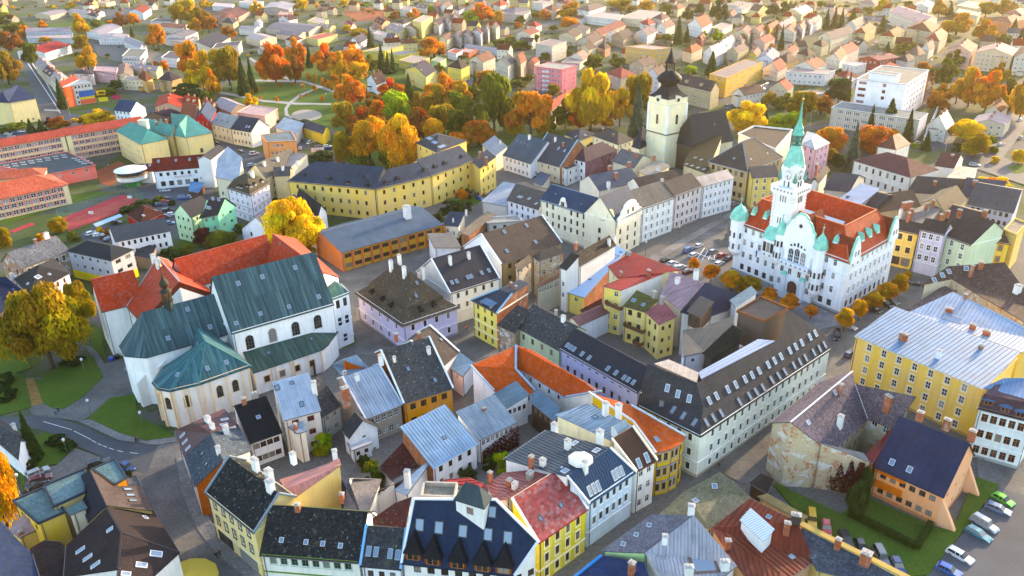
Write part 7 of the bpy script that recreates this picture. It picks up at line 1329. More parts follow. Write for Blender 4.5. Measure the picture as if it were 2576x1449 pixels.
FAR='''00 1080,890 1240,880 1370,850 4.5 gab 3 8c7060 3c3450|00 1165,805 1380,815 1400,740 6 gab 3 e0b498 d8452a|00 1390,770 1500,790 1512,755 6 gab 3 e8c8a0 d8502c|00 1520,800 1600,830 1645,790 6 gab 3 d8a880 d86a30|00 1610,790 1740,850 1860,800 6 gab 3 8a7a6c cfd4dc - shed|00 1785,850 2000,880 2100,820 8 flat 0 f0c4b0 d8ccc4 - shed
00 260,475 330,540 415,500 8 gab 3 cfc0a8 c8ccd4|00 320,540 390,590 470,550 8 gab 3 c8b8a0 6a5e68|00 375,590 430,640 520,590 8 gab 3 d8ccb8 d8d4d4|00 430,640 480,670 600,610 8 gab 3 d87050 d06a58|00 555,555 705,560 710,530 8 hip 1.5 efeae2 4c4c54|00 705,535 880,545 890,510 8 flat 0 ecc4c8 d8c4c4|00 735,560 860,565 862,535 6 mono 2 ecc4c8 6e3a34|00 920,605 1090,610 1120,580 7 flat 0 efe2bc c8c4b8|00 1040,585 1100,615 1155,590 8 hip 5 e0b468 7a4a34|00 1190,597 1290,610 1375,585 8 hip 5 c9a878 54505c
00 880,560 1000,580 1010,500 6 gab 2 e8d8ac b0a898|00 1000,520 1180,540 1225,505 6 gab 2.5 dcc494 c4c8d0|00 920,425 1060,435 1110,375 6 flat 0 f0eff0 8a9c90 - hall|00 920,455 1080,465 1100,440 4 flat 0 efeef0 8c9c94 - hall|00 1215,435 1340,450 1400,400 7 flat 0 f2eeee 6a7080 - hall|00 1480,330 1600,365 1740,280 8 mono 2 d8ccb4 4c5464 - hall|00 1600,365 1800,345 1825,310 9 flat 0 ecdcc8 5a6070 - hall
00 190,240 540,235 535,205 8 gab 2 b8c0cc c4ccd8 - hall|00 200,285 550,290 548,245 5 flat 0 c4ccd4 ccd0d4 - hall|00 125,385 340,400 535,340 7 gab 3 f0ece6 b8343c|00 650,245 780,265 920,200 6 gab 2 d8dce0 d4d8e0 - hall|00 740,290 960,290 975,260 6 gab 2 e8e8ec ccd4e0 - hall|00 930,310 1060,365 1105,330 6 gab 3 e4e4e8 d0d8e4 - hall|00 260,105 380,120 530,85 5 gab 1.5 d8c8a0 c0c8d0 - hall|00 510,90 660,110 700,85 5 gab 2 dcd0c0 c8ccd4 - hall|00 640,85 740,105 790,90 5 gab 2.5 efe6dc b06a54|00 660,110 730,130 755,110 5 hip 3 d0c8bc 4c5460|00 970,85 1080,100 1140,60 8 gab 4 dce0e8 a0483c 1 hall
00 1135,160 1290,165 1340,140 6 flat 0 c8ccd4 50586c - hall|00 1200,200 1380,215 1425,185 6 gab 2 d8c8b8 b07c6c - hall|00 1245,270 1400,280 1495,240 7 gab 2 dcd4c8 98a0a8 - hall|00 1240,300 1400,320 1500,280 5 flat 0 e0dcd4 b0b4b8 - hall|00 1590,110 1800,130 1890,80 6 gab 3 c09888 8a5a5c - hall|00 1670,165 1760,180 1800,150 6 hip 4 d8bc88 4c5460|00 1640,140 1760,150 1800,120 6 gab 2.5 c8b0a8 a0685c - hall|00 1800,215 1920,225 1965,205 6 gab 2 ece8e0 dce0e4 - hall|00 1850,280 1960,310 2090,280 6 gab 2 d8c8ac dcdcdc - hall|00 2000,210 2330,240 2450,190 6 gab 2 c8b8a8 8c98a8 - hall|00 2080,255 2250,275 2330,240 5 gab 2 d8c4a8 8a94a4 - hall
00 2310,285 2400,300 2550,260 6 flat 0 ecdc88 c87068|00 2320,160 2420,185 2480,150 6 flat 0 ecd888 c8ccc0|00 2400,195 2490,215 2535,195 6 gab 2 ecd488 c0c4c0|00 1980,60 2180,75 2230,30 8 gab 2.5 b0a49c dce0e8 - hall|00 2100,140 2180,155 2245,140 5 gab 4 e4e4e8 5c3c40 1|00 2150,300 2230,310 2290,290 6 hip 4 d8ccc4 6c4c58|00 2095,110 2190,120 2210,95 8 flat 0 d88878 d0c0b4|00 1915,170 1960,180 1985,165 5 gab 3 e0e4ec c0d4e8 1|00 1950,360 2010,380 2055,345 5 gab 3 e0d8d0 b8504c 1|00 1600,45 1750,55 1770,30 6 flat 0 d0d4dc e0e4e8 - hall|00 650,25 800,25 870,10 5 flat 0 d8c4a0 c8c4bc - hall|00 1800,15 1900,30 1990,12 7 flat 0 d8dce0 c8ccd0 - hall
10 245,158 305,192 368,160 5 gab 3 e0a878 6a3034|10 405,168 470,182 525,162 5 hip 3.5 efece6 4a4a50|10 335,208 430,252 505,218 6.5 gab 3 ead9a0 b9b9bf|10 475,200 560,222 605,190 9 gab 2.5 d9c4a8 a08478|10 535,160 605,172 690,125 15 flat 0 edd27a d8d0c0 - block|10 690,170 740,195 790,155 9 gab 3 e8e4e4 5a4a5c|10 765,152 815,172 850,135 9 gab 3 e4e0e0 6c6660|10 825,132 870,150 885,118 10 gab 3 dcdce0 8a8682|10 738,290 800,305 850,275 8.5 gab 3 e6cfa4 8f7a6c|10 828,265 900,290 930,258 8.5 gab 3 cfc4c0 7a7470|10 905,258 985,282 1003,252 9 gab 3 d4c4bc 6a6068|10 985,235 1055,257 1075,228 11 gab 2.5 e8dcdc 7a5a58|10 1070,218 1110,240 1125,212 11 gab 2.5 c9c4c8 8a8890|10 1120,205 1170,217 1195,195 11 gab 3 f0e6b4 6e6a70|10 925,352 1240,397 1275,377 4 gab 1.5 d8dce0 c8d0d8 - hall
10 800,392 870,407 920,382 5.5 flat 0 f0eeee c0564a|10 880,385 960,400 1030,378 4 flat 0 d07040 c8c4c0|10 150,392 330,387 470,347 7 flat 0 e8d25c b9c4b4 - hall|10 340,402 440,422 590,397 6.5 flat 0 e8d25c a9b4a8 - hall|10 430,457 560,482 670,437 6 flat 0 e0c860 c4c4b4 - hall|10 675,457 740,472 795,442 6 flat 0 a4d08a b9c0b4 - hall|10 480,522 640,582 720,527 9.5 gab 4.5 edd27c 4a5264 1|10 520,577 600,602 645,582 5 hip 3 e0c070 4a5264|10 800,502 905,522 970,492 10 pyr 5 f0de62 4a3c3c|10 190,597 265,642 345,607 6.5 gab 5 f0f0f4 4e3430 1|10 965,452 1070,472 1165,432 10 gab 4 d8ccb8 9a7864|10 1160,472 1260,502 1320,462 11 gab 4 d4ccb8 5f7480|10 1300,452 1355,482 1400,452 11 gab 5 cfa88a a05a44 1|10 1400,472 1460,482 1500,457 8 gab 3 d8b0a0 a85448
10 1465,332 1590,352 1702,312 13 flat 0 c4c0b4 a8a8a4 - block|10 1660,472 1800,482 1850,442 5 flat 0 d0ccc0 c0bcae - hall|10 2140,352 2360,377 2500,362 13 flat 0 e6b870 d8ccc0 - block|10 1570,800 1590,830 1735,735 10 gab 4 e8d4b0 c25a50|10 2000,550 2110,592 2220,557 9 hip 4 b9ac98 c06a5c|10 2170,485 2280,502 2390,472 9.5 gab 4 b9a890 8f8478|10 2290,562 2400,582 2470,552 12 gab 5 ddd4d8 7a6a64 1|10 1400,192 1470,202 1515,187 6 hip 4 f0ece8 c04a44|10 1320,250 1430,262 1500,235 11 gab 3 cfc6b8 b06a5c|10 1640,262 1770,282 1820,247 8 gab 3.5 d8c9a8 6c6058|10 1780,302 1900,332 1975,287 7 gab 4 c9bfae 7a7068|10 1790,362 1870,377 1925,357 8 gab 4 d0c4a4 6a5a50 1|10 1720,427 1830,452 1880,422 5.5 gab 4 efe4d4 d8b4a0 1|10 1930,352 1990,372 2035,352 7 hip 4 b98a64 5f544e
10 1875,237 1960,267 2150,187 6 gab 3 cdb49a a8685c|10 1700,217 1850,237 1880,207 6 gab 2.5 c4bcb4 6a6a70|10 1775,65 1870,87 2000,45 12 hip 4 efe8e0 8a847c|10 1850,122 2100,152 2130,112 8 flat 0 f0ece4 d8d4cc - hall|10 2100,132 2300,152 2450,92 8 flat 0 ead9b8 d0ccc0 - hall|10 1200,77 1310,97 1430,72 10 hip 3 d0c8c0 8a94a8|10 1210,102 1380,117 1430,87 9 flat 0 c4bcb4 b0aca8|10 1145,32 1200,47 1265,27 7 hip 5 e0d8cc d05a44|10 1530,62 1590,82 1650,62 10 hip 4 dccab4 8a5a50|10 1440,17 1520,27 1600,12 9 flat 0 dcd8d4 c0bcb8|10 835,62 890,82 935,57 7 hip 4 efeae4 4c4c50|10 745,47 800,62 840,37 7 gab 4 efeae6 8a7a74|10 690,45 725,60 760,42 6 gab 4 d8b0a0 9a5048|10 440,67 520,82 560,57 8 flat 0 d8d4cc b0b0b0|10 550,52 640,67 680,47 6 gab 3 d8d0c4 8a8a90
10 2250,172 2320,192 2375,167 6 hip 4 f0ece6 c8504c|10 2380,192 2450,217 2520,187 8 gab 4 efeae2 a89080 1|10 2350,132 2420,152 2480,127 8 hip 4 e0d4c4 7a5a54|10 2220,242 2310,272 2390,232 9 gab 4 e6e0dc 9a9098 1|10 2035,272 2130,302 2210,267 8 gab 5 b89a78 5c5458 1|10 2000,262 2050,277 2090,257 6 gab 4 efeae4 8890a0 1|10 65,302 130,332 200,292 5.5 gab 4 f0efee 5c6478 1|10 240,252 330,277 375,257 5.5 flat 0 e6dccc d8d4d0|10 205,212 240,227 295,212 5 gab 4 cfc8c4 54484e 1|10 20,187 70,212 115,192 5 gab 4 e8a8a0 b85a60|10 940,55 1000,70 1040,50 6 gab 3.5 d8ccc0 7a7078|10 1620,20 1720,35 1790,18 8 hip 3 e8d8c8 b86a58|10 2480,60 2540,75 2600,50 8 hip 4 e8d0a8 9a6a50
20 200,562 330,592 607,470 12.5 flat 0 edb84c a8a49c - block|20 -60,627 215,692 282,662 11 gab 5 c9b48c 5f5c60 0|20 1840,942 1990,982 2052,932 7 gab 6 e8e2d4 d0ccd4 1|20 1880,985 2010,1000 2035,975 5 gab 3 f4f0ea 6a5a50 1|20 2170,932 2440,947 2490,882 6.5 gab 2.5 d9cdb4 c4cad4|20 2280,832 2400,847 2462,802 7 gab 3.5 dcc8b0 a06a48|20 2205,397 2490,422 2536,372 12.5 gab 4 efcfae d4b8b8|20 1990,372 2180,397 2230,342 12.5 gab 4 efb8a4 5c5058|20 2500,432 2640,442 2660,382 12 gab 4 e8d8c4 6a5850|20 1690,212 1880,242 1942,192 11 hip 5 d8c8a4 8a5c44|20 1825,292 1940,312 2006,252 10 hip 5 d8b898 b87460|20 1285,242 1380,252 1462,202 10 hip 4 d8c48c b5643c|20 1490,267 1600,277 1682,232 10 hip 4 e0d4a4 b5643c|20 1025,272 1120,302 1302,242 10 gab 4.5 efe4c4 70707c
20 400,237 500,267 532,227 9 gab 3.5 ead8b0 c08a80|20 500,232 590,252 642,217 9 gab 3.5 e6cfb0 b0685c|20 620,202 660,222 732,182 10 gab 3 e8b43c a86a58|20 690,192 760,217 862,152 9 gab 3 e0a878 b9b4b8|20 720,232 850,252 882,212 8 gab 3 e0d4c0 a08878|20 850,207 910,227 942,182 9 gab 3 e8d0c8 b08078|20 910,172 970,192 1056,142 9 gab 3 efeae6 c0b4b4|20 35,182 150,212 226,172 10 gab 7 f0ece6 b5583c 1|20 0,382 70,402 152,362 8 hip 4 e8d4b4 b5703c|20 155,392 240,432 346,387 8 gab 6 f0ece8 c8ccd4 1|20 330,382 420,402 502,362 10 gab 3 c9b490 8a847c|20 500,402 560,422 592,382 8 gab 2 ecd25c d09488|20 555,442 690,462 736,402 7 gab 4 dce0e4 a8b8d4|20 690,442 790,472 882,442 7 hip 4 e8b878 6a5854|20 740,392 830,402 882,367 6 gab 3 d8c4b0 b84a48|20 860,402 950,422 1012,402 7 hip 4 d9c9a4 5c4a44|20 605,512 720,542 792,502 7 gab 5 f0e8d8 a04038 1
20 775,542 1080,562 1156,532 8 flat 0 f0ece8 c4bcb0 - hall|20 650,662 790,682 842,652 6 gab 4.5 cfc4a8 c04a44 1|20 370,702 465,722 626,692 7 gab 4 efe6dc 8a7868 1|20 840,492 1000,522 1092,482 9 gab 4 e8e0d4 a87c60|20 1080,432 1190,462 1242,402 10 gab 4 e6dccc 6c4a3c|20 1110,387 1240,407 1336,362 9 gab 4 e6d4c4 c8504c|20 1200,482 1300,502 1392,482 8 flat 0 f0ece8 dcd8d4|20 1325,442 1480,457 1642,432 8 gab 2.5 b05a4a d09a98|20 1610,452 1700,467 1762,442 7 hip 4 cfc4b8 5c5c64|20 1390,522 1500,542 1652,502 6 hip 3 e0c8a8 c8504c|20 1100,650 1200,660 1310,600 5 gab 2 8a90a8 b8c4e0|20 850,700 1000,720 1110,700 4 flat 0 d8d0c4 d0ccc4|20 1680,402 1780,422 1842,402 7 hip 6 d8c8ac a09080|20 1800,362 1860,382 1906,352 7 gab 5 efe8dc 9a8c84 1
20 1560,90 1820,182 1926,132 12 gab 4 efe0cc d8ccd0|20 1310,142 1480,162 1570,172 9 gab 4 e0d8d0 c4ccd8|20 1225,187 1310,207 1402,162 8 gab 5 d8d0c8 9a9490|20 780,87 900,112 986,72 8 gab 4 f0e0a8 d0d4dc|20 505,72 570,87 642,62 8 gab 5 efdc9c 6a5850 0|20 370,62 450,72 502,52 6 gab 2.5 e8e4e0 b8b4b8|20 330,32 420,47 522,22 8 flat 0 dcd4c8 a8a4a0 - hall|20 1080,92 1180,112 1242,82 7 gab 3 e6c8b8 c88a80|20 2065,42 2240,72 2332,32 10 flat 0 efdca4 d8d0b8 - block|20 2060,92 2230,122 2255,92 9 flat 0 efdcb4 d8d0c0 - block|20 2335,152 2480,172 2600,142 13 hip 4 ec9c6c c8907c|20 2420,105 2560,112 2620,85 10 hip 4 e8c8a0 c8a090|20 1330,17 1450,32 1500,12 7 hip 4 c8b8a8 b0a49c|20 660,30 720,40 760,22 7 hip 3 e8d8c0 8a6a58|20 1740,40 1860,55 1900,25 7 gab 3 e8e0d4 d0d4d8|20 1820,1060 1960,740 1960,720 5 flat 0 d8d4d0 98948c
20 60,200 120,230 190,210 5 gab 4 efe4dc a04038 1|20 215,210 300,230 380,190 5 flat 0 ece8e0 c8c0b4|20 330,110 380,130 410,95 6 gab 3 e8d8d0 b85a54|20 250,330 340,345 410,300 6 gab 3.5 e8e4e0 d8d4d4 1|20 390,290 450,310 500,280 6 gab 3.5 dcc8b4 8a6a5c 1|20 530,300 620,330 700,290 6 gab 3 d8b8a8 c07060|20 1150,560 1240,590 1330,570 5 hip 3 d8c8a0 a03c38|20 100,290 150,310 180,280 5 gab 3 b84038 8a4a40|20 980,330 1050,355 1110,330 8 hip 4 d8c8a0 4c3c38|20 1270,320 1330,345 1400,330 7 gab 4 d8c8b4 6a5850|20 1240,340 1290,350 1320,330 6 gab 3 e0c4ac c86a54'''
for ln in FAR.replace('\n','|').split('|'):
    q=ln.split()
    if len(q) < 9: continue
    P_=[tuple(float(x) for x in s_.split(',')) for s_ in q[1:4]]
    ax=int(q[9]) if len(q) > 9 and q[9] != '-' else None; nn=q[10] if len(q) > 10 else 'house'
    far(q[0],*P_,float(q[4]),q[5],float(q[6]),q[7],q[8],axis=ax,noun=nn,wn=0 if nn == 'shed' else 1)
Q('cream house with pale sheet roof at the park edge','10',(1060,1090),(1155,1182),(1255,1130),7.5,'mono',1.5,axis=0,rc='c4c8d0',rm='metal',wc='f0e8c8',seam=.8,win={0: W(3,2,None,1.0,1.5)},chim=[(1200,1085,.7,.7,1.6,'w')])
H('white house with steel-blue glazed dormer roof behind the yard','10',(1215,1170),(1430,1238),(1345,1005),7.2,40,rc='566878',wc='eae8ea',seam=.8,rm='metal_paint',win={0: W(6,2,None,.9,1.5,'T','b')},sky=[(1330,1065,1,2),(1355,1075,1,2),(1380,1085,1,2),(1410,1095,1,2)],back=.7,chim=[(1420,1050,.8,1.2,1.8,'w')])
H('house with broad slate roof and raw brick right gable','10',(1425,1200),(1650,1262),(1562,1003),7.8,42,rc='4a4e56',wc='d6c7ae',wcs={1: 'b86a3c'},wms={1: 'brick'},cop='8fb4cc',back=.8,win={0: W(4,2,None,.9,1.3)},sky=[(1640,1120),(1685,1137)],skycol='w',chim=[(1615,1065,.8,.8,1.6,'w'),(1675,1105,.7,.9,1.6)])
Q('house with maroon hipped roof and mauve brick side wall','10',(1702,1186),(1842,1222),(2088,1130),9.5,'hip',4.0,rc='55414a',rm='slate',wc='efecec',wcs={1: 'a0566a'},wms={1: 'brick'},win={0: W(3,3,None,1.0,1.5),1: W(3,3,(2,),.9,1.5)})
Q('yellow bungalow with navy hipped roof below the domed tower','10',(1678,1012),(1792,1062),(1922,1012),6,'hip',3,rc='3a3e4a',wc='eed98c',win={0: W(3,1,None,1,1.3)},sky=[(1770,1030),(1840,1020)],skycol='w')
Q('cream house with dark hipped roof left of the domed tower','10',(1893,1022),(2088,1092),(2206,1052),8,'hip',4,rc='55504c',wc='efe4c4',win={0: W(4,2,None,.9,1.3),1: W(3,2,None,.9,1.3)},chim=[(1975,985,.7,.9,1.0),(2052,1030,.7,.9,1.0)])
Q('slate grey house with brick chimneys in front of the domed tower','10',(2040,1215),(2210,1270),(2345,1190),9.5,'gab',3.5,axis=0,rc='6a6a6c',rm='old_slate',wc='d8ccb0',chim=[(2225,1190,.9,1.4,2.2),(2175,1150,.7,.9,1.4),(2360,1200,.8,1.2,1.6)])
Q('cream firewall block between grey roofs','10',(2240,1290),(2330,1340),(2480,1250),10.5,'flat',rc='9a9488',wc='dccfa8',chim=[(2390,1290,.9,1.4,1.6,'w')])
Q('white balconied rear house by the yard','10',(1605,1240),(1700,1290),(1850,1230),7,'flat',rc='6a6460',wc='e6e2dc',win={0: W(2,2,None,1,1.5),1: W(3,2,None,1,1.5)},par=.4)
Q('small blue-roofed garden house in the yard','10',(1440,1370),(1520,1400),(1580,1340),4,'mono',1.2,axis=0,rc='4a5870',wc='cfc4b0',rm='metal_paint',name='garden_house',cat='house')
# == trees
def leaves_mesh(name,pts,sz,rnd,asp=1.0):
    V=[]; F=[]; lv=[]; lh=[]
    for (p,nrm,br,hu) in pts:
        n=(nrm + Vector((rnd.gauss(0,.55),rnd.gauss(0,.55),rnd.gauss(0,.55)))).normalized()
        a=n.orthogonal().normalized(); t=rnd.uniform(0,6.28); b=n.cross(a); a,b=a * math.cos(t) + b * math.sin(t),b * math.cos(t) - a * math.sin(t)
        s=sz * rnd.uniform(.6,1.35); k=len(V)
        V += [p - a * s,p + b * s * .62 * asp,p + a * s,p - b * s * .62 * asp]; F.append((k,k + 1,k + 2,k + 3)); lv += [br] * 4; lh += [hu] * 4
    me=mesh(name,V,F,'leaves')
    for nm,d in (('lv',lv),('lh',lh)): me.attributes.new(nm,'FLOAT','POINT').data.foreach_set('value',d)
    return me
def rdir(rnd):
    z=rnd.uniform(-1,1); t=rnd.uniform(0,6.283); r=math.sqrt(1 - z * z); return Vector((r * math.cos(t),r * math.sin(t),z))
def broad(seed,n,lobes,sz,tall=1.0,low=.18):
    """crown of unit radius and unit height, standing on z 0..1"""
    rnd=random.Random(seed); L=[]; pts=[]
    for i in range(lobes):
        z=rnd.uniform(low + .08,.9); w=math.sin(min(1,(z - low + .12) / (1.06 - low)) * math.pi) ** .55
        t=6.283 * (i * .618 + rnd.uniform(-.08,.08)); r=w * rnd.uniform(.25,.78)
        L.append((Vector((math.cos(t) * r,math.sin(t) * r,z)),rnd.uniform(.16,.40) * (.75 + .3 * w),rnd.uniform(.6,1.25),rnd.gauss(.5,.28)))
    for i in range(n):
        c,r,br,hu=rnd.choice(L); d=rdir(rnd)
        if d.z < -.35 and rnd.random() < .6: d.z=-d.z
        q=rnd.random() ** .25; v=Vector((d.x * r,d.y * r,d.z * r * .5)) * q
        pts.append((c + v,d,br * rnd.uniform(.72,1.22),hu + rnd.gauss(0,.25)))
    return leaves_mesh('crown',pts,sz,rnd)
def spruce(seed,n,sz):
    rnd=random.Random(seed); pts=[]
    tiers=17
    for i in range(n):
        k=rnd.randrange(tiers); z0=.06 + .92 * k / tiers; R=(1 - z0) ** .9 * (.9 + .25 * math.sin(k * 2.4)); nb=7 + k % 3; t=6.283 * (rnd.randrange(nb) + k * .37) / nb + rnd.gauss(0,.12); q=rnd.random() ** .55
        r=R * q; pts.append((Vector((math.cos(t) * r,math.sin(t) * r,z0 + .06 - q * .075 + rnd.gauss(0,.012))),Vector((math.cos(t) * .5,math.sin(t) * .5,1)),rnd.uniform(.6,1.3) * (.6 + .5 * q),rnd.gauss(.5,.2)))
    return leaves_mesh('crown',pts,sz,rnd,.7)
def trunkm(seed,spr=False):
    rnd=random.Random(seed); b=MB()
    if spr: b.tube((0,0,0),(0,0,.96),.035,.004,6)
    else:
        b.tube((0,0,0),(.01,.0,.34),.055,.04,7); b.tube((.01,0,.33),(.02,.02,.7),.04,.015,6)
        for i in range(7):
            t=i * 2.4; z=.24 + i * .055; r=rnd.uniform(.4,.62); b.tube((.01,0,z),(math.cos(t) * r,math.sin(t) * r,z + rnd.uniform(.15,.3)),.022,.006,5)
    return b.mesh('trunk','bark',True)
BN=[broad(i,20000,44,.04) for i in (1,2,3)] + [broad(5,20000,56,.038,low=.1)]; BF=[broad(i,5000,18,.08) for i in (11,12,13)]; BS=[broad(21,5000,18,.075,low=.0)]
SN=[spruce(31,6500,.10),spruce(32,3000,.13)]; TR=[trunkm(1),trunkm(2)]; TS=trunkm(3,True)
TC_={'y': ('yellow',(.80,.50,.012)),'g': ('golden',(.70,.36,.010)),'o': ('orange',(.78,.28,.012)),'r': ('red-orange',(.66,.17,.012)),'b': ('rusty brown',(.40,.15,.022)),'d': ('dark golden',(.38,.24,.014)),'v': ('olive green',(.15,.17,.016)),'l': ('lime green',(.34,.42,.015)),'k': ('dark green',(.05,.085,.018)),'m': ('maroon',(.10,.018,.025)),'q': ('olive gold',(.32,.215,.012)),'p': ('blue-grey',(.08,.12,.085))}
NT_=[0]
def tree(t,u,vt,vb,w,c,spr=False,shrub=False,lab=None,gd=0):
    NT_[0] += 1; rnd=random.Random(NT_[0]); g_=PT(t,(u,vb),0); fx,fy=t2f(t,(u,vt)); h=zsolve(g_.x,g_.y,fy); h=max(1.2,min(h,34)); dist=(CRT @ (g_ - CAM)).z
    R=w / 3 / 2 * -dist / FPX; cn,col=TC_[c]; R=max(.5,R * (1 if spr else 1.36)); h=min(h,2 * R) if shrub else h
    nm='spruce_tree' if spr else ('shrub' if shrub else ('garden_tree' if gd else 'deciduous_tree')); o=empty(nm,g_,None,'shrub' if shrub else 'tree'); o.rotation_euler.z=rnd.uniform(0,6.28)
    near=-dist < 420
    me=(SN[0 if near else 1] if spr else (BS[0] if shrub else rnd.choice(BN if near else BF)))
    k=rnd.uniform(.85,1.15); cr=newobj('crown',me,o,(0,0,0),tuple(x * k for x in col)); st_=t == '21'; R *= .92 if st_ else 1; cr.scale=(R * rnd.uniform(.94,1.06),R * rnd.uniform(.94,1.06),h * (.78 if st_ else 1)); cr.location.z=h * .22 * st_
    if not shrub: q=newobj('trunk',TS if spr else rnd.choice(TR),o); q.scale=(max(R,h * .3),max(R,h * .3),h * .98)
    if lab: o['label']=lab
    else: o['group']='town trees and shrubs'; auto_label(o,f'{cn} {"spruce" if spr else ("shrub" if shrub else "tree")}',*proj(g_ + Vector((0,0,h * .6))))
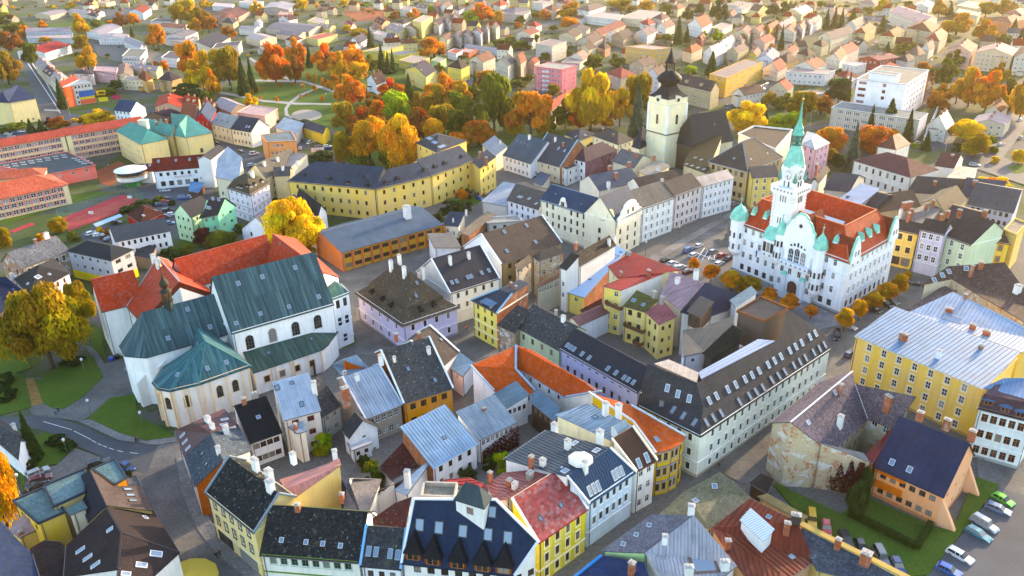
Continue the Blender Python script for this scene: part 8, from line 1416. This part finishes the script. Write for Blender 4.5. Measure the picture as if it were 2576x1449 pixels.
TREES={'00': '70,395,640,190,d 75,240,390,170,b 250,330,520,110,v 670,360,530,170,g 640,270,400,120,d 625,105,270,120,y 570,5,70,110,y 320,150,215,60,o 185,190,290,80,o 445,270,310,90,y 345,280,330,80,g 1205,190,380,130,o 1165,270,370,90,d 1010,105,200,90,o 915,95,210,80,b 1000,200,280,40,ks 730,145,210,70,v 830,155,195,60,o 1440,0,180,150,y 1370,30,190,150,d 1580,130,250,130,b 1490,140,240,100,g 1730,195,300,110,b 1455,325,600,180,o 1545,400,680,190,y 1620,520,730,120,g 1745,370,680,260,d 1850,440,720,110,ks 1910,450,700,80,ks 2085,330,630,190,r 2240,290,520,130,o 2230,420,630,120,b 2285,360,500,50,ks 2340,340,510,60,ks 2480,340,560,170,o 2560,400,600,120,g 1900,710,810,100,y 1250,455,530,60,o 735,830,945,220,y 640,880,940,80,g 450,885,975,130,b 390,890,965,80,m 480,600,820,90,ks 1135,885,935,60,o 240,900,1000,80,ks 320,905,1000,80,ks 1400,630,705,160,kh 1460,670,760,140,kh 1370,610,660,100,vh 1560,690,770,120,vh 2280,0,90,90,y 1940,10,110,80,y 1560,0,60,90,y 2350,0,70,90,g 1500,60,200,150,d 120,170,240,140,vh 40,90,180,120,vh 800,660,720,140,vh 880,610,690,90,k 600,680,720,80,vh 2120,622,665,24,o 2210,620,655,20,o 2290,625,665,18,o 1950,655,690,24,o 1905,672,712,22,o 2090,725,770,22,o 1965,720,752,18,o 2435,720,775,30,o 2270,708,742,22,o 2375,640,690,34,o 2320,700,732,18,o 2330,555,620,34,o 2385,560,640,34,g 2440,590,660,34,o 2480,600,670,34,o 2510,620,690,30,g 2535,560,650,80,o 1540,1310,1390,60,vh 2430,1150,1240,180,k 2300,900,930,60,kh 2080,900,930,60,kh 560,890,920,50,y 100,930,990,160,vh 1180,460,500,40,o',
 '10': '130,480,640,150,g 300,760,900,150,o 560,700,860,150,d 650,700,840,150,o 860,700,900,140,v 330,920,1080,150,d 700,900,1090,140,g 880,1000,1120,120,o 1010,640,780,110,v 1250,760,980,130,d 150,640,780,120,o 1600,640,760,100,d 1560,860,1000,110,v 1980,620,820,110,d 500,960,1150,130,b 80,345,560,200,o 230,420,545,100,v 310,345,555,90,ks 355,400,560,60,ks 392,380,550,55,ks 220,215,360,60,ks 700,280,430,200,o 20,0,60,70,y 545,65,145,100,o 665,35,95,80,l 970,80,180,100,l 1060,25,170,170,o 1190,85,190,80,g 1710,135,225,150,o 1730,20,140,170,g 1530,70,150,80,o 1465,90,150,60,v 1350,120,180,80,v 1335,165,210,70,o 70,570,810,170,o 385,600,750,150,r 405,700,940,210,l 520,570,820,130,ks 760,560,790,210,o 900,620,810,140,g 750,640,890,200,d 1095,540,700,160,b 1155,580,1010,250,v 960,740,1060,240,v 780,800,1020,210,d 1040,910,1095,200,b 1430,710,1045,310,o 1880,530,980,300,y 1800,790,975,130,r 1690,760,965,140,v 2100,680,955,190,g 2250,570,910,230,d 2230,660,1035,150,ps 450,860,1270,240,g 220,900,1230,250,g 620,820,1060,210,b 180,820,1010,260,b 40,780,1010,180,d 20,1000,1260,140,d 100,1190,1290,200,vh 1010,545,665,50,ks 1900,420,545,140,v 2080,410,510,120,v 1540,400,475,80,v 1350,300,375,140,v 2540,130,335,90,ks 2110,0,105,180,d 2300,0,85,90,g 270,720,830,130,b 350,1110,1260,100,v 1540,900,1040,120,d 1330,900,1040,140,y 1230,640,1000,120,d 2000,860,960,110,g 650,920,1060,140,o 2440,20,120,100,v 1250,300,370,140,v 480,310,360,90,l 550,285,340,70,v 640,290,340,80,v 130,220,290,160,d 45,190,250,60,y 400,90,150,90,b 790,60,130,50,ks 1460,260,340,60,v 1280,280,330,80,v 1180,300,360,70,v 1110,390,430,60,k 900,420,450,60,k 1030,430,470,70,v 740,480,540,60,v 1400,560,620,90,v 1330,600,660,120,v 2450,260,320,90,v 2370,250,310,70,d 2260,330,390,90,d 1850,200,240,60,v 1700,380,420,70,v 2020,330,370,50,d 1600,190,230,60,v 620,190,250,60,v 100,1090,1240,70,ks 240,1200,1290,60,ks 60,1120,1210,60,ks 860,980,1100,120,v 1100,1370,1430,80,kh 1460,1290,1340,50,kh 2140,1080,1130,90,kh 1860,1070,1110,100,kh',
 '20': '270,0,170,110,k 260,220,315,80,l 215,395,565,110,ks 740,195,375,55,ks 50,500,575,100,l 480,770,1005,260,y 620,820,965,60,ks 700,860,985,150,l 830,850,975,130,l 640,690,800,110,d 780,710,805,120,v 910,700,905,200,d 1040,720,865,150,b 1170,600,795,170,k 1240,555,765,60,ks 1100,960,1140,180,o 1265,940,1290,120,ps 1430,960,1155,260,r 1545,760,1000,180,ks 1410,800,1005,80,ks 1690,830,1065,90,ks 1830,1000,1135,90,ks 2120,910,1075,200,y 1940,450,665,170,v 2045,380,515,120,v 1820,470,565,120,b 2150,520,805,200,g 2280,550,835,180,o 2450,600,805,150,v 2540,530,905,140,g 2060,100,265,200,g 2270,150,325,150,g 2280,20,135,120,d 1500,0,115,90,y 1080,60,225,60,ks 1140,60,215,60,ks 1190,70,225,60,ks 1280,60,165,70,ks 1500,120,245,70,ks 1540,320,405,60,ks 1660,320,405,90,v 680,40,135,100,k 770,10,110,80,k 1930,0,125,130,d 2420,0,125,150,d 2480,150,305,100,ks 2550,200,335,80,ks 2350,1340,1449,200,gh 2530,1130,1230,80,y 2200,1020,1190,160,d 2300,1020,1150,110,vh 1140,640,740,90,k 1000,1050,1150,110,d 1960,640,760,140,d 1900,700,860,150,b 2060,640,780,140,o 2380,480,640,120,d 2420,720,860,100,d 40,60,160,80,k 130,20,110,70,k 440,100,150,80,v 560,110,150,60,v 850,340,370,60,o 660,330,360,80,o 920,150,190,60,d 1390,110,170,60,v 1600,290,350,60,v 1720,320,390,100,v 1580,390,440,60,v 2010,20,130,70,ks 1700,10,60,80,v 1400,50,100,90,v 1040,10,60,90,v 900,30,70,60,o 600,180,210,50,v 380,180,215,40,v 160,230,290,50,l 30,200,320,60,ks 1960,240,330,90,v 2150,20,70,60,v 2400,260,330,140,v 2330,290,330,60,v 1180,520,570,60,v 990,440,490,50,v 1080,1110,1240,110,d 1160,1160,1270,90,k 1330,1000,1130,110,b 1570,980,1080,110,g 1750,1080,1110,60,lh 720,740,830,90,v 560,650,720,60,d 2350,1180,1230,60,yh 1880,900,980,50,v 2070,1080,1140,80,kh',
 '01': '400,740,1330,460,q 630,690,1030,200,q 2240,60,475,340,y 1540,275,405,110,m 1680,300,435,220,v 50,270,430,110,d 450,190,305,110,d 870,280,335,60,oh 760,262,305,50,yh 820,275,320,50,bh 1300,420,500,160,kh 1400,400,470,90,vh 1805,240,310,80,vh 1740,215,275,22,ks 100,1010,1110,140,kh 960,110,150,100,kh 1100,60,110,150,kh 1000,100,150,90,kh 1200,30,80,70,vh 2330,400,490,110,d 330,310,360,90,oh 560,300,370,80,vh 1300,60,100,50,kh 2010,60,145,50,ks 1590,390,440,90,vh 40,1380,1449,120,kh 560,1250,1290,160,kh',
 '02': '60,420,1070,220,g 270,220,575,150,ks 2440,310,525,130,lh 60,20,120,120,kh 520,420,490,100,kh 420,395,450,120,kh 240,580,640,90,kh 980,650,690,40,kh',
 '12': '1215,490,655,120,lh 1120,560,640,90,kh 230,600,780,170,vh 180,540,620,90,kh 240,420,480,60,lh 1590,480,560,120,vh 960,640,720,120,kh 540,100,140,30,kh 820,100,130,30,kh 330,640,700,60,kh',
 '21': '80,500,605,85,o 210,545,680,110,o 360,600,745,150,g 490,650,795,180,d 650,730,835,110,o 800,780,905,130,o 960,860,965,90,o 1210,880,1055,110,g 1320,820,975,110,g 1425,760,905,130,g 1530,690,850,130,g 1620,620,790,110,g 1690,600,665,60,g',
 '11': '830,50,150,140,kh 920,60,150,110,kh 905,-20,70,80,o 870,330,400,130,kh 780,340,400,90,kh 950,-40,50,60,kh 740,150,220,80,kh','22': '1290,730,1010,130,k 1350,640,900,80,k'}
for t,s_ in TREES.items():
    for q in s_.split():
        a=q.split(','); tree(t,*[float(x) for x in a[:4]],a[4][0],'s' in a[4][1:],'h' in a[4][1:])
tree('12',605,20,245,190,'k',True,lab='lone dark conifer with spreading top rising from the terrace court')
rnd=random.Random(77); BOX=[(min(p[0] for p in f),max(p[0] for p in f),min(p[1] for p in f),max(p[1] for p in f)) for f in FOOT if f]
PARK=[(PT('00',p).x,PT('00',p).y) for p in F3('540,235 640,150 760,120 900,140 1060,150 1080,200 1340,300 1600,345 1500,372 1280,380 1050,350 960,430 800,330 690,285')]
def free(x,y,r):
    return not any(b0 - r < x < b1 + r and c0 - r < y < c1 + r for b0,b1,c0,c1 in BOX) and not inpoly(x,y,PARK)
WC_=['d8d0c0','cdb890','b8a890','cda888','d8c488','c4c0b8','a89478','d8bc68']; RC_=['8a3c2c','6c3a2c','a04834','5a4844','4c484c','7a4c3c','94402c','3c3a44','6a6a72']
nf=0
for i in range(2600):
    fx,fy=rnd.uniform(-40,2620),3 + 150 * rnd.random() ** 1.5
    if fx < 880 and fy > 60: continue
    g_=PF(fx,fy)
    if not free(g_.x,g_.y,7) or nf > 130: continue
    a_=math.radians(rnd.choice((24,24,35,-20)) + rnd.gauss(0,5)); L_,D_=rnd.uniform(9,15),rnd.uniform(8,10.5); h=rnd.choice((4.5,6,6.5,8)); rh=rnd.uniform(3,5)
    X=Vector((math.cos(a_),-math.sin(a_),0)); Y=Vector((math.sin(a_),math.cos(a_),0)); c=Vector((g_.x,g_.y,h)); Z=Vector((0,0,rh)); hp=rnd.random() < .4
    V=[c - X * L_ / 2 - Y * D_ / 2,c + X * L_ / 2 - Y * D_ / 2,c + X * L_ / 2 + Y * D_ / 2,c - X * L_ / 2 + Y * D_ / 2,c - X * (L_ / 2 - hp * 3.5) + Z,c + X * (L_ / 2 - hp * 3.5) + Z]
    wc,rc=rnd.choice(WC_),rnd.choice(RC_); n=round(h / 3.2)
    o=build('hipped_house' if hp else 'gabled_house',None,'house',V,[(0,1,5,4),(2,3,4,5)] + ([(3,0,4),(1,2,5)] if hp else []),wc=wc,rc=rc,rm='clay_tile' if cname(rc) not in ('dark grey','pale grey') else 'slate',near=0,win={0: W(3,n,None,1.2,1.4,fc='w'),1: W(2,n,None,1.2,1.4,fc='w')})
    o2=newobj('chimney',ucube('brick'),o,(0,0,0),hx('b0705a')); M=Matrix.Diagonal((.8,1,2.2,1)); M.translation=(V[4] + V[5]) / 2 - Vector((o.location.x,o.location.y,0)); o2.matrix_local=M
    auto_label(o,f'{cname(wc)} house with {cname(rc)} {"hipped" if hp else "gabled"} roof',fx,fy); BOX.append((g_.x - 7,g_.x + 7,g_.y - 7,g_.y + 7)); nf += 1
for i in range(2400):
    fx,fy=rnd.uniform(-30,2610),4 + 240 * rnd.random() ** 1.5; g_=PF(fx,fy)
    if NT_[0] > 780 or not free(g_.x,g_.y,1.5) or (fx < 900 and fy > 150): continue
    tree('00',fx * 3,fy * 3 - rnd.uniform(10,26),fy * 3,rnd.uniform(20,44),rnd.choice('vvvvkkddgloy'),rnd.random() < .12,rnd.random() < .5,gd=1); BOX.append((g_.x - 3,g_.x + 3,g_.y - 3,g_.y + 3))
def leafbox(name,label,pts,n,sz,col,cat,mat_in=None):
    c=sum((p for p,_ in pts),Vector()) / len(pts); rr=random.Random(4)
    me=leaves_mesh('leaves',[(p - c,nn,rr.uniform(.65,1.25),rr.gauss(.5,.3)) for p,nn in pts],sz,rr); o=newobj(name,me,None,c,col); tag(o,label,cat)
    return o
hp_=[]; rr=random.Random(9); HP=[PT('22',p) for p in ((1250,1000),(1760,1260),(1860,1085))]
for a,b_ in ((HP[0],HP[1]),(HP[1],HP[2])):
    d=b_ - a; L_=d.length; d.normalize(); n_=Vector((-d.y,d.x,0))
    for i in range(int(L_ * 420)):
        f=rr.random(); x=rr.uniform(0,L_)
        if f < .4: hp_.append((a + d * x + n_ * rr.uniform(-.5,.5) + Vector((0,0,1.7 + rr.gauss(0,.04))),Vector((0,0,1))))
        else: s_=-1 if f < .7 else 1; hp_.append((a + d * x + n_ * (s_ * .5 + rr.gauss(0,.04)) + Vector((0,0,rr.uniform(0.1,1.7))),n_ * s_))
leafbox('hedge','clipped green hedge around the lawn of the orange house',hp_,0,.13,(.05,.085,.012),'hedge')
iv=[]; A_,B_=PT('22',(1150,485),10.4),PT('22',(1412,590),9.0); d=B_ - A_; d.z=0; L_=d.length; d.normalize(); n_=Vector((d.y,-d.x,0))
for i in range(5200):
    x=rr.random() ** .6; z=rr.random(); w_=.15 + .85 * x
    if rr.random() < w_: iv.append((Vector((A_.x,A_.y,0)) + d * (x * L_ - .6) + n_ * rr.uniform(.05,.3 + .3 * x) + Vector((0,0,.4 + z * 8.2 * min(1,.45 + .6 * x + .2 * math.sin(x * 23)))),n_))
leafbox('creeper','red and dark creeper climbing the derelict garden wall',iv,0,.17,(.11,.018,.018),'creeper')
iv=[]; A_,B_=PT('12',(1060,440),5.6),PT('12',(1330,300),5.6); d=B_ - A_; d.z=0; L_=d.length; d.normalize(); n_=Vector((d.y,-d.x,0))
for i in range(2600): x=rr.random(); iv.append((Vector((A_.x,A_.y,0)) + d * (x * L_) + n_ * rr.uniform(-.1,.6) + Vector((0,0,rr.uniform(0,1) ** 1.4 * (3.2 + 2.4 * x))),n_))
leafbox('creeper','dark red creeper on the white house with worn pale roof',iv,0,.18,(.10,.016,.02),'creeper')
# == cars, people, lamps, signs
def frus(b,x0,x1,z0,y0,X0,X1,z1,y1):
    b.add([(x0,-y0,z0),(x1,-y0,z0),(x1,y0,z0),(x0,y0,z0),(X0,-y1,z1),(X1,-y1,z1),(X1,y1,z1),(X0,y1,z1)],[(3,2,1,0),(4,5,6,7),(0,1,5,4),(1,2,6,5),(2,3,7,6),(3,0,4,7)]); return b
CARM={}
for kd,L,Hc,cf in (('hatchback',4.1,1.48,.02),('estate car',4.6,1.5,.04),('van',5.0,1.95,.2)):
    h=L / 2; zb=.92 if kd != 'van' else 1.05; b=MB(); pr=[(-h,.34),(-h - .02,.7),(-h + .06,zb),(h * .42,zb),(h - .3,zb - .17),(h - .02,.62),(h,.34)]; n=len(pr)
    for y,s_ in ((-.88,1),(.88,1)): b.v += [(x,y * (.94 if z > .8 else 1),z) for x,z in pr]
    b.f += [tuple(range(n)),tuple(range(2 * n - 1,n - 1,-1))] + [(i,n + i,n + (i + 1) % n,(i + 1) % n) for i in range(n)]; b.m += [0] * (n + 2)
    body=b.mesh('body','car_paint'); xr=-h + (.12 if kd != 'hatchback' else .2)
    gl=frus(MB(),xr,h * .46,zb - .02,.81,xr + .32,h * (cf + .08),Hc - .07,.64).mesh('windows','window_glass')
    rf=frus(MB(),xr + .26,h * (cf + .12),Hc - .09,.68,xr + .4,h * cf,Hc,.6)
    for x,X in ((xr + .02,xr + .3),(-h * .28,-h * .26),(h * .1,h * .05)):
        for s_ in (-1,1): rf.bar((x,s_ * .82,zb - .03),(X,s_ * .655,Hc - .06),.09)
    wh=MB(); wh.tube((0,-.11,0),(0,.11,0),.32,.32,12); wh.cm=1; wh.tube((0,-.12,0),(0,.12,0),.2,.2,8)
    CARM[kd]=(L,body,gl,rf.mesh('roof','car_paint'),wh.mesh('wheel',None,False,['rubber','steel']),MB().box(-.04,.04,-.2,.2,-.07,.07).mesh('headlight','lamp_clear'),MB().box(-.04,.04,-.16,.16,-.1,.1).mesh('tail_light','lamp_red'))
CC={'w': ('white',(.72,.73,.75)),'s': ('silver',(.42,.44,.47)),'g': ('grey',(.16,.17,.19)),'k': ('black',(.02,.02,.025)),'b': ('blue',(.03,.12,.45)),'t': ('teal',(.04,.22,.27)),'r': ('red',(.45,.03,.04)),'y': ('yellow',(.7,.38,.02)),'l': ('lime green',(.12,.55,.03)),'n': ('dark blue',(.02,.05,.16)),'m': ('dark red',(.16,.02,.03)),'a': ('steel blue',(.13,.22,.36))}
def car(t,u0,v0,u1,v1,c,k):
    kd={'h': 'hatchback','e': 'estate car','v': 'van'}[k]; p,q=PT(t,(u0,v0),.6),PT(t,(u1,v1),.6); d=q - p; a=math.atan2(d.y,d.x); m=(p + q) / 2
    L,body,gl,rf,wh,hl,tl=CARM[kd]; cn,col=CC[c]; o=empty('parked_car',(m.x,m.y,.02),None,'car' if k != 'v' else 'van','cars parked in the town'); o.rotation_euler.z=a
    newobj('body',body,o,(0,0,0),col); newobj('windows',gl,o); newobj('roof',rf,o,(0,0,0),col)
    for x in (-L * .31,L * .31):
        for y in (-.8,.8): newobj('wheel',wh,o,(x,y,.32))
    for y in (-.6,.6): newobj('headlight',hl,o,(L / 2 - .03,y,.62)); newobj('tail_light',tl,o,(-L / 2,y,.72))
    auto_label(o,f'{cn} {kd} parked',*proj(Vector((m.x,m.y,.6))))
CARS={'22': '2350,835,2490,912,lh 2310,915,2455,972,ae 2205,1015,2350,1100,sv 2150,1085,2320,1182,te 2005,1245,2185,1345,we 1925,1365,2095,1445,bh 970,960,978,1080,yv 1078,1040,1090,1125,rh 1215,1130,1255,1215,ke 1330,1190,1372,1275,kh 1470,1250,1525,1355,gv 1600,1325,1645,1415,nh',
 '02': '225,690,345,640,se 220,745,385,690,me 230,795,325,740,ke 690,610,790,580,ke 930,605,992,645,nh','21': '0,460,85,420,bv 90,420,152,388,wh 42,495,128,452,we 192,468,266,428,ge 258,492,335,460,rh 315,518,376,484,kh 236,562,312,516,we -70,580,-10,555,wh 20,605,62,592,mh 1492,825,1572,862,ke 1540,805,1620,842,ge 1425,875,1480,898,kh 1168,1050,1162,1115,kv 1222,1002,1302,1032,sh 1240,1238,1276,1205,nh 1722,685,1802,695,ke 376,92,400,80,sh',
 '11': '2470,548,2535,528,wh 2535,575,2590,555,wh 2425,520,2465,505,kh 1030,40,1068,55,bh 1040,5,1090,18,rh','00': '1880,1168,1955,1152,wv 1872,1250,1932,1238,se 1612,1068,1660,1082,ke 1800,1136,1838,1146,kh 2312,1090,2370,1062,wv 2264,1132,2270,1106,wh 2285,1058,2322,1050,te 2385,1108,2440,1102,nh 2440,1108,2502,1102,we 40,1012,85,1008,sh 92,1002,135,998,nh 145,994,180,990,we 70,1032,100,1028,sh 1345,368,1378,364,bh 880,358,915,352,nh 1235,680,1275,672,mh 400,105,440,100,gh 830,52,860,50,wh 870,48,900,46,kh 940,40,970,40,sh 905,70,935,66,rh 950,64,980,60,bh 800,30,830,28,gh 1215,1438,1280,1436,se',
 '01': '648,325,735,295,we 700,332,785,315,wh 765,345,820,330,kh 800,362,858,342,ne 848,228,910,226,kh 1212,50,1270,42,ne 1222,75,1262,70,rh 1180,98,1240,92,ne 1230,185,1272,182,gh 1280,170,1316,165,wh 1240,140,1290,132,ke 1245,238,1310,230,ah 1360,48,1408,42,bv 1425,38,1470,32,wh 985,1335,1015,1322,ah','10': '1445,702,1480,696,ke 1488,700,1515,694,gh 1525,690,1560,688,sh 1412,715,1440,710,nh 915,618,955,612,nh 1205,1428,1240,1440,wh 1550,180,1585,176,sh 1710,355,1740,350,kh 1700,395,1735,385,nh',
 '20': '520,690,545,678,nh 540,678,565,668,kh 558,668,582,658,sh 575,660,600,648,wh 592,652,616,640,gh 610,644,634,632,kh 626,636,648,622,sh 310,808,365,788,ah 600,680,625,666,wh 2535,910,2560,895,we 2540,1045,2565,1030,sh 2385,1095,2425,1085,se 2165,1240,2240,1246,se 2210,1160,2260,1150,wh 2230,1140,2275,1128,wh 2260,1120,2300,1110,sh 1435,330,1475,318,sh 1650,312,1690,305,rh 1865,470,1890,450,wv 1905,440,1925,425,yh 2200,548,2240,540,ae 1760,1080,1790,1075,wh'}
for t,s_ in CARS.items():
    for q in s_.split(): a=q.split(','); car(t,*[float(x) for x in a[:4]],a[4][0],a[4][1])
k=NT('clothed'); z_=k.n('SeparateXYZ'); k.l(k.co('Object'),z_.inputs[0]); zz=z_.outputs[2]; c=k.mix(k.ramp(zz,.86,.88),(.03,.03,.045),k.oc()); c=k.mix(k.ramp(zz,1.45,1.46),c,(.5,.28,.2)); k.out(k.mix(k.ramp(zz,1.64,1.66),c,(.05,.03,.02)),.9)
def person(t,u,v,ang,col,lab,st=.22):
    J=[(0,0,.95,.15),(0,0,1.2,.15),(0,0,1.42,.13),(0,0,1.52,.06),(0,0,1.63,.1),(0,0,1.72,.08)]; E=[(i,i + 1) for i in range(5)]
    for s_ in (-1,1):
        n=len(J); J += [(0,s_ * .1,.88,.11),(s_ * st * .5,s_ * .1,.5,.075),(s_ * st,s_ * .1,.08,.055),(s_ * st + .14,s_ * .1,.05,.045),(0,s_ * .2,1.38,.075),(-s_ * .1,s_ * .26,1.1,.055),(-s_ * .02 + .08,s_ * .25,.86,.045),(-s_ * .02 + .1,s_ * .25,.76,.04)]
        E += [(0,n),(n,n + 1),(n + 1,n + 2),(n + 2,n + 3),(2,n + 4),(n + 4,n + 5),(n + 5,n + 6),(n + 6,n + 7)]
    me=bpy.data.meshes.new('person'); me.from_pydata([j[:3] for j in J],E,[]); me.materials.append(MATS['clothed']); o=newobj('person',me,None,PT(t,(u,v),0) + Vector((0,0,.12)),col); o.rotation_euler.z=ang; o.modifiers.new('s','SKIN'); o.modifiers.new('d','SUBSURF').levels=1
    for sv,j in zip(me.skin_vertices[0].data,J): sv.radius=(j[3],j[3])
    me.skin_vertices[0].data[0].use_root=True; tag(o,lab,'person')
for a in (('11',945,1048,1,(.6,.04,.02),'person in a red jacket walking in the lane'),('02',425,238,2.6,(.03,.25,.3),'person in a teal jacket walking past the litter bin'),('02',447,220,2.6,(.03,.05,.15),'person in dark blue behind the teal-jacketed walker'),('02',1030,448,0,(.03,.02,.05),'person in black walking by the church lawn'),('02',1045,445,0,(.05,.03,.06),'second dark figure beside the one by the church lawn'),('02',1640,1318,-1.2,(.02,.02,.025),'person in black strolling along the curved street'),('02',1662,1302,-1.2,(.12,.06,.03),'person in brown beside the black-clad stroller'),('22',271,640,1,(.02,.02,.03),'person in dark clothes by the mansard building'),('00',820,1265,0,(.8,.8,.8),'tennis player in white on the clay court')): person(*a)
def lamp(t,u,v,vt,arm=0):
    g_=PT(t,(u,v)); h=max(3.5,min(11,zsolve(g_.x,g_.y,t2f(t,(u,vt))[1]))); o=empty('street_lamp',g_,None,'street lamp','street lamps'); MB().tube((0,0,0),(0,0,h),.09,.06,8).obj('pole','painted',o,(.12,.13,.12) if not arm else (.5,.5,.5))
    if arm: MB().bar((0,0,h),(arm,0,h + .2),.09).obj('arm','painted',o,(.5,.5,.5)); MB().box(arm - .5,arm + .5,-.16,.16,h + .1,h + .24).obj('lamp_head','painted',o,(.6,.6,.6))
    else: MB().lathe((0,0,h),[(.1,0),(.3,.15),(.34,.6),(.1,.8),(.03,.95)],8).obj('lantern','lamp_clear',o)
    auto_label(o,'street lamp post with arm' if arm else 'lantern street lamp',*proj(g_ + Vector((0,0,h * .5))))
for q in '02,690,240,135 02,1080,320,290 21,300,210,115 11,2295,480,385 11,2545,360,270 01,640,1360,1290 00,530,870,745,2 00,1745,705,660 00,2465,775,712 00,2280,700,645 00,2390,1190,1060,1 20,1980,1150,1020,2 20,1665,1040,950,2 20,2400,1070,990,2 00,1165,900,842,2 20,960,950,840,2 02,510,530,460 02,170,830,700'.split():
    a=q.split(','); lamp(a[0],*[float(x) for x in a[1:]])
def board(t,A,B,z0,z1,col,name,lab,cat,txt=None,tcol=None,post=1,ts=.7):
    p,q=(PT(t,A),PT(t,B)) if t else (A,B); d=q - p; L=d.length; a=math.atan2(d.y,d.x); o=empty(name,p,lab,cat); o.rotation_euler.z=a
    MB().box(0,L,-.06,.06,z0,z1).obj('panel','painted',o,col)
    if post:
        for x in (.3,L - .3): MB().box(x - .06,x + .06,.06,.18,0,z1).obj('post','steel',o)
    if txt:
        cu=bpy.data.curves.new('t','FONT'); cu.body=txt; cu.size=1; cu.extrude=.02; to=bpy.data.objects.new('t',cu); COL.objects.link(to); bpy.context.view_layer.update(); me=bpy.data.meshes.new_from_object(to); bpy.data.objects.remove(to); me.materials.append(MATS['painted'])
        xs=[v.co.x for v in me.vertices]; k=L * ts / (max(xs) - min(xs)); x=newobj('lettering',me,o,(L * (1 - ts) / 2,-.1,z0 + (z1 - z0) * .22),tcol); x.rotation_euler.x=math.pi / 2; x.scale=(k,min(k,(z1 - z0) * .8),1)
    return o
def wallpts(t,A,B,h,f0,f1):
    a,b_=PT(t,A,h),PT(t,B,h); d=(b_ - a).normalized(); n=Vector((d.y,-d.x,0)) * -.16; a.z=b_.z=0
    return a.lerp(b_,f0) + n,a.lerp(b_,f1) + n
board(None,*wallpts('00',(1150,1296),(1582,1258),8.2,.36,.66),4.3,5.6,hx('f0f0f2'),'shop_sign','white sign with red shop lettering on the maroon-roofed shop','sign','POLÁCH A SYN',(.35,.02,.06),0,.98)
for z0,z1,cl,lb in ((4.9,8.6,(.01,.10,.42),'large blue billboard on the orange-grey house'),(3.3,4.7,(.75,.55,.01),'yellow strip billboard under the blue one'),(.2,3.1,hx('e8603c'),'orange shopfront panel under the billboards')): board(None,*wallpts('00',(545,645),(695,625),13,.22,.98),z0,z1,cl,'billboard',lb,'billboard',None,None,0)
M_('open carport with pale blue roof beside the ball court','01',[(702,240,3.0),(725,262,3.0),(925,182,3.0),(905,165,3.0)],[(0,1,2,3)],rc='9db8dc',rm='corrugated',wc='8a8e96',name='carport',cat='carport',inset=.9,gut=0,pipes=0,z0=2.6)
M_('blue-roofed shelter in front of the white shop building','00',[(1420,1440,3.4),(1500,1455,3.4),(1545,1378,4.2),(1440,1370,4.2)],[(0,1,2,3)],rc='4a88c0',rm='metal_paint',wc='5a4038',name='shelter',cat='shelter',pipes=0)
board('00',(2352,1160),(2448,1152),.8,2.8,(.8,.8,.8),'banner','white banner with red lettering by the parked cars','banner','ROGER',(.6,.03,.08),1,.55); board('00',(2450,1152),(2510,1146),.8,2.8,(.02,.06,.12),'banner','dark blue banner right of the white one','banner')
board('00',(735,735),(805,728),1.0,4.4,(.75,.55,.01),'billboard','yellow and grey billboard right of the orange-grey house','billboard'); board('00',(750,775),(820,768),.6,3.4,(.75,.58,.01),'billboard','lower yellow billboard by the verge','billboard'); board('00',(848,758),(915,750),.6,3.0,(.5,.02,.10),'billboard','red and blue billboard beside the navy-roofed house','billboard')
board('22',(690,655),(812,720),7.2,9.6,(.75,.62,.01),'banner','yellow banner hung on the crumbling derelict wall','banner',None,None,0)
for a,lab in (((845,1275),'blue recycling bin by the monastery buttress'),((885,1258),'black waste bin next to the blue one')):
    b=MB(); frus(b,-.5,.5,.1,.4,-.6,.6,1.1,.5); o=b.obj('waste_bin','gloss',None,(.02,.05,.4) if 'blue rec' in lab else (.02,.02,.025),PT('01',a)); tag(o,lab,'bin'); frus(MB(),-.65,.65,1.1,.55,-.5,.5,1.3,.4).obj('lid','gloss',o,(.03,.08,.45) if 'blue rec' in lab else (.03,.03,.03))
c=PT('21',(345,375)); o=tag(MB().lathe(c,[(5,0),(5,.3),(4.2,.32),(4.2,.6),(3.4,.62),(3.4,.95),(1.6,1.0),(1.4,3.0),(1.7,3.2),(.8,3.4),(.6,7.5),(.9,7.8),(.4,8),(.5,9.4),(.2,10)],12).obj('plague_column','plaster',None,hx('7a746c')),'grey stone column on round steps beside the town hall','monument')
FP_=[PT('01',p) for p in ((440,210),(920,10),(1090,70),(515,305))]; fo=empty('court_fence',FP_[0],'tall green wire fence around the red ball court','fence')
for i in range(4):
    a,b_=FP_[i] - FP_[0],FP_[(i + 1) % 4] - FP_[0]; n=int((b_ - a).length / 3)
    for j in range(n): p=a.lerp(b_,j / n); MB().tube(p,p + Vector((0,0,4)),.06,.06,6).obj('post','painted',fo,(.03,.25,.14))
    for z in (1,2,3,4): MB().bar(a + Vector((0,0,z)),b_ + Vector((0,0,z)),.05).obj('rail','painted',fo,(.03,.25,.14))
for p in ((700,215),(990,95)):
    g_=PT('01',p); o=empty('basketball_hoop',g_,'white basketball hoop at the near end of the red court' if p[0] < 800 else 'white basketball hoop at the far end of the red court','basketball hoop'); MB().tube((0,0,0),(0,0,3.2),.1,.08,6).obj('post','steel',o); MB().box(-.9,.9,-.05,.05,2.8,3.9).obj('backboard','painted',o,(.8,.8,.8))
hz=MB().box(-1640,1640,-90,2640,-1,116).obj('haze','painted'); hz['kind']='stuff'; k=NT('air'); k.t.nodes.remove(k.b); v=k.n('VolumePrincipled'); v.inputs['Density'].default_value=.00005; v.inputs['Color'].default_value=(1,.82,.54,1); v.inputs['Anisotropy'].default_value=.45; k.l(v.outputs[0],k.t.nodes['Material Output'].inputs['Volume']); hz.data.materials[0]=k.m
finish_labels()
